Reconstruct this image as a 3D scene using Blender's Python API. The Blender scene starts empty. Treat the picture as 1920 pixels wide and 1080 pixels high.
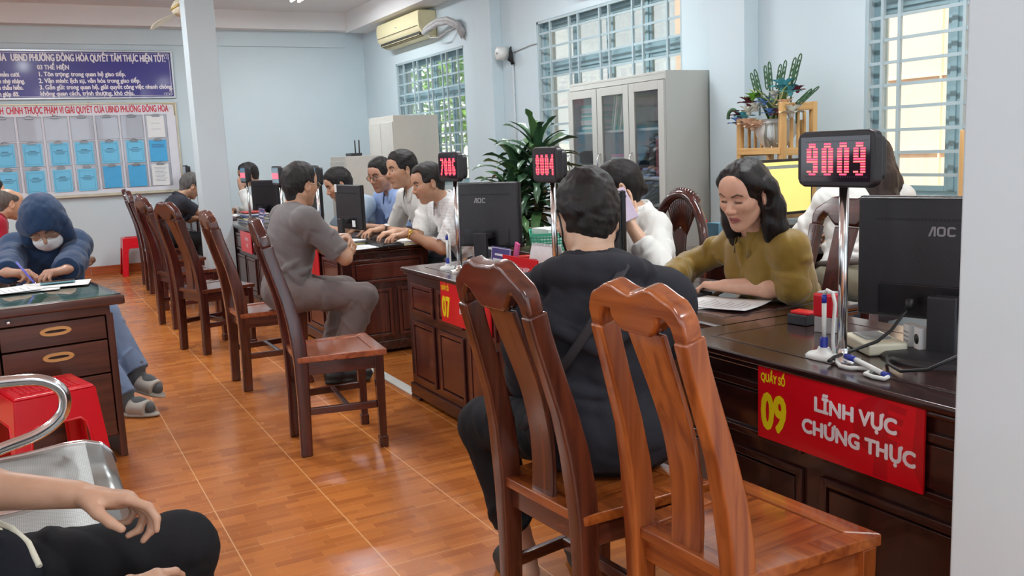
import bpy, math, random
import numpy as np
from mathutils import Matrix, Vector, noise as mnoise

SC = bpy.context.scene
COL = SC.collection
random.seed(7)

# ------------------------------------------------------------------ camera
CAM_YAW, CAM_PITCH, CAM_ROLL, CAM_F, CAM_H = 0.486820, -0.152197, -0.043094, 1693.3, 1.30
def cam_axes():
    cy, sy = math.cos(CAM_YAW), math.sin(CAM_YAW); cp, sp = math.cos(CAM_PITCH), math.sin(CAM_PITCH)
    f = Vector((sy*cp, cy*cp, sp)); r = Vector((cy, -sy, 0)); u = r.cross(f)
    cr, sr = math.cos(CAM_ROLL), math.sin(CAM_ROLL)
    return cr*r + sr*u, -sr*r + cr*u, f
_r, _u, _f = cam_axes()
cam = bpy.data.objects.new('camera', bpy.data.cameras.new('camera'))
COL.objects.link(cam)
cam.matrix_world = Matrix(((_r.x, _u.x, -_f.x, 0), (_r.y, _u.y, -_f.y, 0), (_r.z, _u.z, -_f.z, CAM_H), (0, 0, 0, 1)))
cam.data.sensor_width = 36
cam.data.lens = 36*CAM_F/1920
cam.data.clip_start = 0.02
SC.camera = cam

# ------------------------------------------------------------------ light and exposure
SC.view_settings.view_transform = 'Standard'
SC.view_settings.look = 'None'
SC.view_settings.gamma = 1
SC.view_settings.use_curve_mapping = False
SC.view_settings.exposure = 0.60
SC.cycles.max_bounces = 8
SC.cycles.diffuse_bounces = 5
SC.cycles.glossy_bounces = 3
SC.cycles.transparent_max_bounces = 16
SC.cycles.caustics_reflective = False
SC.cycles.caustics_refractive = False
SC.cycles.sample_clamp_indirect = 6.0
world = bpy.data.worlds.new('sky'); SC.world = world; world.use_nodes = True
_bg = world.node_tree.nodes['Background']
_bg.inputs[0].default_value = (0.80, 0.90, 1.0, 1)
_bg.inputs[1].default_value = 1.5
sun = bpy.data.objects.new('sun', bpy.data.lights.new('sun', 'SUN')); COL.objects.link(sun)
sun.data.energy = 6.0; sun.data.angle = math.radians(1.5); sun.data.color = (1.0, 0.90, 0.74)
sun.rotation_euler = Vector((0.50, 0.12, -0.86)).to_track_quat('-Z', 'Y').to_euler()
TUBE_POWER = 27.0

# ------------------------------------------------------------------ materials
MATS = {}
def _new(name):
    m = bpy.data.materials.new(name); m.use_nodes = True
    nt = m.node_tree; b = nt.nodes['Principled BSDF']
    return m, nt, b
def srgb(r, g, b):
    f = lambda c: c/12.92 if c <= 0.04045 else ((c+0.055)/1.055)**2.4
    return (f(r/255), f(g/255), f(b/255), 1)
def mat(name, col, rough=0.5, metal=0.0, var=0.06, scale=12.0, bump=0.0, bscale=None, coat=0.0, spec=0.5, stretch=None, emit=None, sheen=0.0):
    """principled with a soft procedural variation of its own colour"""
    if name in MATS: return MATS[name]
    m, nt, b = _new(name)
    c = col if len(col) == 4 else (*col, 1)
    tc = nt.nodes.new('ShaderNodeTexCoord'); mp = nt.nodes.new('ShaderNodeMapping')
    nt.links.new(tc.outputs['Object'], mp.inputs['Vector'])
    if stretch: mp.inputs['Scale'].default_value = stretch
    nz = nt.nodes.new('ShaderNodeTexNoise'); nz.inputs['Scale'].default_value = scale; nz.inputs['Detail'].default_value = 4
    nt.links.new(mp.outputs[0], nz.inputs['Vector'])
    rp = nt.nodes.new('ShaderNodeValToRGB')
    rp.color_ramp.elements[0].position = 0.3; rp.color_ramp.elements[1].position = 0.7
    rp.color_ramp.elements[0].color = tuple(max(0, x*(1-var)) for x in c[:3]) + (1,)
    rp.color_ramp.elements[1].color = tuple(min(1, x*(1+var)) for x in c[:3]) + (1,)
    nt.links.new(nz.outputs[0], rp.inputs[0]); nt.links.new(rp.outputs[0], b.inputs['Base Color'])
    b.inputs['Roughness'].default_value = rough; b.inputs['Metallic'].default_value = metal
    b.inputs['Coat Weight'].default_value = coat; b.inputs['Coat Roughness'].default_value = 0.08
    b.inputs['Specular IOR Level'].default_value = spec
    if sheen: b.inputs['Sheen Weight'].default_value = sheen
    if bump:
        n2 = nt.nodes.new('ShaderNodeTexNoise'); n2.inputs['Scale'].default_value = bscale or scale*4; n2.inputs['Detail'].default_value = 3
        nt.links.new(mp.outputs[0], n2.inputs['Vector'])
        bp = nt.nodes.new('ShaderNodeBump'); bp.inputs['Strength'].default_value = bump; bp.inputs['Distance'].default_value = 0.01
        nt.links.new(n2.outputs[0], bp.inputs['Height']); nt.links.new(bp.outputs[0], b.inputs['Normal'])
    if emit:
        b.inputs['Emission Color'].default_value = (*emit[:3], 1); b.inputs['Emission Strength'].default_value = emit[3]
    MATS[name] = m
    return m
def wood(name, dark, light, axis='x', rough=0.28, coat=0.6, grain=1.0):
    if name in MATS: return MATS[name]
    m, nt, b = _new(name)
    tc = nt.nodes.new('ShaderNodeTexCoord'); mp = nt.nodes.new('ShaderNodeMapping')
    nt.links.new(tc.outputs['Object'], mp.inputs['Vector'])
    s = {'x': (2.2, 34, 34), 'y': (34, 2.2, 34), 'z': (34, 34, 2.2)}[axis]
    mp.inputs['Scale'].default_value = tuple(v*grain for v in s)
    nz = nt.nodes.new('ShaderNodeTexNoise'); nz.inputs['Scale'].default_value = 1.0; nz.inputs['Detail'].default_value = 6; nz.inputs['Distortion'].default_value = 0.6
    nt.links.new(mp.outputs[0], nz.inputs['Vector'])
    rp = nt.nodes.new('ShaderNodeValToRGB'); e = rp.color_ramp.elements
    e[0].position = 0.34; e[1].position = 0.68; e[0].color = dark; e[1].color = light
    nt.links.new(nz.outputs[0], rp.inputs[0]); nt.links.new(rp.outputs[0], b.inputs['Base Color'])
    b.inputs['Roughness'].default_value = rough; b.inputs['Coat Weight'].default_value = coat; b.inputs['Coat Roughness'].default_value = 0.1
    MATS[name] = m
    return m
def glass(name, tint=(1, 1, 1), refl=0.12):
    if name in MATS: return MATS[name]
    m, nt, b = _new(name); nt.nodes.remove(b)
    out = nt.nodes['Material Output']
    tr = nt.nodes.new('ShaderNodeBsdfTransparent'); tr.inputs[0].default_value = (*tint, 1)
    gl = nt.nodes.new('ShaderNodeBsdfGlossy'); gl.inputs['Roughness'].default_value = 0.03
    lw = nt.nodes.new('ShaderNodeLayerWeight'); lw.inputs[0].default_value = 0.25
    ml = nt.nodes.new('ShaderNodeMath'); ml.operation = 'MULTIPLY_ADD'; ml.inputs[1].default_value = 0.6; ml.inputs[2].default_value = refl*0.4
    mx = nt.nodes.new('ShaderNodeMixShader')
    nt.links.new(lw.outputs['Fresnel'], ml.inputs[0]); nt.links.new(ml.outputs[0], mx.inputs[0])
    nt.links.new(tr.outputs[0], mx.inputs[1]); nt.links.new(gl.outputs[0], mx.inputs[2]); nt.links.new(mx.outputs[0], out.inputs[0])
    MATS[name] = m
    return m
def skin_mat(name='skin', rough=0.45, sub=True):
    """base colour comes from the body's own colour attribute (skin, lips, brows)"""
    if name in MATS: return MATS[name]
    m, nt, b = _new(name)
    at = nt.nodes.new('ShaderNodeAttribute'); at.attribute_name = 'Col'
    tc = nt.nodes.new('ShaderNodeTexCoord')
    nz = nt.nodes.new('ShaderNodeTexNoise'); nz.inputs['Scale'].default_value = 60; nz.inputs['Detail'].default_value = 3
    nt.links.new(tc.outputs['Object'], nz.inputs['Vector'])
    mr = nt.nodes.new('ShaderNodeMapRange'); mr.inputs[3].default_value = 0.93; mr.inputs[4].default_value = 1.07
    nt.links.new(nz.outputs[0], mr.inputs[0])
    mx = nt.nodes.new('ShaderNodeMix'); mx.data_type = 'RGBA'; mx.blend_type = 'MULTIPLY'; mx.inputs[0].default_value = 1
    nt.links.new(at.outputs['Color'], mx.inputs[6]); nt.links.new(mr.outputs[0], mx.inputs[7])
    nt.links.new(mx.outputs[2], b.inputs['Base Color'])
    b.inputs['Roughness'].default_value = rough
    if sub:
        b.inputs['Subsurface Weight'].default_value = 0.12; b.inputs['Subsurface Radius'].default_value = (0.010, 0.004, 0.002)
        b.inputs['Subsurface Scale'].default_value = 1.0
    bp = nt.nodes.new('ShaderNodeBump'); bp.inputs['Strength'].default_value = 0.06; bp.inputs['Distance'].default_value = 0.004
    n2 = nt.nodes.new('ShaderNodeTexNoise'); n2.inputs['Scale'].default_value = 320
    nt.links.new(tc.outputs['Object'], n2.inputs['Vector']); nt.links.new(n2.outputs[0], bp.inputs['Height']); nt.links.new(bp.outputs[0], b.inputs['Normal'])
    MATS[name] = m
    return m
def cloth(name, col, rough=0.85, weave=500.0, stripes=None, var=0.08, sheen=0.15):
    if name in MATS: return MATS[name]
    if max(col[:3]) < 0.06: sheen = 0.0
    m = mat(name, col, rough=rough, var=var, scale=9, bump=0.12, bscale=weave, spec=0.2, sheen=sheen)
    if stripes:
        nt = m.node_tree; b = nt.nodes['Principled BSDF']
        tc = nt.nodes.new('ShaderNodeTexCoord')
        acc = None
        for ax, fr in stripes[1]:
            wv = nt.nodes.new('ShaderNodeTexWave'); wv.bands_direction = ax; wv.inputs['Scale'].default_value = fr
            nt.links.new(tc.outputs['Object'], wv.inputs['Vector'])
            rp = nt.nodes.new('ShaderNodeValToRGB'); rp.color_ramp.elements[0].position = 0.80; rp.color_ramp.elements[1].position = 0.93
            nt.links.new(wv.outputs[1], rp.inputs[0])
            mx = nt.nodes.new('ShaderNodeMix'); mx.data_type = 'RGBA'
            nt.links.new(rp.outputs[0], mx.inputs[0])
            src = acc or b.inputs['Base Color'].links[0].from_socket
            nt.links.new(src, mx.inputs[6]); mx.inputs[7].default_value = stripes[0]; acc = mx.outputs[2]
        nt.links.new(acc, b.inputs['Base Color'])
    return m

# ------------------------------------------------------------------ mesh helpers
V3 = lambda *a: Vector(a)
def curve_through(pts, n=5):
    """a smooth path through the points"""
    P = [Vector(p) for p in pts]; out = []
    for i in range(len(P)-1):
        a, b, c, d = P[max(i-1, 0)], P[i], P[i+1], P[min(i+2, len(P)-1)]
        for k in range(n):
            t = k/n; out.append(0.5*((2*b)+(c-a)*t+(2*a-5*b+4*c-d)*t*t+(3*b-a-3*c+d)*t**3))
    return out+[P[-1]]
class MB:
    """collects shapes and links them as ONE mesh object"""
    def __init__(s): s.v = []; s.f = []; s.m = []; s.sm = []
    def add(s, vs, fs, mi=0, smooth=False, M=None):
        o = len(s.v)
        s.v += [tuple(M @ Vector(p)) if M is not None else tuple(p) for p in vs]
        s.f += [tuple(i+o for i in f) for f in fs]; s.m += [mi]*len(fs); s.sm += [smooth]*len(fs)
        return s
    def box(s, c, d, mi=0, M=None, rz=0, ry=0, rx=0):
        x, y, z = d[0]/2, d[1]/2, d[2]/2
        vs = [(sx*x, sy*y, sz*z) for sx in (-1, 1) for sy in (-1, 1) for sz in (-1, 1)]
        T = Matrix.Translation(c)
        if rz or ry or rx: T = T @ Matrix.Rotation(rz, 4, 'Z') @ Matrix.Rotation(ry, 4, 'Y') @ Matrix.Rotation(rx, 4, 'X')
        if M is not None: T = M @ T
        return s.add(vs, [(0, 1, 3, 2), (4, 6, 7, 5), (0, 4, 5, 1), (2, 3, 7, 6), (0, 2, 6, 4), (1, 5, 7, 3)], mi, M=T)
    def bb(s, lo, hi, mi=0):
        return s.box([(a+b)/2 for a, b in zip(lo, hi)], [b-a for a, b in zip(lo, hi)], mi)
    def prism(s, pts, t, M=None, mi=0, smooth=False):
        """outline pts (2D, counter-clockwise, in x,y) extruded from z=-t/2 to t/2"""
        n = len(pts)
        vs = [(x, y, -t/2) for x, y in pts] + [(x, y, t/2) for x, y in pts]
        fs = [tuple(range(n-1, -1, -1)), tuple(range(n, 2*n))]
        s.add(vs, fs, mi, False, M); o = len(s.v)-2*n
        for i in range(n):
            j = (i+1) % n
            s.f.append((o+i, o+j, o+n+j, o+n+i)); s.m.append(mi); s.sm.append(smooth)
        return s
    def tube(s, path, r, n=10, mi=0, closed=False, caps=True, sq=None, up=None):
        P = [Vector(p) for p in path]; R = r if isinstance(r, (list, tuple)) else [r]*len(P)
        o = len(s.v); N = len(P); prev = None
        for i, p in enumerate(P):
            if closed: t = P[(i+1) % N]-P[i-1]
            else: t = P[min(i+1, N-1)]-P[max(i-1, 0)]
            t.normalize()
            if prev is None:
                a = Vector(up) if up else (Vector((0, 0, 1)) if abs(t.z) < 0.9 else Vector((1, 0, 0)))
                a = (a-t*a.dot(t)).normalized()
            else: a = (prev-t*prev.dot(t)).normalized()
            prev = a; b = t.cross(a)
            for k in range(n):
                w = 2*math.pi*k/n
                s.v.append(tuple(p + a*(math.cos(w)*R[i]*(sq[0] if sq else 1)) + b*(math.sin(w)*R[i]*(sq[1] if sq else 1))))
        for i in range(N if closed else N-1):
            j = (i+1) % N
            for k in range(n):
                l = (k+1) % n
                s.f.append((o+i*n+k, o+i*n+l, o+j*n+l, o+j*n+k)); s.m.append(mi); s.sm.append(True)
        if caps and not closed:
            s.f.append(tuple(o+k for k in range(n-1, -1, -1))); s.f.append(tuple(o+(N-1)*n+k for k in range(n)))
            s.m += [mi]*2; s.sm += [False]*2
        return s
    def bar(s, path, w, d, mi=0, up=(0, 1, 0), taper=None):
        """rectangular section swept along a path; w is the size along up, d across"""
        P = [Vector(p) for p in path]; o = len(s.v); N = len(P); U = Vector(up)
        for i, p in enumerate(P):
            t = (P[min(i+1, N-1)]-P[max(i-1, 0)]).normalized()
            a = (U-t*U.dot(t)).normalized(); b = t.cross(a); q = taper[i] if taper else 1
            for sa, sb in ((-1, -1), (1, -1), (1, 1), (-1, 1)): s.v.append(tuple(p + a*(sa*w*q/2) + b*(sb*d*q/2)))
        for i in range(N-1):
            for k in range(4):
                l = (k+1) % 4
                s.f.append((o+i*4+k, o+i*4+l, o+i*4+4+l, o+i*4+4+k)); s.m.append(mi); s.sm.append(False)
        s.f += [(o+3, o+2, o+1, o), tuple(o+(N-1)*4+k for k in range(4))]; s.m += [mi]*2; s.sm += [False]*2
        return s
    def lathe(s, prof, n=24, c=(0, 0, 0), mi=0, M=None):
        vs = []; fs = []
        for r, z in prof:
            for k in range(n):
                w = 2*math.pi*k/n; vs.append((c[0]+r*math.cos(w), c[1]+r*math.sin(w), c[2]+z))
        for i in range(len(prof)-1):
            for k in range(n):
                l = (k+1) % n; fs.append((i*n+k, i*n+l, (i+1)*n+l, (i+1)*n+k))
        s.add(vs, fs, mi, True, M)
        s.add(vs[:n], [tuple(range(n-1, -1, -1))], mi, False, M); s.add(vs[-n:], [tuple(range(n))], mi, False, M)
        return s
    def sphere(s, c, r, n=12, m=8, mi=0, M=None):
        rr = r if isinstance(r, (tuple, list)) else (r, r, r)
        vs = [(c[0], c[1], c[2]-rr[2])]; fs = []
        for i in range(1, m):
            ph = math.pi*i/m - math.pi/2
            for k in range(n):
                w = 2*math.pi*k/n; vs.append((c[0]+rr[0]*math.cos(ph)*math.cos(w), c[1]+rr[1]*math.cos(ph)*math.sin(w), c[2]+rr[2]*math.sin(ph)))
        vs.append((c[0], c[1], c[2]+rr[2])); L = len(vs)-1
        for k in range(n):
            l = (k+1) % n; fs.append((0, 1+l, 1+k)); fs.append((L, L-n+k, L-n+l))
            for i in range(m-2): fs.append((1+i*n+k, 1+i*n+l, 1+(i+1)*n+l, 1+(i+1)*n+k))
        return s.add(vs, fs, mi, True, M)
    def grid(s, nu, nv, fn, mi=0, smooth=True, M=None):
        vs = [fn(i/(nu-1), j/(nv-1)) for i in range(nu) for j in range(nv)]
        fs = [(i*nv+j, i*nv+j+1, (i+1)*nv+j+1, (i+1)*nv+j) for i in range(nu-1) for j in range(nv-1)]
        return s.add(vs, fs, mi, smooth, M)
    def build(s, name, mats, parent=None, bevel=0, seg=2, solid=0, smooth=None, loc=None):
        me = bpy.data.meshes.new(name); me.from_pydata(s.v, [], s.f)
        for mm in (mats if isinstance(mats, (list, tuple)) else [mats]): me.materials.append(mm)
        me.polygons.foreach_set('material_index', s.m)
        me.polygons.foreach_set('use_smooth', [True]*len(s.f) if smooth else s.sm); me.update()
        o = bpy.data.objects.new(name, me); COL.objects.link(o)
        if parent is not None: o.parent = parent
        if loc is not None: o.location = loc
        if solid:
            q = o.modifiers.new('thickness', 'SOLIDIFY'); q.thickness = solid; q.offset = 0
        if bevel:
            q = o.modifiers.new('edges', 'BEVEL'); q.width = bevel; q.segments = seg; q.limit_method = 'ANGLE'; q.angle_limit = math.radians(40); q.harden_normals = False
            for p in me.polygons: p.use_smooth = True
            w = o.modifiers.new('normals', 'WEIGHTED_NORMAL'); w.keep_sharp = True
        return o
def tag(o, label, cat, group=None, kind=None):
    o['label'] = label; o['category'] = cat
    if group: o['group'] = group
    if kind: o['kind'] = kind
    return o
def thing(name, label, cat, loc=(0, 0, 0), rz=0, group=None):
    o = bpy.data.objects.new(name, None); COL.objects.link(o); o.empty_display_size = 0.1
    o.location = loc; o.rotation_euler = (0, 0, rz)
    return tag(o, label, cat, group)
def struct(o): o['kind'] = 'structure'; return o
KIDS = {}
def dup(root, loc, rz, label, group=None):
    """a copy of a thing with copies of its parts and sub-parts"""
    r = root.copy(); COL.objects.link(r); r.location = loc; r.rotation_euler = (0, 0, rz); r['label'] = label
    if group: r['group'] = group
    def kids(src, dst):
        for ch in list(src.children):
            c = ch.copy(); COL.objects.link(c); c.parent = dst
            kids(ch, c)
    kids(root, r)
    return r
def _glyphs(body, size, spacing):
    c = bpy.data.curves.new('lettering', 'FONT'); c.body = body; c.size = size; c.space_character = spacing; c.resolution_u = 3
    o = bpy.data.objects.new('lettering', c); COL.objects.link(o)
    me = bpy.data.meshes.new_from_object(o.evaluated_get(bpy.context.evaluated_depsgraph_get()))
    vs = [(v.co.x, v.co.y, 0) for v in me.vertices]; fs = [tuple(p.vertices) for p in me.polygons]
    bpy.data.objects.remove(o); bpy.data.curves.remove(c); bpy.data.meshes.remove(me)
    return vs, fs
def text_mesh(body, size, align='LEFT', xs=1.0, bold=0.0, spacing=1.0):
    """vertices and faces of a flat line of lettering in the x,y plane; horns and crossed D are laid on plain letters"""
    import unicodedata as ud
    plain = ''; extra = []
    for ch in body:
        d = ud.normalize('NFD', ch)
        if ch in 'Đđ': extra.append((len(plain), 'bar', ch == 'Đ')); plain += 'D' if ch == 'Đ' else 'd'
        elif '\u031b' in d: extra.append((len(plain), 'horn', ch.isupper())); plain += ud.normalize('NFC', d.replace('\u031b', ''))
        else: plain += ch
    vs, fs = _glyphs(plain, size, spacing)
    strip = lambda q: ''.join(k for k in ud.normalize('NFD', q) if not ud.combining(k))
    for i, kind, up in extra:
        xr = max(v[0] for v in _glyphs(plain[:i]+strip(plain[i]), size, spacing)[0]); g = _glyphs(strip(plain[i]), size, spacing)[0]
        w = max(v[0] for v in g)-min(v[0] for v in g); top = max(v[1] for v in g); o = len(vs); e = size
        if kind == 'bar':
            if up: q = [(xr-w-0.07*e, top*0.46), (xr-w+0.24*e, top*0.46), (xr-w+0.24*e, top*0.57), (xr-w-0.07*e, top*0.57)]
            else: q = [(xr-0.24*e, top*0.80), (xr+0.08*e, top*0.80), (xr+0.08*e, top*0.89), (xr-0.24*e, top*0.89)]
        else: q = [(xr-0.07*e, top-0.10*e), (xr+0.03*e, top-0.05*e), (xr+0.09*e, top+0.10*e), (xr+0.01*e, top+0.10*e), (xr-0.01*e, top+0.01*e), (xr-0.07*e, top-0.02*e)]
        vs += [(x, y, 0.00002) for x, y in q]; fs.append(tuple(range(o, o+len(q))))
    x0 = 0 if align == 'LEFT' else -max(v[0] for v in vs) if align == 'RIGHT' else -(max(v[0] for v in vs)+min(v[0] for v in vs))/2
    return [((x+x0)*xs, y, z) for x, y, z in vs], fs
def letters(mb, body, size, M, align='LEFT', xs=1.0, bold=0.0, mi=0, spacing=1.0, width=None):
    vs, fs = text_mesh(body, size, align, xs, bold, spacing)
    if width:
        w0 = max(v[0] for v in vs)-min(v[0] for v in vs); q = width/max(w0, 1e-6); vs = [(x*q, y, z) for x, y, z in vs]
    offs = [(0, 0)] if not bold else [(bold*math.cos(math.pi*k/(8 if bold > 0.004 else 3)), bold*math.sin(math.pi*k/(8 if bold > 0.004 else 3))) for k in range(16 if bold > 0.004 else 6)]+[(0, 0)]
    for k, (dx, dy) in enumerate(offs):
        mb.add([(x+dx, y+dy, z+0.00003*k) for x, y, z in vs], fs, mi, False, M)
def frame_m(origin, xdir, ydir):
    """matrix taking x,y,z to origin + x*xdir + y*ydir + z*(x cross y)"""
    X = Vector(xdir).normalized(); Y = Vector(ydir).normalized(); Z = X.cross(Y)
    return Matrix(((X.x, Y.x, Z.x, origin[0]), (X.y, Y.y, Z.y, origin[1]), (X.z, Y.z, Z.z, origin[2]), (0, 0, 0, 1)))
# ------------------------------------------------------------------ the room
XW, YB, XL, YF, ZC = 4.25, 12.05, -4.2, -2.8, 3.16
wall_paint = mat('wall_paint', srgb(197, 213, 219), rough=0.7, var=0.025, scale=1.6, bump=0.03, bscale=40)
white_paint = mat('ceiling_paint', srgb(226, 226, 226), rough=0.8, var=0.015, scale=1.5)
def floor_material():
    m, nt, b = _new('floor_tile')
    tc = nt.nodes.new('ShaderNodeTexCoord')
    def brick(scale_w, off=0.37):
        br = nt.nodes.new('ShaderNodeTexBrick'); br.offset = off; br.offset_frequency = 2; br.squash = 0.72; br.squash_frequency = 3
        br.inputs['Scale'].default_value = 1.0; br.inputs['Brick Width'].default_value = scale_w; br.inputs['Row Height'].default_value = 0.04
        br.inputs['Mortar Size'].default_value = 0.0007; br.inputs['Mortar Smooth'].default_value = 0.2; br.inputs['Bias'].default_value = 0.0
        br.inputs['Color1'].default_value = srgb(166, 94, 38); br.inputs['Color2'].default_value = srgb(194, 118, 52); br.inputs['Mortar'].default_value = srgb(206, 134, 74)
        nt.links.new(tc.outputs['Object'], br.inputs['Vector']); return br
    br = brick(0.16)
    mp = nt.nodes.new('ShaderNodeMapping'); mp.inputs['Scale'].default_value = (5, 60, 1)
    nz = nt.nodes.new('ShaderNodeTexNoise'); nz.inputs['Scale'].default_value = 1; nz.inputs['Detail'].default_value = 5
    nt.links.new(tc.outputs['Object'], mp.inputs[0]); nt.links.new(mp.outputs[0], nz.inputs['Vector'])
    mr = nt.nodes.new('ShaderNodeMapRange'); mr.inputs[3].default_value = 0.84; mr.inputs[4].default_value = 1.14
    nt.links.new(nz.outputs[0], mr.inputs[0])
    mx = nt.nodes.new('ShaderNodeMix'); mx.data_type = 'RGBA'; mx.blend_type = 'MULTIPLY'; mx.inputs[0].default_value = 1
    nt.links.new(br.outputs[0], mx.inputs[6]); nt.links.new(mr.outputs[0], mx.inputs[7])
    sp = nt.nodes.new('ShaderNodeSeparateXYZ'); nt.links.new(tc.outputs['Object'], sp.inputs[0])
    gl = []
    for ax, off in ((0, 0.097), (1, 0.21)):      # 40 cm tiles: joints at x = 0.097 + 0.4 k, y = 0.21 + 0.4 k
        a = nt.nodes.new('ShaderNodeMath'); a.operation = 'ADD'; a.inputs[1].default_value = 40.2-off; nt.links.new(sp.outputs[ax], a.inputs[0])
        c = nt.nodes.new('ShaderNodeMath'); c.operation = 'PINGPONG'; c.inputs[1].default_value = 0.2; nt.links.new(a.outputs[0], c.inputs[0])
        d = nt.nodes.new('ShaderNodeMath'); d.operation = 'GREATER_THAN'; d.inputs[1].default_value = 0.2-(0.0021 if ax == 0 else 0.0012); nt.links.new(c.outputs[0], d.inputs[0]); gl.append(d)
    mxm = nt.nodes.new('ShaderNodeMath'); mxm.operation = 'MAXIMUM'; nt.links.new(gl[0].outputs[0], mxm.inputs[0]); nt.links.new(gl[1].outputs[0], mxm.inputs[1])
    m2 = nt.nodes.new('ShaderNodeMix'); m2.data_type = 'RGBA'; nt.links.new(mxm.outputs[0], m2.inputs[0]); nt.links.new(mx.outputs[2], m2.inputs[6]); m2.inputs[7].default_value = srgb(222, 168, 110)
    nt.links.new(m2.outputs[2], b.inputs['Base Color'])
    n3 = nt.nodes.new('ShaderNodeTexNoise'); n3.inputs['Scale'].default_value = 2.5; nt.links.new(tc.outputs['Object'], n3.inputs['Vector'])
    r3 = nt.nodes.new('ShaderNodeMapRange'); r3.inputs[3].default_value = 0.16; r3.inputs[4].default_value = 0.34; nt.links.new(n3.outputs[0], r3.inputs[0])
    nt.links.new(r3.outputs[0], b.inputs['Roughness'])
    b.inputs['Specular IOR Level'].default_value = 0.55
    bp = nt.nodes.new('ShaderNodeBump'); bp.inputs['Strength'].default_value = 0.12; bp.inputs['Distance'].default_value = 0.002; bp.invert = True
    nt.links.new(mxm.outputs[0], bp.inputs['Height']); nt.links.new(bp.outputs[0], b.inputs['Normal'])
    return m
struct(MB().bb((XL-0.2, YF-0.2, -0.1), (XW+0.25, YB+0.2, 0)).build('floor', floor_material()))
struct(MB().bb((XL-0.2, YF-0.2, ZC), (XW+0.25, YB+0.2, ZC+0.15)).build('ceiling', white_paint))
struct(MB().bb((XL-0.2, YB, 0), (XW+0.25, YB+0.2, ZC)).build('wall_back', wall_paint))
WINS = [(8.90, 10.88, 0.93, 2.41), (5.27, 7.34, 0.93, 2.43), (2.15, 3.66, 0.93, 2.43)]
mb = MB()
def holed_wall(mb, ax, pos, th, lo, hi, holes, zc):
    """wall slab along axis ax with rectangular holes (a0,a1,z0,z1)"""
    def slab(a0, a1, z0, z1):
        if a1-a0 < 1e-4 or z1-z0 < 1e-4: return
        if ax == 'y': mb.bb((pos, a0, z0), (pos+th, a1, z1))
        else: mb.bb((a0, pos, z0), (a1, pos+th, z1))
    cur = lo
    for a0, a1, z0, z1 in sorted(holes):
        slab(cur, a0, 0, zc); slab(a0, a1, 0, z0); slab(a0, a1, z1, zc); cur = a1
    slab(cur, hi, 0, zc)
holed_wall(mb, 'y', XW, 0.2, YF-0.2, YB+0.2, WINS, ZC)
struct(mb.build('wall_right', wall_paint))
mb = MB(); holed_wall(mb, 'y', XL-0.2, 0.2, YF-0.2, YB+0.2, [(-1.6, 1.4, 0, 2.6), (2.2, 5.4, 0, 2.6), (6.2, 8.8, 0.9, 2.4)], ZC)
struct(mb.build('wall_left', wall_paint))
mb = MB(); holed_wall(mb, 'x', YF-0.2, 0.2, XL, XW, [(-3.4, -0.4, 0, 2.6), (0.4, 3.4, 0, 2.6)], ZC)
struct(mb.build('wall_front', wall_paint))
# beams, plaster step, pilasters, pillars
struct(MB().bb((XL, YB-0.22, 2.94), (XW, YB, ZC)).build('trim_1', white_paint))
struct(MB().bb((XW-0.30, YF, 2.91), (XW, YB-0.22, ZC)).build('trim_2', white_paint))
struct(MB().bb((XL, YB-0.025, 2.745), (4.0, YB, 2.94)).build('trim_3', wall_paint))
struct(MB().bb((XW-0.12, 8.02, 0), (XW, 8.36, 2.91)).build('trim_4', wall_paint, bevel=0.004))
struct(MB().bb((XW-0.12, 4.50, 0), (XW, 4.84, 2.91)).build('trim_5', wall_paint, bevel=0.004))
struct(MB().bb((1.45, 8.85, 0), (1.71, 9.11, ZC)).build('wall_pillar', wall_paint, bevel=0.006))
struct(MB().bb((1.452, 0.74, 0), (1.712, 1.036, ZC)).build('wall_column', wall_paint, bevel=0.006))
skirt = wood('skirting_tile', srgb(150, 72, 34), srgb(182, 96, 48), 'x', rough=0.25, coat=0.3)
mb = MB()
x = XL
while x < XW-0.05:
    mb.bb((x+0.002, YB-0.012, 0), (min(x+0.398, XW), YB, 0.105)); x += 0.4
struct(mb.build('baseboard_back', skirt))
mb = MB(); y = YF
while y < YB-0.05:
    if not (7.9 < y < 8.4 or 4.3 < y < 4.9): mb.bb((XW-0.012, y+0.002, 0), (XW, min(y+0.398, YB-0.012), 0.105))
    y += 0.4
struct(mb.build('baseboard_right', skirt))

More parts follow.
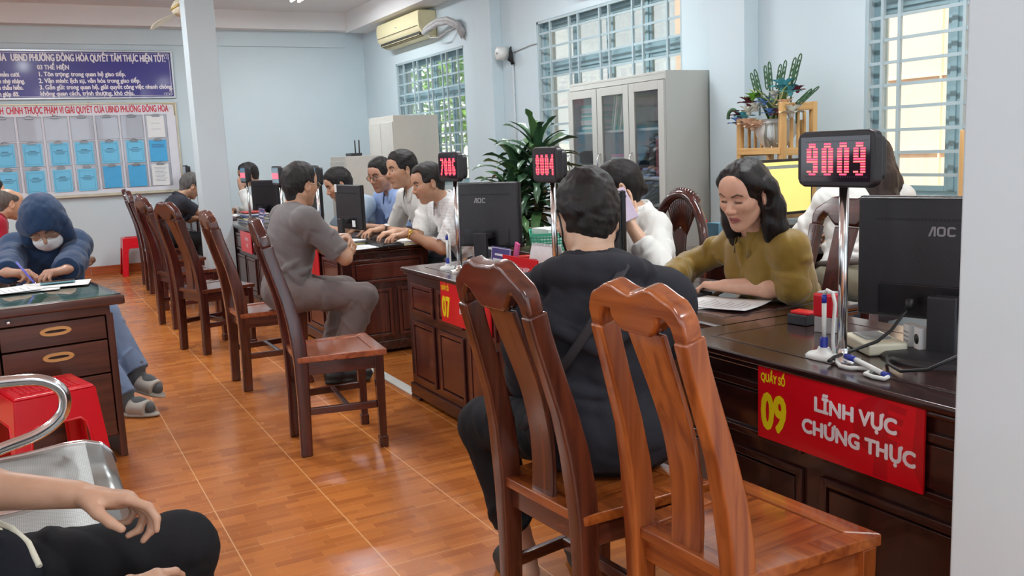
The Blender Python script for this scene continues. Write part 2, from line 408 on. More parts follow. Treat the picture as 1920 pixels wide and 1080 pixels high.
# windows: a painted steel frame with sashes, panes and an inner security grille
steel = mat('window_paint', srgb(140, 170, 178), rough=0.45, var=0.05, scale=5)
grille_p = mat('grille_paint', srgb(166, 186, 192), rough=0.45, var=0.04, scale=6)
pane = glass('window_glass', (0.97, 0.985, 0.98), 0.08)
def window(n, y0, y1, z0, z1, ncol, zt, bars, pairs):
    root = bpy.data.objects.new('window_%d' % n, None); COL.objects.link(root); root.location = (XW, y0, z0); struct(root)
    W, H = y1-y0, z1-z0
    f = MB()
    for (a, b, c, d) in ((0, 0.05, 0, H), (W-0.05, W, 0, H), (0.05, W-0.05, 0, 0.05), (0.05, W-0.05, H-0.05, H)): f.bb((0.075, a, c), (0.130, b, d))
    f.bb((0.077, 0.05, zt-z0), (0.128, W-0.05, zt-z0+0.07))
    cw = W/ncol
    for k in range(1, ncol): f.bb((0.079, k*cw-0.018, 0.05), (0.126, k*cw+0.018, zt-z0)); f.bb((0.079, k*cw-0.018, zt-z0+0.07), (0.126, k*cw+0.018, H-0.05))
    f.build('window_frame', steel, root, bevel=0.004)
    for k in range(ncol):
        for (a, b, zz0, zz1) in ((k*cw, (k+1)*cw, 0.044, zt-z0+0.006), (k*cw, (k+1)*cw, zt-z0+0.064, H-0.044)):
            s = MB(); e = 0.034
            a0, b0 = a+0.012, b-0.012; c0, d0 = zz0, zz1
            s.bb((0.090, a0, c0), (0.115, a0+e, d0)); s.bb((0.090, b0-e, c0), (0.115, b0, d0)); s.bb((0.091, a0+e, c0), (0.114, b0-e, c0+e)); s.bb((0.091, a0+e, d0-e), (0.114, b0-e, d0))
            so = s.build('sash', steel, root, bevel=0.003)
            MB().bb((0.100, a0+e, c0+e), (0.104, b0-e, d0-e)).build('glass_pane', pane, so)
    g = MB()
    for z in bars: g.bb((0.012, 0.0, z-z0-0.009), (0.020, W, z-z0+0.009))
    for y in pairs: g.bb((0.006, y-y0-0.009, 0), (0.026, y-y0+0.009, H))
    for (a, b, c, d) in ((0, 0.022, 0, H), (W-0.022, W, 0, H), (0, W, 0, 0.022), (0, W, H-0.022, H)): g.bb((0.004, a, c), (0.028, b, d))
    g.build('security_grille', grille_p, root)
    return root
zb = lambda a, b, n: [a+(b-a)*i/(n-1) for i in range(n)]
window(1, *WINS[0], 4, 1.95, [2.28, 2.15, 2.02]+zb(1.12, 1.90, 7), [9.08, 9.38, 9.50, 9.80, 9.92, 10.22, 10.34, 10.66])
window(2, *WINS[1], 4, 1.98, [2.32, 2.19, 2.06]+zb(1.08, 1.93, 7), [5.45, 5.75, 5.88, 6.20, 6.33, 6.66, 6.80, 7.12])
window(3, *WINS[2], 3, 1.98, [2.32, 2.19, 2.06]+zb(1.07, 1.93, 8), [2.45, 2.58, 2.92, 3.05, 3.44, 3.55])

# outside: the neighbouring house across the alley, a low wall, trees
out_wall = mat('plaster_outside', srgb(238, 208, 184), rough=0.9, var=0.05, scale=2.0)
def ext(mb, name, m): return struct(mb.build(name, m))
mb = MB().bb((6.6, -4.0, -0.3), (7.0, 8.3, 6.0)); 
for k in range(14): mb.bb((6.575, -3.6+k*0.85, -0.3), (6.60, -3.585+k*0.85, 6.0))
for k in range(6): mb.bb((6.58, -4.0, 0.5+k*0.62), (6.60, 8.3, 0.512+k*0.62))
ext(mb, 'wall_outside', out_wall)
ext(MB().bb((XW+0.25, -5, -0.4), (16, 24, -0.15)), 'ground_outside', mat('alley_concrete', srgb(170, 168, 160), rough=0.9, var=0.1, scale=3))
ext(MB().bb((7.4, 8.9, -0.3), (7.6, 22, 1.35)), 'wall_garden', mat('plaster_white', srgb(232, 232, 226), rough=0.9, var=0.05, scale=2))
# ------------------------------------------------------------------ wooden chairs of the customers
W_RED = ['x', 'y', 'z']
def woodset(key, dark, light, **kw): return {a: wood('wood_%s_%s' % (key, a), dark, light, a, **kw) for a in W_RED}
WD = woodset('maroon', srgb(50, 20, 17), srgb(80, 34, 28), rough=0.22, coat=0.7)
WB = woodset('mahogany', srgb(62, 27, 18), srgb(102, 52, 33), rough=0.24, coat=0.7)
WO = woodset('redwood', srgb(122, 56, 20), srgb(172, 96, 42), rough=0.22, coat=0.8)
WS = woodset('seatwood', srgb(124, 58, 28), srgb(170, 92, 52), rough=0.25, coat=0.7)
SEAT_Z = 0.45
def post_path(y):
    """rear post: straight leg, then an S up to the crest"""
    return [(x, y*(1-0.15*max(0, min(1, (z-0.45)/0.45))), z) for x, z in ((-0.172, 0), (-0.166, 0.25), (-0.166, 0.42), (-0.170, 0.50), (-0.182, 0.60), (-0.203, 0.70), (-0.232, 0.80), (-0.255, 0.88), (-0.268, 0.935))]
def chair(label, loc, rz, frame=WD, seat=WD, splat=None, crest='chamfer', group='customer chairs along the counters', feet=False, wid=0.36):
    t = thing('dining_chair', label, 'chair', (loc[0], loc[1], 0), rz, group)
    splat = splat or frame; hw = wid/2
    for s in (-1, 1):
        p = MB(); P = post_path(s*(hw-0.018))
        tp = [0.95, 1.0, 1.12, 1.18, 1.12, 1.0, 0.95, 0.95, 1.0]
        p.bar(P, 0.040, 0.054, up=(0, 1, 0), taper=tp); p.build('back_post', frame['z'], t, bevel=0.007, seg=3)
        l = MB()
        x0 = 0.168; y0 = s*(hw+0.012)
        if feet: pth = [(x0, y0, 0.425), (x0-0.004, y0, 0.2), (x0-0.002, y0, 0.06), (x0+0.010, y0, 0.028), (x0+0.016, y0, 0)]; tt = [1.05, 0.85, 0.72, 0.85, 0.92]
        else: pth = [(x0, y0, 0.425), (x0, y0, 0.2), (x0, y0, 0.05), (x0, y0, 0.049), (x0, y0, 0)]; tt = [1.0, 0.86, 0.76, 0.95, 0.9]
        l.bar(pth, 0.042, 0.042, up=(0, 1, 0), taper=tt); l.build('front_leg', frame['z'], t, bevel=0.004)
        a = MB(); a.bar([(-0.155, s*(hw-0.012), 0.395), (0.150, s*(hw+0.010), 0.395)], 0.060, 0.020, up=(0, 0, 1)); a.build('apron', frame['x'], t, bevel=0.003)
        a = MB(); a.bar([(-0.150, s*(hw-0.018), 0.20), (0.15, s*(hw+0.010), 0.20)], 0.032, 0.020, up=(0, 0, 1)); a.build('stretcher', frame['x'], t, bevel=0.003)
    for x, w in ((-0.160, wid-0.05), (0.165, wid)):
        MB().box((x, 0, 0.395), (0.020, w, 0.060)).build('apron', frame['y'], t, bevel=0.003)
    MB().box((0.02, 0, 0.20), (0.024, wid-0.02, 0.03)).build('stretcher', frame['y'], t, bevel=0.003)
    # seat: a frame with mitred corners around a sunk panel
    f = MB(); xr, xf, yr, yf = -0.185, 0.205, hw+0.004, hw+0.034
    o = [(xr, -yr), (xf, -yf), (xf, yf), (xr, yr)]; i = [(xr+0.052, -yr+0.05), (xf-0.055, -yf+0.055), (xf-0.055, yf-0.055), (xr+0.052, yr-0.05)]
    g = 0.0012
    for k in range(4):
        j = (k+1) % 4
        f.prism([o[k], o[j], i[j], i[k]], 0.027, Matrix.Translation((0, 0, SEAT_Z-0.0135)))
    so = f.build('seat', seat['y'], t, bevel=0.0035, seg=3)
    q = [(x*(1-g*4), y*(1-g*4)) for x, y in i]
    MB().prism(q, 0.020, Matrix.Translation((0, 0, SEAT_Z-0.0135))).build('seat_panel', seat['x'], so, bevel=0.003)
    # splat: a curved board
    sp = MB(); n = 14; P = post_path(0)
    def pz(z):
        for (x0, _, z0), (x1, _, z1) in zip(P, P[1:]):
            if z <= z1: return x0+(x1-x0)*(z-z0)/(z1-z0)
        return P[-1][0]
    zs = [0.445+(0.93-0.445)*k/n for k in range(n+1)]
    path = [(pz(z)+0.004+0.018*math.sin(math.pi*(z-0.445)/0.485), 0, z) for z in zs]
    tp = [0.86+0.20*((k/n)) - 0.07*math.sin(math.pi*k/n) for k in range(n+1)]
    o0 = len(sp.v)
    for (px, _, pz_), q in zip(path, tp):
        w = 0.105*q/2
        sp.v += [(px-0.008, -w, pz_), (px+0.008, -w, pz_), (px+0.008, w, pz_), (px-0.008, w, pz_)]
    for k in range(n):
        for e in range(4): sp.f.append((o0+k*4+e, o0+k*4+(e+1) % 4, o0+k*4+4+(e+1) % 4, o0+k*4+4+e)); sp.m.append(0); sp.sm.append(False)
    sp.f += [(o0+3, o0+2, o0+1, o0), tuple(o0+n*4+e for e in range(4))]; sp.m += [0, 0]; sp.sm += [False, False]
    sp.build('splat', splat['z'], t, bevel=0.004)
    # crest rail: outline in the y,z plane of the leaning back
    h = hw*0.86
    if crest == 'chamfer':
        top = [(-h, 0.0), (-h, 0.045), (-h*0.93, 0.072), (-h*0.52, 0.118), (-h*0.34, 0.124), (-h*0.22, 0.117), (h*0.22, 0.117), (h*0.34, 0.124), (h*0.52, 0.118), (h*0.93, 0.072), (h, 0.045), (h, 0.0)]
        bot = [(h-0.036, 0.0), (h-0.040, 0.030), (h-0.058, 0.050), (h*0.56, 0.044), (h*0.42, 0.018), (h*0.30, 0.002), (-h*0.30, 0.002), (-h*0.42, 0.018), (-h*0.56, 0.044), (-h+0.058, 0.050), (-h+0.040, 0.030), (-h+0.036, 0.0)]
    else:
        top = []
        for k in range(41):
            u = -1+2*k/40; a = abs(u)
            z = 0.086+0.018*math.exp(-((a-0.40)/0.25)**2)-0.006*math.exp(-((a-0.82)/0.16)**2)
            if a > 0.78: z -= 0.045*((a-0.78)/0.22)**2.0
            top.append((u*h, z))
        top = [(-h, 0.0)]+top+[(h, 0.0)]
        bot = [(h-0.036, 0.0), (h-0.040, 0.030), (h-0.054, 0.046), (h-0.075, 0.046), (h*0.50, 0.030), (h*0.38, 0.010), (h*0.28, 0.0), (-h*0.28, 0.0), (-h*0.38, 0.010), (-h*0.50, 0.030), (-h+0.075, 0.046), (-h+0.054, 0.046), (-h+0.040, 0.030), (-h+0.036, 0.0)]
    lean = Vector((-0.225, 0, 0.974)).normalized()
    M = frame_m((-0.268, 0, 0.930), (0, 1, 0), lean)
    MB().prism(top[::-1]+bot[::-1] if False else (bot[::-1]+top[::-1])[::-1], 0.046, M).build('crest_rail', frame['y'] if crest != 'wave' else frame['y'], t, bevel=0.011, seg=4)
    return t
chair('orange-brown redwood dining chair with a wavy crest, empty, beside counter 09', (1.325, 1.455), 0.05, WO, WO, crest='wave', wid=0.345)
chair('mahogany dining chair with a chamfered crest, the black hooded jacket person sits on it', (1.225, 1.895), 0.08, WB, WO, crest='chamfer', wid=0.37)
chair('empty dark chair with a bright seat between counters 06 and 07', (1.155, 3.97), -0.11, WD, WS, splat=WS)
chair('redwood chair with hooked feet, the man in grey sits on it', (1.165, 5.31), 0.02, WB, WS, crest='wave', feet=True, wid=0.34)
chair('empty dark chair turned to the row, second chair behind the man in grey', (1.085, 6.54), 0.33, WD, WB, splat=WB)
chair('dark chair third from the man in grey towards the back wall', (1.075, 7.70), 0.20, WD, WB)
chair('dark chair fourth from the man in grey, in front of the pillar', (1.165, 8.74), 0.06, WD, WB)
chair('dark chair with the writing man in a black shirt on it', (1.20, 9.92), 0.0, WD, WB)
chair('dark chair last of the row, nearest to the back wall', (1.24, 10.75), -0.12, WD, WD)

# ------------------------------------------------------------------ counters
WC = woodset('counter', srgb(42, 17, 14), srgb(72, 30, 24), rough=0.24, coat=0.6)
WCd = woodset('counter_dark', srgb(36, 15, 13), srgb(60, 27, 22), rough=0.24, coat=0.6)
WP = woodset('counter_panel', srgb(66, 26, 20), srgb(98, 44, 34), rough=0.24, coat=0.6)
def panel_frame(mb, M, x0, x1, y0, y1, w=0.022, d=0.012):
    """raised moulding round a panel, and the panel's sunk field"""
    for (a, b, c, e) in ((x0+w, x1-w, y1-w, y1), (x0+w, x1-w, y0, y0+w), (x0, x0+w, y0, y1), (x1-w, x1, y0, y1)):
        mb.box(((a+b)/2, (c+e)/2, d/2), (b-a, e-c, d), 0, M)
    mb.box(((x0+x1)/2, (y0+y1)/2, d*0.35), (x1-x0-w*2.6, y1-y0-w*2.6, d*0.7), 0, M)
def counter(label, y0, y1, x0=1.73, dep=0.60, h=0.71, cols=3, W=WC, Pn=WP, group='service counters in the long row'):
    """front faces -X; origin at the front, near corner"""
    t = thing('service_counter', label, 'counter', (x0, y0, 0), 0, group); L = y1-y0
    MB().bb((0.0, 0.0, 0.06), (dep, 0.03, h-0.04)).build('end_panel', W['z'], t, bevel=0.003)
    MB().bb((0.0, L-0.03, 0.06), (dep, L, h-0.04)).build('end_panel', W['z'], t, bevel=0.003)
    MB().bb((0.0, 0.03, 0.06), (0.03, L-0.03, h-0.04)).build('front_panel', W['z'], t)
    MB().bb((dep-0.04, 0.03, 0.35), (dep-0.02, L-0.03, h-0.04)).build('back_rail', W['y'], t)
    tp = MB()
    o = 0.028
    tp.bb((-o, -o, h-0.022), (dep+0.02, L+o, h)); tp.bb((-o+0.012, -o+0.012, h-0.040), (dep+0.01, L+o-0.012, h-0.022))
    top = tp.build('worktop', W['y'], t, bevel=0.008, seg=3)
    ins = MB()
    for a in range(1): panel_frame(ins, frame_m((0, 0, h-0.0005), (1, 0, 0), (0, 1, 0)), 0.07, dep-0.07, 0.08, L-0.08, 0.012, 0.0022)
    ins.build('top_inlay', W['y'], top, bevel=0.001)
    pl = MB(); pl.bb((-0.012, -0.012, 0.022), (dep, L+0.012, 0.085))
    for (a, b) in ((-0.012, 0.10), (L-0.10, L+0.012)): pl.bb((-0.012, a, 0), (0.05, b, 0.022)); pl.bb((dep-0.08, a, 0), (dep, b, 0.022))
    pl.build('plinth', W['y'], t, bevel=0.006)
    Mf = frame_m((0, L, 0), (0, -1, 0), (0, 0, 1))          # x runs along -Y, z points to -X
    cw = (L-0.06)/cols
    for k in range(cols):
        a = 0.03+k*cw
        u = MB(); panel_frame(u, Mf, a+0.03, a+cw-0.03, h-0.235, h-0.075); u.build('drawer_front', Pn['y'], t, bevel=0.003)
        u = MB(); panel_frame(u, Mf, a+0.03, a+cw-0.03, 0.115, h-0.275); u.build('lower_panel', Pn['z'], t, bevel=0.003)
    Me = frame_m((0, 0, 0), (1, 0, 0), (0, 0, 1))           # near end, z points to -Y
    u = MB(); panel_frame(u, Me, 0.06, dep-0.04, h-0.235, h-0.075); u.build('end_moulding', Pn['x'], t, bevel=0.003)
    for a, b in ((0.06, dep*0.54), (dep*0.54+0.04, dep-0.04)):
        u = MB(); panel_frame(u, Me, a, b, 0.115, h-0.275); u.build('end_moulding', Pn['z'], t, bevel=0.003)
    Me = frame_m((dep, L, 0), (-1, 0, 0), (0, 0, 1))
    u = MB(); panel_frame(u, Me, 0.05, dep-0.05, 0.115, h-0.275); u.build('end_moulding', Pn['z'], t, bevel=0.003)
    return t
counter('very dark wooden counter carrying the large red 09 sign', 1.07, 2.195, cols=2, W=WCd, Pn=WCd)
counter('dark wooden counter behind the person in the black hooded jacket', 2.225, 3.32, x0=1.95, W=WCd, Pn=WCd, cols=2)
counter('reddish wooden counter carrying the red 07 sign', 3.36, 4.45, cols=3)
counter('reddish wooden counter the man in grey leans on', 5.58, 6.85, cols=3)
counter('wooden counter behind the man in grey, next after his own', 6.90, 7.98, cols=3)
counter('wooden counter with a stack of papers and a small red sign beside the pillar', 8.02, 9.30, cols=3, W=WCd, Pn=WC)
counter('wooden counter at which the man in a black shirt writes', 9.66, 10.92, cols=3, W=WCd, Pn=WC)
counter('wooden counter nearest to the back wall', 11.0, 11.98, cols=2, W=WCd, Pn=WC)

# floor cable cover
tag(MB().bb((1.725, 4.46, 0), (1.785, 5.57, 0.012)).build('cable_cover', mat('white_plastic', srgb(222, 226, 222), rough=0.4), None, bevel=0.004), 'flat white cable cover on the floor between counters 06 and 07', 'cable cover')

# ------------------------------------------------------------------ writing desk with drawers and glass top
WK = woodset('desk', srgb(66, 34, 24), srgb(98, 54, 38), rough=0.35, coat=0.3)
WH = woodset('handle', srgb(196, 142, 78), srgb(222, 172, 108), rough=0.35, coat=0.3)
dk = thing('writing_desk', 'brown writing desk with drawers, oval handles and a glass sheet on top', 'desk', (0.335, 4.285, 0), 0.16)
# local: x runs to the right end (0) and back to -1.4; y depth 0..0.62
MB().bb((-1.42, 0, 0.70), (0, 0.64, 0.742)).build('desk_top', WK['x'], dk, bevel=0.008, seg=3)
MB().bb((-1.36, 0.05, 0.655), (-0.055, 0.60, 0.70)).build('desk_frame', WK['x'], dk, bevel=0.004)
ped = MB(); ped.bb((-0.075, 0.05, 0), (-0.045, 0.60, 0.66)); ped.bb((-0.52, 0.06, 0.10), (-0.50, 0.60, 0.66)); ped.bb((-0.51, 0.58, 0.10), (-0.06, 0.60, 0.66)); ped.bb((-0.51, 0.06, 0.10), (-0.06, 0.6, 0.12)); ped.bb((-0.52, 0.05, 0), (-0.49, 0.09, 0.12))
ped.build('pedestal', WK['z'], dk, bevel=0.003)
ped = MB(); ped.bb((-1.37, 0.05, 0), (-1.34, 0.60, 0.66)); ped.build('side_panel', WK['z'], dk, bevel=0.003)
MB().bb((-1.34, 0.57, 0.25), (-0.52, 0.585, 0.66)).build('modesty_panel', WK['x'], dk)
for z0, z1, hd in ((0.552, 0.652, 1), (0.400, 0.545, 1), (0.11, 0.393, 0)):
    d = MB().bb((-0.495, 0.040, z0), (-0.082, 0.060, z1)).build('drawer', WK['x'], dk, bevel=0.003)
    if hd:
        hm = MB(); zc = z1-0.042 if z0 < 0.5 else z1-0.036
        pts = [(0.050*math.cos(a)+(0.012 if math.cos(a) > 0 else -0.012), 0.019*math.sin(a)) for a in [2*math.pi*k/28 for k in range(28)]]
        pin = [(x*0.70, y*0.34) for x, y in pts]
        M = frame_m((-0.285, 0.036, zc), (1, 0, 0), (0, 0, 1))
        for k in range(28):
            j = (k+1) % 28; hm.prism([pts[k], pts[j], pin[j], pin[k]], 0.012, M)
        hb = hm.build('handle', WH['x'], d)
        MB().prism(pin, 0.006, frame_m((-0.285, 0.039, zc), (1, 0, 0), (0, 0, 1))).build('handle_recess', mat('dark_recess', srgb(48, 28, 20), rough=0.6), hb)
MB().box((-0.455, 0.047, 0.676), (0.016, 0.02, 0.016)).build('lock', mat('chrome', (0.75, 0.75, 0.76), rough=0.15, metal=1.0), dk, bevel=0.004)
MB().bb((-1.41, 0.012, 0.742), (-0.012, 0.63, 0.748)).build('glass_sheet', glass('desk_glass', (0.80, 0.93, 0.88), 0.80), dk)
pp = MB()
for (x, y, w, d2, r) in ((-0.16, 0.33, 0.21, 0.30, 0.02), (-0.42, 0.32, 0.21, 0.30, -0.03), (-0.68, 0.33, 0.21, 0.30, 0.0), (-0.95, 0.33, 0.21, 0.30, 0.05)): pp.box((x, y, 0.7424), (w, d2, 0.0006), rz=r)
MB().bb((-1.38, 0.02, 0.7421), (-0.03, 0.62, 0.7423)).build('pale_reflection_sheet', mat('reflection_pale_green', srgb(150, 182, 170), rough=0.9, var=0.08), dk)  # added pale sheet, imitates the light reflection in the desk glass
pp.build('sheet_under_glass', mat('paper_green', srgb(196, 212, 208), rough=0.7), dk)

# ------------------------------------------------------------------ steel waiting bench
CHR = mat('chrome', (0.75, 0.75, 0.76), rough=0.15, metal=1.0)
PERF = mat('perforated_steel', srgb(158, 162, 160), rough=0.32, metal=0.75, var=0.03)
def perf_material():
    m, nt, b = _new('perforated_sheet')
    tc = nt.nodes.new('ShaderNodeTexCoord')
    sp = nt.nodes.new('ShaderNodeSeparateXYZ'); nt.links.new(tc.outputs['Object'], sp.inputs[0])
    def mth(op, a, bb=None):
        n = nt.nodes.new('ShaderNodeMath'); n.operation = op
        for i, q in enumerate((a, bb)):
            if q is None: continue
            if isinstance(q, (int, float)): n.inputs[i].default_value = q
            else: nt.links.new(q, n.inputs[i])
        return n.outputs[0]
    P = 0.0066
    u0 = mth('DIVIDE', sp.outputs[0], P*1.414); v0 = mth('DIVIDE', sp.outputs[1], P*1.414); u = mth('ADD', u0, v0); v = mth('SUBTRACT', u0, v0)
    su = mth('SINE', mth('MULTIPLY', u, 2*math.pi/1.0*0.5)); sv = mth('SINE', mth('MULTIPLY', v, 2*math.pi*0.5))
    pr = mth('MULTIPLY', su, sv); hole = mth('GREATER_THAN', mth('ABSOLUTE', pr), 0.62)
    mx = nt.nodes.new('ShaderNodeMix'); mx.data_type = 'RGBA'; nt.links.new(hole, mx.inputs[0])
    mx.inputs[6].default_value = srgb(154, 158, 155); mx.inputs[7].default_value = srgb(76, 76, 74)
    nt.links.new(mx.outputs[2], b.inputs['Base Color']); b.inputs['Metallic'].default_value = 0.45; b.inputs['Roughness'].default_value = 0.42
    return m
PERFM = perf_material()
bn = thing('waiting_bench', 'perforated steel waiting bench with chrome armrest beside the red stool', 'bench', (-0.45, 2.30, 0), 0)
def bench_seat(y0, y1):
    # profile in x,z: back lip, dished seat, rolled front
    prof = [(-0.02, 0.50), (0.02, 0.44), (0.07, 0.415), (0.20, 0.408), (0.36, 0.415), (0.47, 0.425), (0.53, 0.424), (0.575, 0.408), (0.603, 0.375), (0.612, 0.335), (0.600, 0.315)]
    def fine(pr, k=4):
        out = []
        for a, b in zip(pr, pr[1:]):
            for i in range(k): out.append((a[0]+(b[0]-a[0])*i/k, a[1]+(b[1]-a[1])*i/k))
        return out+[pr[-1]]
    P = fine(prof); s = MB()
    s.grid(len(P), 2, lambda u, v: (P[round(u*(len(P)-1))][0], y0+0.012+(y1-y0-0.024)*v, P[round(u*(len(P)-1))][1]))
    so = s.build('bench_seat', PERF, bn, solid=0.004)
    pm = MB(); Q = [p for p in P if 0.06 < p[0] < 0.535 and p[1] > 0.40]
    pm.grid(len(Q), 2, lambda u, v: (Q[round(u*(len(Q)-1))][0], y0+0.05+(y1-y0-0.10)*v, Q[round(u*(len(Q)-1))][1]+0.0026))
    pm.build('perforated_panel', PERFM, so)
    for y in (y0+0.012, y1-0.012):
        e = MB(); e.tube([(x, y, z) for x, z in P], 0.009, 8); e.build('edge_tube', CHR, so)
    # backrest
    b = MB(); B = fine([(-0.04, 0.50), (-0.075, 0.60), (-0.12, 0.75), (-0.155, 0.86), (-0.175, 0.88), (-0.195, 0.86)])
    b.grid(len(B), 2, lambda u, v: (B[round(u*(len(B)-1))][0], y0+0.012+(y1-y0-0.024)*v, B[round(u*(len(B)-1))][1]))
    b.build('bench_back', PERF, bn, solid=0.004)
for k in range(-1, 3): bench_seat(-0.715+k*0.525, -0.19+k*0.525)
MB().bb((0.20, -1.28, 0.33), (0.26, 0.90, 0.385)).build('beam', mat('bench_beam', srgb(70, 70, 72), rough=0.4, metal=0.6), bn, bevel=0.004)
for y in (-0.98, 0.62):
    l = MB(); l.tube([(-0.06, y, 0.02), (0.10, y, 0.10), (0.23, y, 0.34), (0.36, y, 0.10), (0.52, y, 0.02)], 0.019, 10); l.build('bench_leg', CHR, bn)
for y in (-1.26, 0.865):
    a = MB(); a.tube(curve_through([(-0.06, y, 0.52), (-0.02, y, 0.60), (0.05, y, 0.645), (0.20, y, 0.655), (0.36, y, 0.652), (0.435, y, 0.640), (0.480, y, 0.605), (0.488, y, 0.560), (0.468, y, 0.515), (0.40, y, 0.47), (0.26, y, 0.43), (0.23, y, 0.37)], 6), 0.019, 16)
    a.build('armrest', CHR, bn)

# ------------------------------------------------------------------ red plastic stools
RED = mat('red_plastic', srgb(214, 14, 34), rough=0.28, var=0.04, coat=0.3)
REDD = mat('red_plastic_woven', srgb(196, 12, 30), rough=0.4, var=0.15, scale=60)
def stool(label, loc, rz):
    t = thing('plastic_stool', label, 'stool', (loc[0], loc[1], 0), rz, 'red plastic stools'); H = 0.45; a = 0.145; b = 0.185
    s = MB(); s.bb((-a, -a, H-0.014), (a, a, H)); s.build('stool_seat', RED, t, bevel=0.010, seg=3)
    wv = MB()
    for i in range(11):
        for j in range(11):
            x, y = -0.1+i*0.02, -0.1+j*0.02
            if (i+j) % 2: wv.box((x, y, H+0.0012), (0.019, 0.011, 0.004))
            else: wv.box((x, y, H+0.0012), (0.011, 0.019, 0.004))
    wv.build('woven_top', REDD, t)
    for sx, sy in ((1, 0), (-1, 0), (0, 1), (0, -1)):
        # each side: an arched apron
        q = MB(); pts = []
        zt = H-0.012; zb = H-0.155
        def P(u, z):                                   # u -1..1 along the side
            r = a+(b-a)*(H-z)/H; e = r*u
            return (sx*r+(e if sx == 0 else 0), sy*r+(e if sy == 0 else 0), z)
        prof = [(-1, zt), (-1, 0), (-0.68, 0), (-0.66, zb-0.02), (-0.60, zb+0.02), (-0.5, zb+0.035), (0.5, zb+0.035), (0.60, zb+0.02), (0.66, zb-0.02), (0.68, 0), (1, 0), (1, zt)]
        vs = [P(u, z) for u, z in prof]
        fs = [(0, 1, 2, 3), (0, 3, 4, 5), (0, 5, 6, 11), (11, 6, 7, 8), (11, 8, 9, 10)]
        q.add(vs, fs); q.build('leg_panel', RED, t, solid=0.006, bevel=0.0)
        lip = MB(); lip.tube([P(u, z) for u, z in prof[2:10]], 0.006, 6); lip.build('panel_rim', RED, t)
    return t
stool('red plastic stool in front of the writing desk', (-0.02, 3.985), 0.25)
stool('red plastic stool by the back wall behind the last dark chair', (1.10, 11.75), 0.0)

# ------------------------------------------------------------------ staff chairs
def staff_chair(label, loc, rz, W=WD):
    return chair(label, loc, rz, W, W, crest='chamfer', group='dark chairs of the staff', wid=0.40)
def carved_chair(label, loc, rz):
    t = thing('carved_chair', label, 'chair', (loc[0], loc[1], 0), rz, 'dark chairs of the staff')
    W = WD
    MB().bb((-0.21, -0.22, 0.415), (0.22, 0.22, 0.45)).build('seat', W['y'], t, bevel=0.012, seg=3)
    for sx, sy in ((1, 1), (1, -1)): MB().bar([(0.18*sx, 0.18*sy, 0.42), (0.17*sx, 0.18*sy, 0.2), (0.19*sx, 0.19*sy, 0)], 0.045, 0.045, taper=[1, .8, .9]).build('front_leg', W['z'], t, bevel=0.006)
    for sy in (1, -1): MB().bar([(-0.19, 0.18*sy, 0.42), (-0.19, 0.18*sy, 0.2), (-0.23, 0.19*sy, 0)], 0.045, 0.045, taper=[1, .8, .9]).build('rear_leg', W['z'], t, bevel=0.006)
    hoop = MB(); pts = []
    for k in range(25):
        a = math.pi*(k/24)*1.36-0.18*math.pi
        pts.append((-0.20-0.10*(0.32+0.27*math.sin(a))-0.02, 0.205*math.cos(a), 0.74+0.30*math.sin(a) if math.sin(a) > 0 else 0.74+0.34*math.sin(a)))
    pts = [(-0.19, 0.15, 0.44)]+pts+[(-0.19, -0.15, 0.44)]
    hoop.tube(curve_through(pts, 3), 0.024, 12); hoop.build('hoop_back', W['z'], t)
    fan = MB()
    for k in range(13):
        u = -0.9+1.8*k/12; a = math.pi/2-u*0.62
        x0, y0, z0 = -0.285, 0.205*math.cos(a)*0.98, 0.74+0.30*math.sin(a)+0.012
        fan.tube([(x0-0.012, y0*1.05, z0+0.020), (x0, y0*0.8, z0-0.05), (x0+0.012, y0*0.36, z0-0.17)], [0.019, 0.017, 0.009], 8)
    fan.build('carved_fan', W['z'], t)
    sp = MB(); sp.bar([(-0.20, 0, 0.45), (-0.24, 0, 0.65), (-0.275, 0, 0.87)], 0.12, 0.016, taper=[.8, 1.0, .8]); sp.build('splat', W['z'], t, bevel=0.004)
    return t
carved_chair('carved dark chair with a round fan-topped back beside the steel cabinet', (2.62, 3.62), math.pi)
staff_chair('maroon staff chair behind the woman in the olive blouse', (2.66, 2.575), math.pi+0.06)

# ------------------------------------------------------------------ steel cabinets
GREY = mat('cabinet_grey', srgb(186, 188, 182), rough=0.42, var=0.02, scale=3)
GREYD = mat('cabinet_inside', srgb(150, 156, 158), rough=0.6, var=0.03)
CABG = glass('cabinet_glass', (0.98, 0.99, 0.99), 0.05)
cb = thing('filing_cabinet', 'tall grey steel cabinet with three glass doors against the windows', 'cabinet', (3.80, 4.885, 0), 0)
CL, CD, CH = 1.205, 0.42, 1.775
bd = MB(); bd.bb((0.0, 0, 0), (CD, 0.012, CH)); bd.bb((0.0, CL-0.012, 0), (CD, CL, CH)); bd.bb((0.0, 0.012, CH-0.02), (CD, CL-0.012, CH)); bd.bb((CD-0.01, 0.012, 0.06), (CD, CL-0.012, CH-0.02)); bd.bb((0, 0.012, 0.0), (CD, CL-0.012, 0.06))
bd.bb((0.0, 0.012, CH-0.055), (0.02, CL-0.012, CH-0.02)); bd.bb((0, 0.012, 0.66), (0.02, CL-0.012, 0.72))
bd.build('cabinet_body', GREY, cb, bevel=0.003)
LIN = mat('cabinet_brightening_white', srgb(226, 230, 230), rough=0.6)  # bright white for liner and shelves, lightens the dim interior
ln = MB(); ln.bb((CD-0.013, 0.0125, 0.065), (CD-0.0105, CL-0.0125, CH-0.021)); ln.bb((0.021, 0.0122, 0.07), (CD-0.014, 0.014, CH-0.022)); ln.bb((0.021, CL-0.014, 0.07), (CD-0.014, CL-0.0122, CH-0.022)); ln.build('brightening_liner', LIN, cb)  # white planes added to brighten the inside behind the glass doors
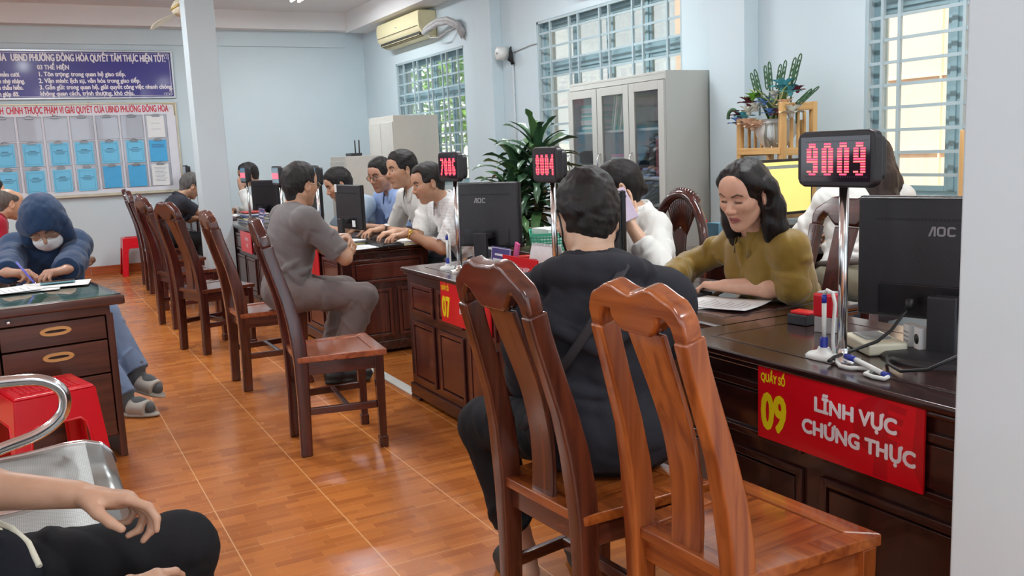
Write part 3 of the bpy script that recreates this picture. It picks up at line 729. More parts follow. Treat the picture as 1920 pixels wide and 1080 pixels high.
for z in (0.70, 1.05, 1.39): MB().bb((0.03, 0.012, z), (CD-0.01, CL-0.012, z+0.018)).build('shelf', LIN, cb)
dw = CL/3
for k in range(3):
    a, b = k*dw+0.004, (k+1)*dw-0.004; e = 0.062
    d = MB()
    for (p, q, r, s) in ((a, a+e, 0.725, CH-0.06), (b-e, b, 0.725, CH-0.06), (a+e, b-e, 0.725, 0.78), (a+e, b-e, CH-0.12, CH-0.06)): d.bb((-0.018, p, r), (0.0, q, s))
    do = d.build('glass_door', GREY, cb, bevel=0.002)
    MB().bb((-0.010, a+e, 0.78), (-0.006, b-e, CH-0.12)).build('glass_pane', CABG, do)
    gh = MB(); yy = b-0.028; gh.tube([(-0.018, yy, 1.10), (-0.040, yy, 1.12), (-0.046, yy, 1.17), (-0.040, yy, 1.22), (-0.018, yy, 1.24)], 0.006, 8); gh.build('door_handle', CHR, do)
    lo = MB(); lo.bb((-0.018, a, 0.065), (0.0, b, 0.655)); lo.build('lower_door', GREY, cb, bevel=0.003)
def stack(label, x, y, z, w, d, n, cols, group, rz=0.0, t0=0.018, name='paper_stack', cat='stack of files'):
    """a pile of files lying flat: each file its own object"""
    zz = z
    for k in range(n):
        th = t0*(0.7+0.6*random.random()); c = cols[k % len(cols)]
        o = MB().box((0, 0, th/2), (d*(0.94+0.06*random.random()), w*(0.94+0.06*random.random()), th)).build('paper_file', c, None, bevel=min(0.002, th*0.3), loc=(x, y, zz))
        o.rotation_euler[2] = rz+random.uniform(-0.06, 0.06)
        tag(o, label, 'paper file', group); zz += th+0.0006
    return zz
PAPER = mat('paper_white', srgb(226, 228, 228), rough=0.8, var=0.03, scale=30)
TEAL = mat('paper_teal', srgb(120, 206, 200), rough=0.7); GREENP = mat('folder_green', srgb(110, 170, 140), rough=0.6); PINK = mat('paper_pink', srgb(214, 130, 160), rough=0.7); BLUEP = mat('folder_blue', srgb(66, 92, 170), rough=0.6); DGREY = mat('box_file_grey', srgb(90, 92, 100), rough=0.6)
YELP = mat('paper_yellow', srgb(226, 214, 120), rough=0.7); MAUVE = mat('folder_mauve', srgb(170, 110, 130), rough=0.6)
X0 = 3.80
stack('flat teal and white files, top shelf behind the glass door next to the plant', X0+0.2, 5.89, 1.409, 0.27, 0.30, 11, [TEAL, PAPER, TEAL, PAPER, PAPER], 'files behind the door next to the plant')
stack('flat pale files on the middle shelf behind the glass door next to the plant', X0+0.2, 5.89, 1.069, 0.27, 0.30, 4, [PAPER, TEAL, PINK], 'pale files on the middle shelf')
stack('flat pink and blue files on the middle shelf behind the centre door', X0+0.2, 5.49, 1.069, 0.27, 0.30, 9, [PAPER, PAPER, PINK, PAPER, BLUEP, BLUEP], 'pink and blue files on the middle shelf')
stack('flat white files on the lowest shelf behind the door nearest the woman', X0+0.2, 5.09, 0.719, 0.26, 0.30, 9, [PAPER, DGREY, PAPER], 'white files on the lowest shelf')
stack('flat white files on the lowest shelf behind the centre door', X0+0.2, 5.49, 0.719, 0.26, 0.30, 8, [PAPER, PAPER, TEAL], 'white files on the lowest shelf')
for k in range(7):
    o = MB().box((0, 0, 0.13), (0.24, 0.018, 0.26)).build('folder', [GREENP, PAPER, GREENP][k % 3], None, bevel=0.002, loc=(X0+0.17, 5.60-k*0.026, 1.409)); o.rotation_euler[0] = 0.22
    tag(o, 'green or white folder leaning in the row behind the centre door', 'folder', 'leaning folders behind the centre door')
for k in range(3):
    tag(MB().box((0, 0, 0.14), (0.24, 0.06, 0.27)).build('box_file', [DGREY, MAUVE, PINK][k], None, bevel=0.003, loc=(X0+0.17, 5.12-k*0.075, 1.069)), ['grey box file', 'mauve box file', 'pink box file'][k]+' upright behind the glass door nearest the woman', 'box file')
# small two-door steel cabinet by the corner
c2 = thing('steel_cupboard', 'beige steel cupboard standing in the far corner under the air conditioner', 'cupboard', (3.68, 9.60, 0), 0)
BEI = mat('cupboard_beige', srgb(204, 204, 196), rough=0.45, var=0.02)
MB().bb((0, 0, 0), (0.54, 0.80, 1.73)).build('cupboard_body', BEI, c2, bevel=0.004)
for a, b in ((0.01, 0.395), (0.405, 0.79)):
    d = MB().bb((-0.012, a, 0.06), (0.0, b, 1.66)).build('cupboard_door', BEI, c2, bevel=0.003)
    MB().box((-0.018, b-0.05 if a < 0.2 else a+0.05, 1.0), (0.014, 0.02, 0.10)).build('door_handle', CHR, d, bevel=0.003)
# window desk behind, where the second woman works
wdk = thing('back_desk', 'dark desk by the window carrying the yellow screen', 'desk', (3.02, 3.32, 0), 0)
MB().bb((0, 0, 0.70), (1.10, 0.52, 0.74)).build('desk_top', WC['x'], wdk, bevel=0.005)
MB().bb((0.02, 0.02, 0.0), (0.05, 0.50, 0.70)).build('end_panel', WC['z'], wdk); MB().bb((1.05, 0.02, 0.0), (1.08, 0.50, 0.70)).build('end_panel', WC['z'], wdk)
MB().bb((0.05, 0.03, 0.55), (0.36, 0.05, 0.69)).build('drawer_front', WP['x'], wdk, bevel=0.004); MB().bb((0.05, 0.03, 0.30), (0.36, 0.05, 0.54)).build('drawer_front', WP['x'], wdk, bevel=0.004)
MB().bb((0.05, 0.46, 0.20), (1.05, 0.48, 0.70)).build('modesty_panel', WC['y'], wdk)
# ------------------------------------------------------------------ smooth solids for bodies, clothes and hair
A = lambda *a: np.array(a, dtype=np.float64)
def nrm(v): v = np.asarray(v, float); return v/max(1e-9, np.linalg.norm(v))
class Solid:
    """a distance field built from blended round shapes, turned into one closed surface"""
    def __init__(s, h): s.h = h; s.ops = []; s.noise = []
    def cap(s, a, b, ra, rb=None, k=0.012, flat='', sq=None, op='u', blend_to=None):
        rb = ra if rb is None else rb
        s.ops.append(('cap', op, k, np.asarray(a, float), np.asarray(b, float), ra, rb, flat, sq)); return s
    def ell(s, c, r, R=None, k=0.02, op='u'):
        s.ops.append(('ell', op, k, np.asarray(c, float), np.asarray(r, float), np.eye(3) if R is None else np.asarray(R, float))); return s
    def box(s, c, hw, R=None, rd=0.004, k=0.004, op='u'):
        s.ops.append(('box', op, k, np.asarray(c, float), np.asarray(hw, float), np.eye(3) if R is None else np.asarray(R, float), rd)); return s
    def chain(s, pts, rs, k=0.012, **kw):
        for i in range(len(pts)-1): s.cap(pts[i], pts[i+1], rs[i], rs[i+1], k=k, **kw)
        return s
    def wrinkle(s, amp, freq, seed=0, direction=None): s.noise.append((amp, freq, seed, direction)); return s
    def _bb(s, o, pad):
        if o[0] == 'cap':
            sc = 1.0 if o[8] is None else max(1.0, o[8][1])
            r = max(o[5], o[6])*sc+pad; return np.minimum(o[3], o[4])-r, np.maximum(o[3], o[4])+r
        if o[0] == 'ell':
            e = np.sqrt(((o[5]*o[4])**2).sum(1))+pad; return o[3]-e, o[3]+e
        e = np.abs(o[5]) @ o[4]+pad; return o[3]-e, o[3]+e
    def mesh(s):
        h = s.h
        los, his = zip(*[s._bb(o, 0.0) for o in s.ops if o[1] == 'u'])
        lo = np.min(los, 0)-4*h-0.025; hi = np.max(his, 0)+4*h+0.025
        n = np.ceil((hi-lo)/h).astype(int)+1
        F = np.full(n, 1.0, dtype=np.float32)
        ax = [lo[i]+h*np.arange(n[i]) for i in range(3)]
        for o in s.ops:
            k = o[2]; pad = k*1.2+3*h
            a, b = s._bb(o, pad)
            i0 = np.clip(np.floor((a-lo)/h).astype(int), 0, n); i1 = np.clip(np.ceil((b-lo)/h).astype(int)+1, 0, n)
            if np.any(i1 <= i0): continue
            X = ax[0][i0[0]:i1[0], None, None]; Y = ax[1][None, i0[1]:i1[1], None]; Z = ax[2][None, None, i0[2]:i1[2]]
            if o[0] == 'cap':
                pa, pb, ra, rb, flat, sq = o[3:9]
                if sq is not None:
                    u, f = nrm(sq[0]), sq[1]
                    m = (pa+pb)/2; w = ((X-m[0])*u[0]+(Y-m[1])*u[1]+(Z-m[2])*u[2])*(1/f-1)
                    dx, dy, dz = X-pa[0]+w*u[0], Y-pa[1]+w*u[1], Z-pa[2]+w*u[2]
                    e = pb-pa; 
                else:
                    dx, dy, dz = X-pa[0], Y-pa[1], Z-pa[2]; e = pb-pa
                L2 = max(1e-12, e @ e); t = (dx*e[0]+dy*e[1]+dz*e[2])/L2; tc = np.clip(t, 0, 1)
                d = np.sqrt((dx-tc*e[0])**2+(dy-tc*e[1])**2+(dz-tc*e[2])**2)-(ra+(rb-ra)*tc)
                L = math.sqrt(L2)
                if 'b' in flat: d = np.maximum(d, (t-1)*L)
                if 'a' in flat: d = np.maximum(d, -t*L)
            elif o[0] == 'ell':
                c, r, R = o[3:6]
                dx, dy, dz = X-c[0], Y-c[1], Z-c[2]
                q = [(dx*R[0, i]+dy*R[1, i]+dz*R[2, i]) for i in range(3)]
                k0 = np.sqrt((q[0]/r[0])**2+(q[1]/r[1])**2+(q[2]/r[2])**2)
                k1 = np.sqrt((q[0]/r[0]**2)**2+(q[1]/r[1]**2)**2+(q[2]/r[2]**2)**2)
                d = k0*(k0-1)/np.maximum(k1, 1e-6)
            else:
                c, hw, R, rd = o[3:7]
                dx, dy, dz = X-c[0], Y-c[1], Z-c[2]
                q = [np.abs(dx*R[0, i]+dy*R[1, i]+dz*R[2, i])-(hw[i]-rd) for i in range(3)]
                d = np.sqrt(sum(np.maximum(v, 0)**2 for v in q))+np.minimum(np.maximum(q[0], np.maximum(q[1], q[2])), 0)-rd
            sl = F[i0[0]:i1[0], i0[1]:i1[1], i0[2]:i1[2]]
            if o[1] == 'u':
                g = np.maximum(k-np.abs(sl-d), 0)/max(k, 1e-6); sl[...] = np.minimum(sl, d)-g*g*k*0.25
            else:
                g = np.maximum(k-np.abs(sl+d), 0)/max(k, 1e-6); sl[...] = np.maximum(sl, -d)+g*g*k*0.25
        if s.noise:
            idx = np.argwhere(np.abs(F) < 0.02); P = lo+idx*h; v = np.zeros(len(idx))
            for amp, fr, sd, dr in s.noise:
                rg = np.random.RandomState(sd)
                for q in range(4):
                    w = rg.randn(3)
                    if dr is not None: w = w-0.85*np.asarray(dr)*(w @ np.asarray(dr))
                    w = nrm(w)*fr*rg.uniform(0.7, 1.4)
                    w2 = nrm(rg.randn(3))*fr*0.5
                    sn = np.sin(P @ w+1.6*np.sin(P @ w2+rg.uniform(0, 6))+rg.uniform(0, 6)); v += amp/4*(sn if fr > 85 else 0.55*sn+1.5*(np.exp(-(sn/0.38)**2)-0.33))
            F[idx[:, 0], idx[:, 1], idx[:, 2]] += v.astype(np.float32)
        return surface_nets(F, lo, h)
def surface_nets(F, lo, h):
    S = F < 0; n = F.shape
    c = lambda i, j, k: S[i:n[0]-1+i, j:n[1]-1+j, k:n[2]-1+k]
    al = c(0, 0, 0).copy(); an = al.copy()
    for i in (0, 1):
        for j in (0, 1):
            for k in (0, 1): q = c(i, j, k); al &= q; an |= q
    act = np.argwhere(an & ~al)
    vid = np.full((n[0]-1, n[1]-1, n[2]-1), -1, dtype=np.int32); vid[act[:, 0], act[:, 1], act[:, 2]] = np.arange(len(act))
    acc = np.zeros((len(act), 3)); cnt = np.zeros(len(act))
    for a in range(3):
        b, d = [q for q in range(3) if q != a]
        for ob in (0, 1):
            for od in (0, 1):
                p = act.copy(); p[:, b] += ob; p[:, d] += od; q = p.copy(); q[:, a] += 1
                f0 = F[p[:, 0], p[:, 1], p[:, 2]]; f1 = F[q[:, 0], q[:, 1], q[:, 2]]
                m = (f0 < 0) != (f1 < 0); t = np.where(m, f0/np.where(m, f0-f1, 1), 0)
                off = np.zeros((len(act), 3)); off[:, b] = ob; off[:, d] = od; off[:, a] = t
                acc += off*m[:, None]; cnt += m
    V = lo+(act+acc/cnt[:, None])*h
    Q = []
    for a in range(3):
        b, d = [(1, 2), (2, 0), (0, 1)][a]
        sl0 = [slice(None)]*3; sl1 = [slice(None)]*3; sl0[a] = slice(0, -1); sl1[a] = slice(1, None)
        e = S[tuple(sl0)] != S[tuple(sl1)]
        E = np.argwhere(e); ok = (E[:, b] > 0) & (E[:, d] > 0) & (E[:, b] < n[b]-1) & (E[:, d] < n[d]-1); E = E[ok]
        ins = S[E[:, 0], E[:, 1], E[:, 2]]
        def cell(db, dd): p = E.copy(); p[:, b] -= db; p[:, d] -= dd; return vid[p[:, 0], p[:, 1], p[:, 2]]
        q = np.stack([cell(1, 1), cell(0, 1), cell(0, 0), cell(1, 0)], 1)
        q[~ins] = q[~ins][:, ::-1]; Q.append(q)
    Q = np.concatenate(Q); Q = Q[(Q >= 0).all(1)]
    # one smoothing pass keeps the lattice from showing
    for _ in range(2):
        N = np.zeros_like(V); W = np.zeros(len(V))
        for i in range(4):
            np.add.at(N, Q[:, i], V[Q[:, (i+1) % 4]]); np.add.at(W, Q[:, i], 1)
        V = V*0.5+0.5*N/np.maximum(W, 1)[:, None]
    return V, Q
def solid_obj(name, S, m, parent, base=(0, 0, 0), paint=None):
    if isinstance(S, (list, tuple)):
        parts = [q.mesh() for q in S]; V = np.concatenate([q[0] for q in parts]); off = np.cumsum([0]+[len(q[0]) for q in parts[:-1]]); Q = np.concatenate([q[1]+o for q, o in zip(parts, off)])
    else: V, Q = S.mesh()
    me = bpy.data.meshes.new(name)
    me.vertices.add(len(V)); me.vertices.foreach_set('co', (V-np.asarray(base, float)).astype(np.float32).ravel())
    me.loops.add(len(Q)*4); me.loops.foreach_set('vertex_index', Q.astype(np.int32).ravel())
    me.polygons.add(len(Q)); me.polygons.foreach_set('loop_start', np.arange(0, len(Q)*4, 4, dtype=np.int32)); me.polygons.foreach_set('loop_total', np.full(len(Q), 4, dtype=np.int32))
    me.polygons.foreach_set('use_smooth', np.ones(len(Q), dtype=bool))
    me.update(calc_edges=True); me.materials.append(m)
    if paint is not None:
        C = paint(V); at = me.color_attributes.new('Col', 'FLOAT_COLOR', 'POINT')
        at.data.foreach_set('color', np.concatenate([C, np.ones((len(C), 1))], 1).astype(np.float32).ravel())
    o = bpy.data.objects.new(name, me); COL.objects.link(o)
    if parent is not None: o.parent = parent
    return o
def frame3(fwd, up):
    """columns forward, left, up"""
    f = nrm(fwd); u = np.asarray(up, float); u = nrm(u-f*(u @ f)); l = np.cross(u, f)
    return np.stack([f, l, u], 1)
def yaw_dir(deg, pitch=0):
    a = math.radians(deg); p = math.radians(pitch)
    return A(math.cos(a)*math.cos(p), math.sin(a)*math.cos(p), math.sin(p))
# ------------------------------------------------------------------ people
def ik(a, c, l1, l2, hint):
    """joint between a and c with bone lengths l1, l2 bending towards hint; c is pulled in if out of reach"""
    a = np.asarray(a, float); c = np.asarray(c, float); d = np.linalg.norm(c-a)
    if d > (l1+l2)*0.995: c = a+(c-a)*((l1+l2)*0.995/d); d = np.linalg.norm(c-a)
    x = (l1*l1-l2*l2+d*d)/(2*d); y = math.sqrt(max(0, l1*l1-x*x)); e = nrm(c-a)
    hv = np.asarray(hint, float); hv = nrm(hv-e*(hv @ e))
    return a+e*x+hv*y, c
def hand(S, w, d, n, thumb, curl=(0.35, 0.5, 0.35), size=1.0, spread=0.10, tcurl=0.3, kf=0.004, curls=None):
    """palm, four fingers and a thumb from the wrist w; d towards the fingers, n out of the palm, thumb = +1/-1 side along d x n"""
    d = nrm(d); n = nrm(np.asarray(n, float)-d*(np.asarray(n, float) @ d)); t = np.cross(d, n)*thumb; z = size
    offs = (0.030, 0.010, -0.010, -0.028); lens = (0.088, 0.092, 0.087, 0.078)
    seg = ((0.044, 0.026, 0.021), (0.049, 0.030, 0.022), (0.045, 0.028, 0.021), (0.035, 0.021, 0.018))
    S.cap(w-d*0.015*z, w+d*0.030*z, 0.024*z, 0.026*z, k=0.012, sq=(n, 0.72))
    K = []
    for o, L in zip(offs, lens):
        p = w+t*o*0.62*z+d*0.02*z; q = w+t*o*z+d*L*z+n*(-0.004*z); K.append(q)
        S.cap(p, q, 0.0145*z, 0.0110*z, k=0.010)
    S.ell(w+d*0.050*z+n*0.008*z, (0.042*z, 0.034*z, 0.014*z), np.stack([d, t, n], 1), k=0.012)
    tips = []
    for i, (q, sg) in enumerate(zip(K, seg)):
        cs = curls[i] if curls else curl
        ang = 0; p = q; sp = (1.5-i)*spread
        for j in range(3):
            ang += cs[j]*(1+0.10*(i-1))
            dd = d*math.cos(ang)+n*math.sin(ang); dd = nrm(dd+t*sp*math.cos(ang))
            r0 = (0.0098, 0.0086, 0.0076)[j]*z*(0.9 if i == 3 else 1); r1 = (0.0086, 0.0076, 0.0062)[j]*z*(0.9 if i == 3 else 1)
            e = p+dd*sg[j]*z; S.cap(p, e, r0, r1, k=kf if j else 0.006); p = e
        tips.append((p, dd))
    b = w+d*0.022*z+t*0.022*z+n*0.006*z; td = nrm(d*0.62+t*0.66+n*0.42); e = b+td*0.042*z
    S.cap(b, e, 0.0165*z, 0.0125*z, k=0.012)
    td2 = nrm(td+d*0.35*(1+tcurl)+n*tcurl*0.4-t*tcurl*0.6); e2 = e+td2*0.032*z; S.cap(e, e2, 0.0112*z, 0.0100*z, k=0.004)
    td3 = nrm(td2+d*0.2-t*tcurl*0.5); e3 = e2+td3*0.024*z; S.cap(e2, e3, 0.0100*z, 0.0078*z, k=0.004)
    return tips
def head_solid(S, c, R, s, fem=False, ears=True, scale_k=1.0, full=0.0, eyes=True):
    P = lambda x, y, z: c+R @ A(x*s, y*s, z*s)
    E = lambda p, r, k, op='u', RR=R: S.ell(P(*p), A(*r)*s, RR, k=k*s, op=op)
    C = lambda a, b, ra, rb, k, op='u': S.cap(P(*a), P(*b), ra*s, rb*s, k=k*s, op=op)
    w = 0.91 if fem else 1.0
    E((-0.012, 0, 0.036), (0.098, 0.077, 0.088), 0.02)                      # skull
    E((0.028, 0, -0.020), (0.064, 0.064*w, 0.082), 0.035)                   # face
    E((0.030, 0, -0.060), (0.052, (0.050+full*0.008)*w, 0.055), 0.03)        # lower face
    for y in (1, -1):
        C((-0.004, y*0.055*w*(0.95 if fem else 1), -0.050), (0.054, y*(0.017 if fem else 0.022), -0.101), 0.015, 0.012, 0.030)   # jaw line
        E((0.060, y*0.043*w, -0.012), (0.026, 0.022, 0.022), 0.032)         # cheekbone
        C((0.085, y*0.012, 0.031), (0.070, y*0.046, 0.030), 0.010, 0.009, 0.020)  # brow
    E((0.064, 0, -0.102), (0.020, 0.021, 0.018), 0.024)                     # chin
    E((0.070, 0, 0.060), (0.030, 0.052, 0.040), 0.030)                      # forehead
    for y in (1, -1):
        E((0.102, y*0.031, 0.011), (0.020, 0.020, 0.0150), 0.013, 's')       # eye hollow
        if eyes: E((0.0735, y*0.031, 0.009), (0.0155, 0.0165, 0.0135), 0.005)  # lid over the eyeball
        C((0.089, y*0.020, 0.0035), (0.083, y*0.041, 0.0045), 0.0024, 0.0020, 0.003)  # lower lid
        C((0.0895, y*0.019, 0.0150), (0.083, y*0.044, 0.0155), 0.0030, 0.0026, 0.004)  # upper lid
    C((0.086, 0, 0.022), (0.112, 0, -0.022), 0.0085, 0.0115, 0.012)         # nose
    E((0.111, 0, -0.026), (0.011, 0.0125, 0.010), 0.006)
    for y in (1, -1):
        E((0.100, y*0.0135, -0.029), (0.0115, 0.0085, 0.0085), 0.005)
        E((0.106, y*0.0065, -0.0375), (0.004, 0.0035, 0.004), 0.003, 's')
    C((0.094, 0, -0.038), (0.096, 0, -0.050), 0.010, 0.010, 0.016)          # philtrum
    C((0.0975, 0, -0.0560), (0.083, 0.0225*w, -0.0660), 0.0058, 0.0030, 0.005); C((0.0975, 0, -0.0560), (0.083, -0.0225*w, -0.0660), 0.0060, 0.0034, 0.005)
    C((0.0960, 0, -0.0690), (0.081, 0.020*w, -0.0700), 0.0070, 0.0036, 0.005); C((0.0960, 0, -0.0690), (0.081, -0.020*w, -0.0700), 0.0070, 0.0036, 0.005)
    for y in (0.024, 0.012, 0, -0.012): C((0.1035-abs(y)*0.5, y, -0.0620-8*y*y), (0.1035-abs(y-0.012)*0.5, y-0.012, -0.0620-8*(y-0.012)**2), 0.0016, 0.0016, 0.002, 's')
    if ears:
        for y in (1, -1):
            RE = R @ np.array([[math.cos(0.55*y), -math.sin(0.55*y), 0], [math.sin(0.55*y), math.cos(0.55*y), 0], [0, 0, 1]])
            E((-0.006, y*0.0815, -0.002), (0.0225, 0.0085, 0.0345), 0.008, 'u', RE)
            E((0.000, y*0.0895, 0.004), (0.0120, 0.0070, 0.020), 0.005, 's', RE); E((0.004, y*0.0830, -0.006), (0.0050, 0.0045, 0.008), 0.004, 'u', RE)
            E((-0.004, y*0.0740, -0.030), (0.009, 0.007, 0.010), 0.008)
def face_paint(c, R, s, skin, lips, brow, eye, fem=False, stubble=None, open_eye=True, down=False):
    skin = np.asarray(skin[:3]); lips = np.asarray(lips[:3]); brow = np.asarray(brow[:3])
    def f(V):
        q = ((V-c) @ R)/s; x, y, z = q.T; ay = np.abs(y)
        col = np.tile(skin, (len(V), 1))
        def put(w, cc): 
            nonlocal col; w = np.clip(w, 0, 1)[:, None]; col = col*(1-w)+np.asarray(cc)*w
        front = x > 0.045
        put(0.35*np.exp(-(((ay-0.040)/0.024)**2+((z+0.022)/0.022)**2))*front, skin*A(1.0, 0.80, 0.76))      # warmer cheeks
        put(0.3*np.exp(-((y/0.016)**2+((z+0.024)/0.014)**2))*front, skin*A(1.0, 0.84, 0.80))
        z_ = z; z = z+8*y*y
        lipw = np.minimum(1, np.maximum(0, 1.25-np.sqrt((y/0.0235)**2+((z+0.0622)/0.0112)**2))*5)*(x > 0.07)
        put(lipw*(0.92 if fem else 0.6), lips)
        put(np.maximum(0, 1.2-np.sqrt((y/0.023)**2+((z+0.0622)/0.0012)**2))*3*(x > 0.07), lips*0.35)
        z = z_
        bz = 0.0305+0.009*np.clip((ay-0.014)/0.022, 0, 1)-0.010*np.clip((ay-0.036)/0.018, 0, 1)
        th = 0.0034 if fem else 0.0055
        put(np.minimum(1, np.maximum(0, 1.3-np.abs(z-bz)/th)*2)*(ay > 0.012)*(ay < 0.053)*(x > 0.045)*0.9, brow)
        # eyes: narrow opening with a dark iris, lash line above
        ez = 0.0085 if not down else 0.0040; oh = 0.0050 if open_eye and not down else 0.0032
        inside = (((ay-0.031)/0.0150)**2+((z-ez)/oh)**2 < 1) & (x > 0.06)
        if open_eye and not down:
            put(inside.astype(float), (0.55, 0.52, 0.50)); iris = ((((ay-0.031)/0.0062)**2+((z-ez)/0.0058)**2) < 1) & inside; put(iris.astype(float), eye)
        else: put(inside.astype(float)*0.8, eye)
        lash = np.abs(z-(ez+oh*np.sqrt(np.clip(1-((ay-0.031)/0.0165)**2, 0, 1))))/0.0017
        put(np.maximum(0, 1.25-lash)*3*np.clip((ay-0.0145)/0.002, 0, 1)*np.clip((0.0475-ay)/0.004, 0, 1)*(x > 0.06)*(0.95 if fem else 0.75), (0.02, 0.014, 0.012))
        crease = np.abs(z-(0.0175-0.004*((ay-0.031)/0.018)**2))/0.0012
        put(np.maximum(0, 1-crease)*(ay > 0.015)*(ay < 0.048)*(x > 0.06)*0.45, skin*0.5)
        if stubble is not None:
            put(0.30*((z < -0.04) & (x > 0.0))*np.clip(1-np.abs(z+0.075)/0.04, 0, 1)*(np.sqrt((y/0.026)**2+((z+0.0622)/0.012)**2) > 1.2), np.asarray(stubble[:3]))
            put(0.22*((z < -0.038) & (z > -0.056) & (ay < 0.028) & (x > 0.07)), np.asarray(stubble[:3]))
        return col
    return f
def hair_short(S, c, R, s, top=0.014, hairline=0.062, back=-0.050, fade=True, side_part=False, recede=0.0, vol=1.0):
    P = lambda x, y, z: c+R @ A(x*s, y*s, z*s)
    E = lambda p, r, k, op='u': S.ell(P(*p), A(*r)*s, R, k=k*s, op=op)
    E((-0.016, 0, 0.042), (0.105+top*0.35, 0.082+0.004*vol, 0.092+top), 0.02)
    E((0.030, 0, 0.092), (0.055, 0.060, 0.034+top*0.8), 0.03)                 # volume over the forehead
    S.cap(P(-0.060, 0, 0.0), P(-0.055, 0, back), 0.056*s, 0.046*s, k=0.03*s)
    E((0.098, 0, hairline-0.088), (0.062, 0.088, 0.088+0.012), 0.010, 's')     # the face stays clear
    E((0.055, 0, -0.060), (0.085, 0.15, 0.060), 0.010, 's')
    for y in (1, -1):
        E((0.030, y*0.090, -0.045), (0.044, 0.036, 0.060), 0.012, 's')         # cheek and ear
        E((-0.010, y*0.098, -0.006), (0.022, 0.024, 0.034), 0.010, 's')
        if recede: E((0.078, y*0.050, 0.075), (0.030, 0.026, 0.034), 0.012, 's')
    S.wrinkle(0.0045*s*vol, 95/s, 3, None); S.wrinkle(0.003*s*vol, 230/s, 5, None)
def person(name, label, pose, hs=0.006, hc=0.007, skin=(0.50, 0.29, 0.19), lips=None, brow=(0.03, 0.022, 0.018), group=None,
           shirt=None, shirt_kind='tee', sleeve=0.75, trousers=None, shoes=None, barefoot=False, hair=None, hair_col=(0.012, 0.010, 0.010), fem=False,
           extras=None, size=1.0, stubble=True, down=False, collar=True, wr=0.006, full=0.0, wide=1.0, hands=None, sit=True, pants_wr=0.006, hair_rough=0.5):
    """pose (world metres): hip, neck, head, look (yaw,pitch), body yaw th, shoulder yaw, wrist/elbow hints, knees, ankles"""
    p = {k: (np.asarray(v, float) if isinstance(v, (tuple, list)) and len(v) == 3 else v) for k, v in pose.items()}
    th = p['th']; Fh = yaw_dir(th); Lh = yaw_dir(th+90)
    ths = p.get('ths', th); Ls = yaw_dir(ths+90); Fs = yaw_dir(ths)
    hip, neck, hd = p['hip'], p['neck'], p['head']; U = nrm(neck-hip); T = np.linalg.norm(neck-hip)
    base = (hip[0], hip[1], 0.0 if not 'z0' in p else p['z0'])
    root = thing(name, label, 'person', base, 0, group); root['category'] = 'person'
    z = size; sw = p.get('sw', 0.185 if not fem else 0.165)*z*wide
    Lb = nrm(Lh+Ls)
    Rt = np.stack([nrm(np.cross(Ls, U)), Ls, U], 1)                            # upper trunk frame
    Rh = np.stack([nrm(np.cross(Lh, U)), Lh, U], 1)
    sd_ = p.get('shd', 0.055)
    sh = {1: neck-U*sd_*z+Ls*sw+Rt[:, 0]*p.get('shf', 0.0), -1: neck-U*sd_*z-Ls*sw+Rt[:, 0]*p.get('shf', 0.0)}
    la, lf, lt, ls_ = 0.285*z, 0.255*z, 0.415*z, 0.41*z
    el, wr_, kn, an = {}, {}, {}, {}
    for sd, nm in ((1, 'l'), (-1, 'r')):
        if 'w'+nm in p: el[sd], wr_[sd] = ik(sh[sd], p['w'+nm], la, lf, p.get('e'+nm, -Fs*0.3-A(0, 0, 1)+Ls*sd*0.4))
        if 'pe'+nm in p: el[sd] = p['pe'+nm]; wr_[sd] = p['w'+nm]
        if 'k'+nm in p: kn[sd] = p['k'+nm]; an[sd] = p['a'+nm]
    zf = z*(0.86 if fem else 1.0)
    def trunk(S, g, belt=True):
        k = 0.05
        S.ell(hip+U*0.02, (0.118*z+g, 0.165*z*wide+g, 0.115*z+g), Rh, k=k)
        S.ell(hip+U*T*0.36, (0.100*z*(1+full*0.5)+g, 0.140*z*wide+g, 0.15*z+g), Rt, k=k)
        S.ell(hip+U*T*0.66-Rt[:, 0]*0.005, (0.112*z+g, 0.160*z*wide+g, 0.17*z+g), Rt, k=k)
        S.cap(sh[1]*0.72+sh[-1]*0.28-U*0.030, sh[1]*0.28+sh[-1]*0.72-U*0.030, 0.070*zf+g, k=0.06)
        for sd in (1, -1):
            S.cap(neck-U*0.015+Ls*sd*0.045, sh[sd]-Ls*sd*0.01, 0.042*zf+g, 0.048*zf+g, k=0.04)
            S.ell(sh[sd], (0.056*zf+g, 0.052*zf+g, 0.060*zf+g), Rt, k=0.03)
        if fem:
            for sd in (1, -1): S.ell(hip+U*T*0.66+Ls*sd*0.070+Rt[:, 0]*0.075, (0.055+g, 0.062+g, 0.060+g), Rt, k=0.04)
        S.cap(neck-U*0.05, neck+nrm(hd-neck)*0.02, 0.058*z+g, 0.050*z+g*0.5, k=0.03)
    # --- body
    S = Solid(hs)
    S_in = -0.004
    trunk(S, S_in)
    hR = frame3(yaw_dir(*p['look']), p.get('hup', A(0, 0, 1)))
    if p.get('roll'):
        a = math.radians(p['roll']); f0 = hR[:, 0]; u = hR[:, 2]*math.cos(a)+hR[:, 1]*math.sin(a); hR = frame3(f0, u)
    hsz = p.get('hsize', 1.0)*(0.94 if not fem else 0.92)
    S.cap(neck-U*0.04, hd+hR @ A(-0.030, 0, -0.055)*hsz, 0.054*z*(0.88 if fem else 1), 0.053*z*(0.86 if fem else 1), k=0.03)
    SH = Solid(p.get('hh', 0.0026 if hs < 0.0045 else min(hs, 0.0036)))
    SH.cap(neck-U*0.01+(hd-neck)*0.12, hd+hR @ A(-0.030, 0, -0.055)*hsz, 0.0535*z*(0.88 if fem else 1), 0.053*z*(0.86 if fem else 1), k=0.03)
    head_solid(SH, hd, hR, hsz, fem, full=full)
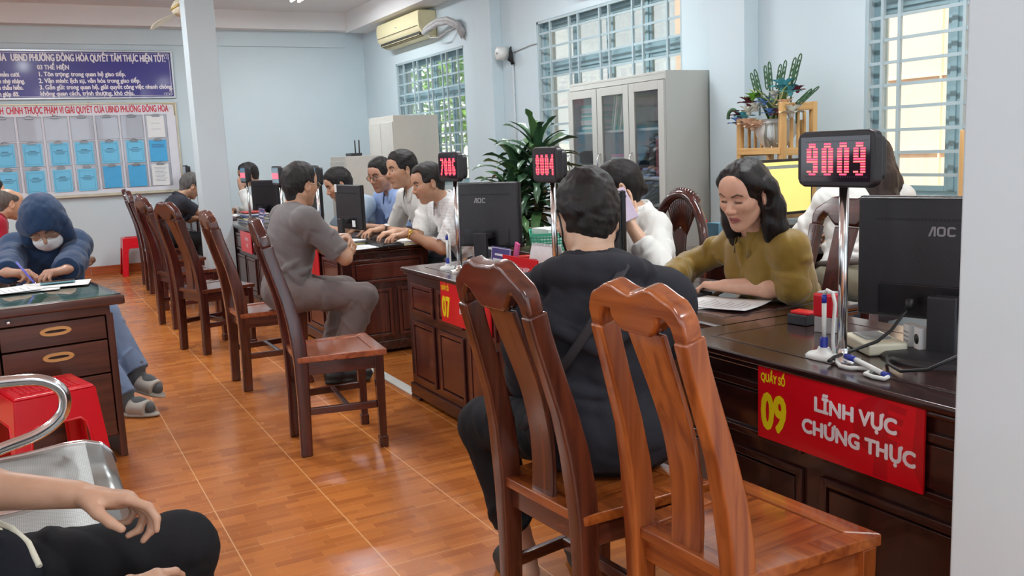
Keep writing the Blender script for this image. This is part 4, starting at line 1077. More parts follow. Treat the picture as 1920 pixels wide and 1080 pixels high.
    for sd in el:
        S.cap(sh[sd], el[sd], 0.046*z, 0.038*z, k=0.03); S.cap(el[sd], el[sd]*0.65+wr_[sd]*0.35, 0.038*z, 0.039*z, k=0.02)
        S.cap(el[sd]*0.65+wr_[sd]*0.35, wr_[sd], 0.039*z, 0.0255*z, k=0.02)
        nm = 'l' if sd == 1 else 'r'
        d = p.get('hd'+nm); n = p.get('hn'+nm); d = nrm(wr_[sd]-el[sd]) if d is None else d; n = A(0, 0, -1) if n is None else n
        cu = (hands or {}).get(nm, {})
        dd = nrm(d); nn = nrm(np.asarray(n)-dd*(np.asarray(n) @ dd)); tcr = np.cross(dd, nn)
        # palm down, fingers forward: the thumb points to the body's other side
        hand(S, wr_[sd], d, n, -sd, size=(0.93 if fem else 1.0)*z, **cu)
    for sd in kn:
        hp = hip+Lh*sd*0.085*z-U*0.0
        S.cap(hp, kn[sd], 0.078*z, 0.055*z, k=0.03); S.cap(kn[sd], kn[sd]*0.7+an[sd]*0.3, 0.054*z, 0.052*z, k=0.02); S.cap(kn[sd]*0.7+an[sd]*0.3, an[sd], 0.052*z, 0.035*z, k=0.02)
        nm = 'l' if sd == 1 else 'r'
        td = nrm(p['t'+nm]) if 't'+nm in p else nrm(Fh)
        fu = nrm(np.cross(td, np.cross(A(0, 0, 1), td)))
        ft = p.get('fl', 0.16)
        S.cap(an[sd]-fu*0.045-td*0.035, an[sd]-fu*0.035+td*ft*0.6, 0.030*z, 0.030*z, k=0.02); S.cap(an[sd]-fu*0.035+td*ft*0.6, an[sd]-fu*0.048+td*ft*0.95, 0.030*z, 0.021*z, k=0.02)
        S.cap(an[sd], an[sd]-fu*0.04, 0.034*z, 0.032*z, k=0.02)
    sk = np.asarray(skin[:3]); lp = lips or tuple(sk*A(0.80, 0.52, 0.50))
    solid_obj('body', [S, SH], skin_mat(), root, base, face_paint(hd, hR, hsz, sk, lp, brow, (0.02, 0.014, 0.01), fem, (0.06, 0.05, 0.05) if stubble and not fem else None, True, down))
    def creases(S, a, b, ra, rb, n, seed, rr=0.0075, lo=0.15, hi=0.95, span=2.0, tilt=0.25):
        """folds that run obliquely round a sleeve or trouser leg"""
        rg = np.random.RandomState(seed); a = np.asarray(a, float); b = np.asarray(b, float); ax = nrm(b-a); L = np.linalg.norm(b-a)
        n1 = nrm(np.cross(ax, A(0.3, 0.5, 0.81))); n2 = np.cross(ax, n1)
        for i in range(n):
            t0 = lo+(hi-lo)*(i+rg.uniform(0.1, 0.9))/n; f0 = rg.uniform(0, 6.283); sp = rg.uniform(0.6, 1.0)*span; tl = rg.uniform(-1, 1)*tilt; pts = []; rs = []
            for q in range(7):
                u = q/6; f = f0+sp*(u-0.5); t = t0+tl*(u-0.5)+0.02*math.sin(3*u+i); r = ra+(rb-ra)*np.clip(t, 0, 1)
                pts.append(a+ax*L*t+(n1*math.cos(f)+n2*math.sin(f))*(r-rr*0.30)); rs.append(rr*(0.25+0.75*math.sin(math.pi*(0.08+0.84*u))))
            S.chain(pts, rs, k=0.013)
    def body_creases(S, g, n, seed, rr=0.0100):
        rg = np.random.RandomState(seed)
        for i in range(n):
            f0 = rg.uniform(0, 6.283); t0 = rg.uniform(0.12, 0.72); sp = rg.uniform(0.5, 1.3)*rg.choice([-1, 1]); dz = rg.uniform(-0.18, 0.10); pts = []; rs = []
            for q in range(8):
                u = q/7; f = f0+sp*(u-0.5); t = t0+dz*(u-0.5)
                rx = (0.104+0.010*t)*z+g; ry = (0.146+0.020*abs(t-0.35))*z*wide+g
                pts.append(hip+U*T*t+Rt[:, 0]*math.cos(f)*(rx-rr*0.2)+Rt[:, 1]*math.sin(f)*(ry-rr*0.2)); rs.append(rr*(0.2+0.8*math.sin(math.pi*(0.06+0.88*u))))
            S.chain(pts, rs, k=0.018)
    # --- trousers
    if trousers:
        S = Solid(hc); g = 0.012
        S.ell(hip+U*0.01, (0.122*z+g, 0.168*z*wide+g, 0.110*z+g), Rh, k=0.05)
        for sd in kn:
            hp = hip+Lh*sd*0.085*z
            S.cap(hp, kn[sd], 0.084*z+g*0.6, 0.062*z+g, k=0.04); S.cap(kn[sd], an[sd]+nrm(kn[sd]-an[sd])*p.get('hem', 0.03), 0.060*z+g, 0.048*z+g*1.2, k=0.03, flat='b')
            if hc < 0.0075:
                creases(S, hp, kn[sd], 0.084*z+g*0.6, 0.062*z+g, 5, 80+sd, rr=0.008, span=1.6); creases(S, kn[sd], an[sd], 0.060*z+g, 0.048*z+g, 5, 90+sd, rr=0.007, lo=0.02, hi=0.9)
        S.cap(hip+U*0.11, hip+U*0.20, 0.2, 0.2, k=0.004, op='s', flat='a')
        S.wrinkle(pants_wr, 30, 11); S.wrinkle(pants_wr*0.22, 80, 12)
        solid_obj('trousers', S, trousers, root, base)
    # --- shirt or jacket
    if shirt:
        S = Solid(hc); g = 0.013 if shirt_kind != 'jacket' else 0.024
        trunk(S, g)
        if shirt_kind == 'jacket':
            S.ell(hip+U*0.03, (0.145*z, 0.190*z*wide, 0.10*z), Rh, k=0.05)
        sleeve0 = sleeve
        for sd in el:
            sleeve = p.get('sleeve'+('l' if sd == 1 else 'r'), sleeve0)
            e2 = sh[sd]+(el[sd]-sh[sd])*(sleeve if sleeve <= 1 else 1)
            r1 = (0.058 if sleeve <= 1 else 0.050)*zf+g*0.4
            S.cap(sh[sd], e2, 0.053*zf+g, r1+g*0.2, k=0.035, flat='b' if sleeve <= 1 else '')
            if sleeve > 1:
                fr = sleeve-1; w2 = el[sd]+(wr_[sd]-el[sd])*fr
                S.cap(el[sd], el[sd]*0.5+w2*0.5, 0.046*zf+g, 0.044*zf+g, k=0.03); S.cap(el[sd]*0.5+w2*0.5, w2, 0.044*z+g, 0.036*z+g*0.9, k=0.02, flat='b')
                if fr < 0.9: S.cap(w2-(w2-el[sd])*0.22/ max(fr, .3)*0.5, w2, 0.046*zf+g*0.7, 0.046*zf+g*0.7, k=0.008, flat='ab')
            if hc < 0.0075:
                creases(S, sh[sd], e2, 0.055*z+g, r1+g*0.2, 5, 50+sd, rr=0.0105 if shirt_kind != 'jacket' else 0.007)
                if sleeve > 1: creases(S, el[sd], w2, 0.047*z+g, 0.040*z+g, 5 if fr > 0.6 else 2, 60+sd, rr=0.007)
        if hc < 0.0075: body_creases(S, g, 14, 70)
        # neck opening
        fr_n = Rt[:, 0]
        nb = neck+U*0.012
        if shirt_kind in ('tee', 'jacket'): 
            S.cap(nb+U*0.012+fr_n*0.012, nb+U*0.12+fr_n*0.05, 0.062*z, 0.085*z, k=0.008, op='s', flat='a')
            S.cap(nb-U*0.012, nb+U*0.010, 0.066*z, 0.061*z, k=0.008, flat='ab')
        else:
            S.cap(nb+U*0.012+fr_n*0.02, nb+U*0.12+fr_n*0.06, 0.060*z, 0.085*z, k=0.006, op='s', flat='a')
            up2 = nrm(U*0.86-fr_n*0.28+ (hd-neck)*0.6)
            S.cap(nb-up2*0.020, nb+up2*0.030, 0.068*z, 0.060*z, k=0.006, flat='ab')
            S.cap(nb-up2*0.02+fr_n*0.030, nb+up2*0.09+fr_n*0.052, 0.036*z, 0.046*z, k=0.004, op='s')      # open front
            if p.get('placket', True):
                S.cap(nb-U*0.02+fr_n*0.090*z, hip+U*T*0.62+Rt[:, 0]*(0.130*z), 0.010, 0.010, k=0.012); S.cap(hip+U*T*0.62+Rt[:, 0]*(0.130*z), hip+U*T*0.3+Rt[:, 0]*(0.118*z), 0.010, 0.010, k=0.012)
        if p.get('hood'):
            ring = []
            for q in range(13):
                a_ = math.pi*(0.5+q/12)*1.0; a_ = math.radians(-140+280*q/12)+math.pi
                ring.append(neck+fr_n*(0.112*math.cos(a_)-0.014)+Ls*0.128*math.sin(a_)+U*(0.016+0.030*math.cos(a_)*-1-0.03))
            S.chain(ring, [0.022, 0.028, 0.032, 0.036, 0.040, 0.043, 0.044, 0.043, 0.040, 0.036, 0.032, 0.028, 0.022], k=0.012)
            S.ell(neck-fr_n*0.118-U*0.070, (0.042, 0.135, 0.075), Rt, k=0.022)
            S.chain([neck-fr_n*0.10+Ls*0.160-U*0.055, neck-fr_n*0.155+Ls*0.10-U*0.120, neck-fr_n*0.176-U*0.165, neck-fr_n*0.155-Ls*0.10-U*0.120, neck-fr_n*0.10-Ls*0.160-U*0.055], [0.020, 0.020, 0.021, 0.020, 0.020], k=0.008)
            for sd in (1, -1): S.cap(neck-fr_n*0.06+Ls*sd*0.085+U*0.01, neck+fr_n*0.06+Ls*sd*0.060-U*0.03, 0.034, 0.026, k=0.02)
        for q in p.get('bulge', ()): S.cap(q[0], q[1], q[2], q[3], k=0.04)
        # cut at the hem
        S.cap(hip-U*p.get('hemline', 0.03), hip-U*0.5, 0.28, 0.28, k=0.004, op='s', flat='a')
        S.wrinkle(wr, 24, 21, nrm(U*0.5+Ls*0.8)); S.wrinkle(wr*0.22, 70, 22)
        so = solid_obj(p.get('top_name', 'shirt'), S, shirt, root, base)
        if shirt_kind == 'collar':
            mb = MB(); n_ = 25; ph0 = math.radians(22); upc = nrm(U*0.8+nrm(hd-neck)*0.35-fr_n*0.05); fc = nrm(fr_n-upc*(fr_n @ upc)); lc = np.cross(upc, fc); rows = []
            zc_ = zf
            for i in range(n_):
                ph = ph0+(2*math.pi-2*ph0)*i/(n_-1); e = min(ph, 2*math.pi-ph)-ph0; lf_ = math.exp(-(e/0.55)**2)
                rd = fc*math.cos(ph)+lc*math.sin(ph)
                P0 = nb-upc*0.012+rd*0.060*zc_; P1 = nb+upc*(0.034-0.010*lf_)+rd*(0.061*zc_); P1b = nb+upc*(0.036-0.010*lf_)+rd*(0.068*zc_)
                P2 = nb+upc*(0.002-0.062*lf_)+rd*(0.082+0.022*lf_)*zc_+fc*0.016*lf_
                rows.append([P0, P1, P1b, (P1b+P2)/2+rd*0.003, P2])
            for r in rows: mb.v += [tuple(np.asarray(q)-np.asarray(base)) for q in r]
            for i in range(n_-1):
                for j in range(4): mb.f.append((i*5+j, i*5+j+1, i*5+6+j, i*5+5+j)); mb.m.append(0); mb.sm.append(True)
            mb.build('collar', shirt, so, solid=0.003)
    # --- hair
    if hair:
        S = Solid(hs if hs < 0.006 else 0.006)
        hair(S, hd, hR, hsz)
        solid_obj('hair', S, mat('hair_%s' % name if False else 'hair_%.3f_%.3f' % (hair_col[0], hair_col[2]), hair_col, rough=hair_rough, var=0.4, scale=60, bump=0.25, bscale=420, spec=0.30, stretch=(1, 1, 0.10)), root, base)
    # --- shoes
    if shoes and kn:
        for sd in kn:
            nm = 'l' if sd == 1 else 'r'; td = nrm(p['t'+nm]) if 't'+nm in p else nrm(Fh)
            fu = nrm(np.cross(td, np.cross(A(0, 0, 1), td))); S = Solid(0.006); ft = p.get('fl', 0.16); a0 = an[sd]
            S.cap(a0-fu*0.047-td*0.045, a0-fu*0.040+td*ft*0.6, 0.040, 0.042, k=0.02); S.cap(a0-fu*0.040+td*ft*0.6, a0-fu*0.052+td*ft*1.05, 0.042, 0.030, k=0.02)
            S.cap(a0-fu*0.04, a0-fu*0.005, 0.044, 0.042, k=0.02, flat='b')
            S.cap(a0-fu*0.082+td*0.03, a0-fu*0.13+td*0.03, 0.3, 0.3, k=0.003, op='s', flat='a')
            S.box(a0-fu*0.080+td*0.05, (0.130, 0.041, 0.010), frame3(td, fu), rd=0.008, k=0.012)
            solid_obj('shoe', S, shoes, root, base)
    p.update(dict(sh=sh, el=el, wr=wr_, kn=kn, an=an, hR=hR, hsz=hsz, root=root, base=np.asarray(base), U=U, Rt=Rt, Ls=Ls, skin=skin, hd=hd, nk=neck, T=T))
    return p
def part_mb(p, mb, name, m, parent=None, **kw):
    """a part given in world coordinates under a person"""
    b = p['base']; mb.v = [tuple(np.asarray(v)-b) for v in mb.v]
    return mb.build(name, m, parent or p['root'], **kw)
def glasses(p, m=None, thin=0.0016, tint=None):
    m = m or mat('glasses_frame', srgb(40, 36, 34), rough=0.3); mb = MB(); s = p['hsz']; Q = lambda x, y, z: p['hd']+p['hR'] @ (A(x, y, z)*s)
    lens = MB()
    for sd in (1, -1):
        ring = []
        for k in range(20):
            a = 2*math.pi*k/20; ring.append(Q(0.106-0.10*abs(0.034+0.024*math.cos(a))**1.3*1.2, sd*(0.034+0.025*math.cos(a)), 0.004+0.018*math.sin(a)))
        mb.tube(ring, thin, 6, closed=True)
        lens.add([tuple(v) for v in ring], [tuple(range(20))])
        mb.tube([Q(0.096, sd*0.058, 0.010), Q(0.07, sd*0.074, 0.012), Q(-0.005, sd*0.083, 0.012), Q(-0.022, sd*0.083, -0.002)], thin*0.9, 6)
    mb.tube([Q(0.104, 0.010, 0.008), Q(0.112, 0, 0.012), Q(0.104, -0.010, 0.008)], thin, 6)
    g = part_mb(p, mb, 'glasses', m)
    part_mb(p, lens, 'lens', glass('spectacle_lens', (0.95, 0.97, 0.98), 0.15), g)
def watch(p, sd, face, band):
    w, e = p['wr'][sd], p['el'][sd]; d = nrm(w-e); mb = MB(); c = w-d*0.022
    a = nrm(A(0, 0, 1)-d*d[2]); b = np.cross(d, a)
    mb.tube([c+a*0.029*math.cos(t)+b*0.031*math.sin(t) for t in [2*math.pi*k/20 for k in range(20)]], 0.007, 8, closed=True, sq=(0.35, 1.1), up=tuple(a))
    q = MB(); fa = nrm(a*0.6+p.get('wface', A(0, -1, 0))*0.8); fa = nrm(fa-d*(fa @ d))
    M = frame_m(c+fa*0.030, d, np.cross(fa, d)); q.lathe([(0.0, 0), (0.019, 0), (0.020, 0.004), (0.016, 0.007), (0.0, 0.007)], 20, M=M)
    wo = part_mb(p, mb, 'wristwatch', band); part_mb(p, q, 'watch_case', face, wo)
# ------------------------------------------------------------------ the cast
BLK = (0.012, 0.010, 0.010)
C_BLACK = cloth('cloth_black', srgb(43, 45, 51), var=0.15); C_BLACKP = cloth('cloth_black_trousers', srgb(30, 31, 34), var=0.12)
C_GREYT = cloth('cloth_grey_tee', srgb(112, 108, 108), weave=700); C_GREYP = cloth('cloth_grey_trousers', srgb(112, 102, 100), weave=600)
C_WHITE = cloth('cloth_white', srgb(224, 226, 222), var=0.03); C_CHECK = cloth('cloth_white_check', srgb(222, 222, 220), var=0.03, stripes=(srgb(206, 208, 210), (('X', 15.0), ('Z', 15.0))))
C_LBLUE = cloth('cloth_pale_blue', srgb(186, 210, 226), var=0.03); C_BLUE = cloth('cloth_blue', srgb(150, 176, 220), var=0.04)
C_OLIVE = cloth('cloth_olive', srgb(132, 106, 38), rough=0.48, var=0.10, sheen=0.3); C_NAVY = cloth('cloth_navy', srgb(33, 58, 90), var=0.08, rough=0.7)
C_RED = cloth('cloth_red', srgb(150, 24, 44), var=0.08); C_JEAN = cloth('cloth_denim', srgb(118, 138, 168), var=0.12); C_CREAM = cloth('cloth_cream', srgb(214, 208, 186), var=0.05); C_KHAKI = cloth('cloth_khaki', srgb(136, 134, 116), var=0.06)
C_DARK = cloth('cloth_charcoal', srgb(52, 54, 62), var=0.1)
L_BLACK = mat('shoe_black', srgb(28, 28, 30), rough=0.4); L_BROWN = mat('shoe_brown', srgb(104, 76, 58), rough=0.7, var=0.15, scale=40)
M_BLK = mat('black_cord', srgb(20, 20, 22), rough=0.5)
S1, S2, S3 = (0.50, 0.28, 0.175), (0.60, 0.37, 0.25), (0.40, 0.215, 0.135)
DN = A(0, 0, -1)
CURLW = dict(curl=(0.45, 0.6, 0.4))

# person in the black hooded jacket, seen from behind
def hair_j(S, c, R, s): hair_short(S, c, R, s, top=0.020, hairline=0.075, back=-0.040, vol=1.25)
P = person('person', 'person in a black hooded jacket seen from behind, shoulder strap across the back', dict(
    hip=(1.29, 1.94, 0.545), neck=(1.275, 1.96, 0.975), head=(1.312, 2.03, 1.105), look=(74, -16), th=58, ths=57, sw=0.168, shd=0.085,
    wl=(1.42, 2.38, 0.60), el=A(-0.5, 0.0, -0.9), hdl=A(0.8, 0.4, 0), wr=(1.68, 2.30, 0.66), er=A(0.35, -0.3, -0.9), hdr=A(0.4, 0.9, 0), hood=True, top_name='hooded_jacket',
    kl=(1.14, 2.36, 0.49), kr=(1.50, 2.30, 0.50), al=(1.205, 2.27, 0.095), ar=(1.405, 2.20, 0.095), tl=A(0.1, 1, 0), tr=A(0.25, 1, 0), hem=0.10, hemline=0.07),
    hs=0.0045, hc=0.0055, skin=S2, shirt=C_BLACK, shirt_kind='jacket', sleeve=1.92, trousers=C_BLACKP, hair=hair_j, hair_col=BLK, size=1.04, wr=0.006, stubble=False)
mb = MB(); R_, c_, s_ = P['hR'], P['hd'], P['hsz']; Q = lambda x, y, z: c_+R_ @ (A(x, y, z)*s_)
for sd in (1, -1): mb.tube([Q(0.07, sd*0.066, -0.03), Q(0.03, sd*0.080, 0.022), Q(-0.004, sd*0.090, 0.030), Q(-0.026, sd*0.089, 0.006), Q(-0.022, sd*0.084, -0.035), Q(0.006, sd*0.078, -0.062), Q(0.06, sd*0.055, -0.08)], 0.0026, 6)
part_mb(P, mb, 'mask_strap', M_BLK)
mk = Solid(0.005); mk.ell(Q(0.066, 0, -0.055), A(0.046, 0.060, 0.052)*s_, R_, k=0.01); solid_obj('face_mask', mk, C_BLACK, P['root'], P['base'])
# the strap lies on the jacket from the neck's right down to the waist's left
Ut, Lt, Ft = P['U'], P['Ls'], P['Rt'][:, 0]
mb = MB(); pts = []
for k in range(13):
    t = k/12; y = -0.085+0.30*t; z = 0.035-0.43*t
    b = 0.118+0.086*math.sin(math.pi*min(1, t*1.35+0.08))-0.075*max(0, t-0.5)
    pts.append(P['nk']+Lt*y+Ut*z-Ft*b)
mb.tube(pts, 0.0125, 8, sq=(0.35, 1.0), up=tuple(-Ft)); part_mb(P, mb, 'bag_strap', cloth('strap_black', srgb(60, 60, 64)))
mb = MB(); nk = P['nk']; M_ = frame_m(nk+Ut*0.016, Ft, Lt); mb.lathe([(0.060, -0.006), (0.066, 0.002), (0.062, 0.014), (0.056, 0.016)], 24, M=M_); part_mb(P, mb, 'inner_collar', mat('tee_collar', srgb(150, 154, 158), rough=0.9))
SL = mat('slipper_dark', srgb(26, 34, 30), rough=0.6); SLS = mat('slipper_stripe', srgb(200, 206, 200), rough=0.6)
def slipper(P, sd, sole, strap, mark=None, td=None):
    a0 = P['an'][sd]; nm = 'l' if sd == 1 else 'r'; td = nrm(P['t'+nm]); fu = nrm(np.cross(td, np.cross(A(0, 0, 1), td))); lt = np.cross(fu, td)
    S = Solid(0.0045); S.ell(a0-fu*0.088+td*0.065, (0.138, 0.052, 0.020), frame3(td, fu), k=0.01); so = solid_obj('slipper', S, sole, P['root'], P['base'])
    S = Solid(0.0045); S.cap(a0-fu*0.050+td*0.040, a0-fu*0.060+td*0.140, 0.060, 0.053, k=0.01, sq=(fu, 0.80), flat='ab'); st = solid_obj('slipper_strap', S, strap, so)
    st.location = tuple(-P['base'])
    if mark:
        m = MB(); M = frame_m(a0-fu*0.018+td*0.098, -lt*1.0, td*0.97-fu*0.2)
        for k in range(3): m.box((0, -0.018+0.010*k, 0.004), (0.038-0.008*(k == 2), 0.003, 0.006), M=M)
        m.tube([M @ Vector((0.016*math.cos(a)-0.008, 0.024+0.007*math.sin(a), 0.001)) for a in [2*math.pi*i/14 for i in range(14)]], 0.0022, 6, closed=True)
        part_mb(P, m, 'strap_print', mark, so)
    return so
for sd in (1, -1): slipper(P, sd, SL, SL)

# man in grey leaning on his folded arms
def hair_e(S, c, R, s): hair_short(S, c, R, s, top=0.016, hairline=0.080, back=-0.062, vol=1.2)
P = person('person', 'man in a grey T-shirt and grey trousers seated with folded arms', dict(
    hip=(1.255, 5.13, 0.545), neck=(1.345, 5.14, 1.015), head=(1.385, 5.145, 1.145), look=(22, -4), th=10, ths=4, sw=0.19,
    wr=(1.625, 5.13, 0.825), er=A(0.15, -0.75, -0.7), hdr=A(0.1, 0.95, 0.1), wl=(1.605, 5.04, 0.835), el=A(0.6, 0.4, -0.8), hdl=A(0.0, -0.9, -0.30), hnl=A(-0.6, 0.1, -0.5),
    kl=(1.655, 5.32, 0.50), kr=(1.645, 4.93, 0.50), al=(1.55, 5.36, 0.10), ar=(1.48, 4.985, 0.10), tl=A(1, 0.1, 0), tr=A(0.95, -0.25, 0), hem=0.005, hemline=0.05, top_name='t_shirt'),
    hs=0.006, hc=0.006, skin=S1, shirt=C_GREYT, shirt_kind='tee', sleeve=0.86, trousers=C_GREYP, shoes=L_BLACK, hair=hair_e, hair_col=(0.020, 0.018, 0.018), size=1.04, wr=0.006, pants_wr=0.007, hands=dict(l=dict(curl=(0.5, 0.55, 0.3))))
glasses(P, mat('glasses_metal', (0.6, 0.55, 0.4), rough=0.25, metal=1.0), 0.0014)

# woman in the olive blouse
def hair_l(S, c, R, s):
    Pp = lambda x, y, z: c+R @ A(x*s, y*s, z*s)
    E = lambda p, r, k, op='u': S.ell(Pp(*p), A(*r)*s, R, k=k*s, op=op)
    E((-0.016, 0, 0.042), (0.110, 0.088, 0.098), 0.02)
    E((0.104, 0, -0.020), (0.066, 0.074, 0.096), 0.010, 's')
    E((0.090, 0.006, 0.052), (0.034, 0.046, 0.034), 0.014, 's')
    for y in (1, -1):
        # from the parting down behind the ears to the shoulders
        S.chain([Pp(0.046, y*0.042, 0.104), Pp(0.030, y*0.073, 0.064), Pp(-0.006, y*0.086, 0.030)], [0.013*s, 0.012*s, 0.012*s], k=0.03*s)
        S.chain([Pp(-0.035, y*0.080, 0.02), Pp(-0.045, y*0.088, -0.06), Pp(-0.040, y*0.094, -0.14), Pp(-0.030, y*0.092, -0.215)], [0.045*s, 0.044*s, 0.042*s, 0.020*s], k=0.03*s)
        S.chain([Pp(-0.02, y*0.088, -0.05), Pp(-0.006, y*0.088, -0.11), Pp(0.010, y*0.084, -0.170)], [0.022*s, 0.026*s, 0.014*s], k=0.02*s)
        E((0.008, y*0.097, -0.004), (0.026, 0.022, 0.034), 0.010, 's')
    S.chain([Pp(-0.07, 0, 0.03), Pp(-0.085, 0, -0.06), Pp(-0.085, 0, -0.15)], [0.06*s, 0.06*s, 0.045*s], k=0.03*s)
    S.chain([Pp(-0.08, 0.06, -0.10), Pp(-0.095, 0.075, -0.17), Pp(-0.10, 0.10, -0.22)], [0.04*s, 0.03*s, 0.012*s], k=0.03*s)
    S.cap(Pp(0.10, 0.012, 0.115), Pp(-0.06, 0.0, 0.152), 0.0035*s, 0.003*s, k=0.006*s, op='s')
    dn = R[:, 2]
    S.wrinkle(0.0026*s, 160/s, 3, dn)
P = person('person', 'woman with straight black hair in an olive blouse looking down at the counter', dict(
    hip=(2.585, 2.53, 0.545), neck=(2.345, 2.495, 0.968), head=(2.238, 2.442, 1.104), look=(194, -17), th=178, ths=172, roll=3, hsize=1.01, sw=0.158, shd=0.070, sleever=1.9,
    wl=(2.265, 2.575, 0.762), pel=(2.365, 2.325, 0.772), hdl=A(-0.30, 0.95, -0.03), hnl=A(-0.15, 0.1, -1), wr=(2.17, 2.80, 0.770), per=(2.33, 2.87, 0.80), hdr=A(-0.5, -0.8, -0.05),
    kl=(2.30, 2.42, 0.50), kr=(2.30, 2.64, 0.50), al=(2.40, 2.42, 0.10), ar=(2.40, 2.64, 0.10), top_name='blouse', hemline=0.04),
    hs=0.0036, hc=0.0045, skin=(0.62, 0.36, 0.25), lips=(0.34, 0.10, 0.10), brow=(0.035, 0.022, 0.018), shirt=C_OLIVE, shirt_kind='collar', sleeve=1.10, trousers=C_BLACKP, shoes=L_BLACK,
    hair=hair_l, hair_col=(0.010, 0.008, 0.008), fem=True, wr=0.0055, down=True, hair_rough=0.36, hands=dict(l=dict(curl=(0.55, 0.7, 0.4)), r=dict(curl=(0.5, 0.6, 0.4))))
W_POS = P

# white shirts of the next counter
def hair_m(S, c, R, s): hair_short(S, c, R, s, top=0.018, hairline=0.070, back=-0.060, vol=0.8)
def hair_r(S, c, R, s): hair_short(S, c, R, s, top=0.010, hairline=0.082, back=-0.058, vol=0.6, recede=1)
P = person('person', 'man in a plain white short-sleeved shirt sitting tall, between two colleagues', dict(
    hip=(2.66, 6.02, 0.575), neck=(2.43, 5.995, 1.045), head=(2.335, 5.985, 1.185), look=(186, -4), th=182, ths=182, hsize=1.06, sw=0.19,
    wl=(2.13, 5.88, 0.80), el=A(0.4, -0.3, -0.8), hdl=A(-0.9, 0.1, -0.1), wr=(2.12, 6.22, 0.79), er=A(0.4, 0.4, -0.8), hdr=A(-0.9, 0, -0.1),
    kl=(2.36, 5.86, 0.50), kr=(2.36, 6.12, 0.50), al=(2.42, 5.86, 0.10), ar=(2.42, 6.12, 0.10)),
    hs=0.005, hc=0.006, skin=S1, shirt=C_WHITE, shirt_kind='collar', sleeve=0.86, trousers=C_DARK, shoes=L_BLACK, hair=hair_m, hair_col=BLK, size=1.0, wr=0.007, full=0.3, hands=dict(l=CURLW, r=CURLW))
P['wface'] = A(0.2, -0.6, 0.8); watch(P, 1, mat('watch_white', srgb(230, 226, 220), rough=0.2), mat('watch_leather', srgb(60, 40, 30), rough=0.6))
P = person('person', 'man in a white checked shirt with a gold wristwatch typing on a keyboard', dict(
    hip=(2.70, 5.585, 0.545), neck=(2.465, 5.555, 0.975), head=(2.345, 5.55, 1.10), look=(178, -14), th=180, ths=180, hsize=1.06, sw=0.19,
    wl=(2.165, 5.53, 0.785), el=A(0.5, -0.4, -0.8), hdl=A(-0.92, 0.1, -0.12), wr=(2.17, 5.75, 0.785), er=A(0.4, 0.4, -0.8), hdr=A(-0.9, -0.1, -0.1),
    kl=(2.40, 5.47, 0.50), kr=(2.40, 5.69, 0.50), al=(2.45, 5.47, 0.10), ar=(2.45, 5.69, 0.10)),
    hs=0.005, hc=0.006, skin=S1, shirt=C_CHECK, shirt_kind='collar', sleeve=0.84, trousers=C_DARK, shoes=L_BLACK, hair=hair_r, hair_col=(0.018, 0.015, 0.014), wr=0.007, hands=dict(l=CURLW, r=CURLW))
GOLD = mat('gold', (0.85, 0.58, 0.18), rough=0.22, metal=1.0); P['wface'] = A(-0.1, -0.75, 0.6); watch(P, 1, GOLD, GOLD)
P = person('person', 'man with glasses in a blue shirt behind the tall man in white', dict(
    hip=(2.74, 6.76, 0.545), neck=(2.55, 6.74, 1.01), head=(2.445, 6.715, 1.14), look=(206, -12), th=190, ths=195, hsize=1.05,
    wl=(2.30, 6.60, 0.76), el=A(0.4, -0.5, -0.8), wr=(2.30, 6.92, 0.76), er=A(0.4, 0.5, -0.8), kl=(2.42, 6.65, 0.50), kr=(2.42, 6.88, 0.50), al=(2.46, 6.65, 0.10), ar=(2.46, 6.88, 0.10)),
    hs=0.006, hc=0.007, skin=(0.50, 0.27, 0.18), shirt=C_BLUE, shirt_kind='collar', sleeve=0.86, trousers=C_DARK, shoes=L_BLACK, hair=hair_m, hair_col=BLK, wr=0.006)
glasses(P)
P = person('person', 'man in a pale blue shirt bent low behind the monitor with a white sticker', dict(
    hip=(2.66, 7.14, 0.545), neck=(2.36, 7.12, 0.955), head=(2.225, 7.10, 1.075), look=(176, -22), th=180, ths=180, hsize=1.05,
    wl=(2.02, 7.0, 0.76), el=A(0.3, -0.5, -0.8), wr=(2.02, 7.26, 0.76), er=A(0.3, 0.5, -0.8), kl=(2.40, 7.04, 0.50), kr=(2.40, 7.28, 0.50), al=(2.46, 7.04, 0.10), ar=(2.46, 7.28, 0.10)),
    hs=0.006, hc=0.007, skin=S1, shirt=C_LBLUE, shirt_kind='collar', sleeve=0.86, trousers=C_DARK, shoes=L_BLACK, hair=hair_m, hair_col=BLK, wr=0.006)
P = person('person', 'man in a white long-sleeved shirt resting his cheek on his hand', dict(
    hip=(2.66, 10.35, 0.545), neck=(2.36, 10.38, 0.985), head=(2.215, 10.38, 1.135), look=(180, -12), th=180, ths=180, hsize=1.06,
    wl=(2.10, 10.25, 1.01), el=A(-0.4, -0.3, -0.9), hdl=A(0.1, 0.35, 0.9), hnl=A(0.2, 0.9, -0.3), wr=(2.02, 10.42, 0.76), er=A(0.3, 0.6, -0.8), kl=(2.40, 10.25, 0.50), kr=(2.40, 10.5, 0.50), al=(2.46, 10.25, 0.10), ar=(2.46, 10.5, 0.10)),
    hs=0.006, hc=0.008, skin=S3, shirt=C_WHITE, shirt_kind='collar', sleeve=1.85, trousers=C_DARK, shoes=L_BLACK, hair=hair_m, hair_col=BLK, hands=dict(l=dict(curl=(0.4, 0.5, 0.3))))
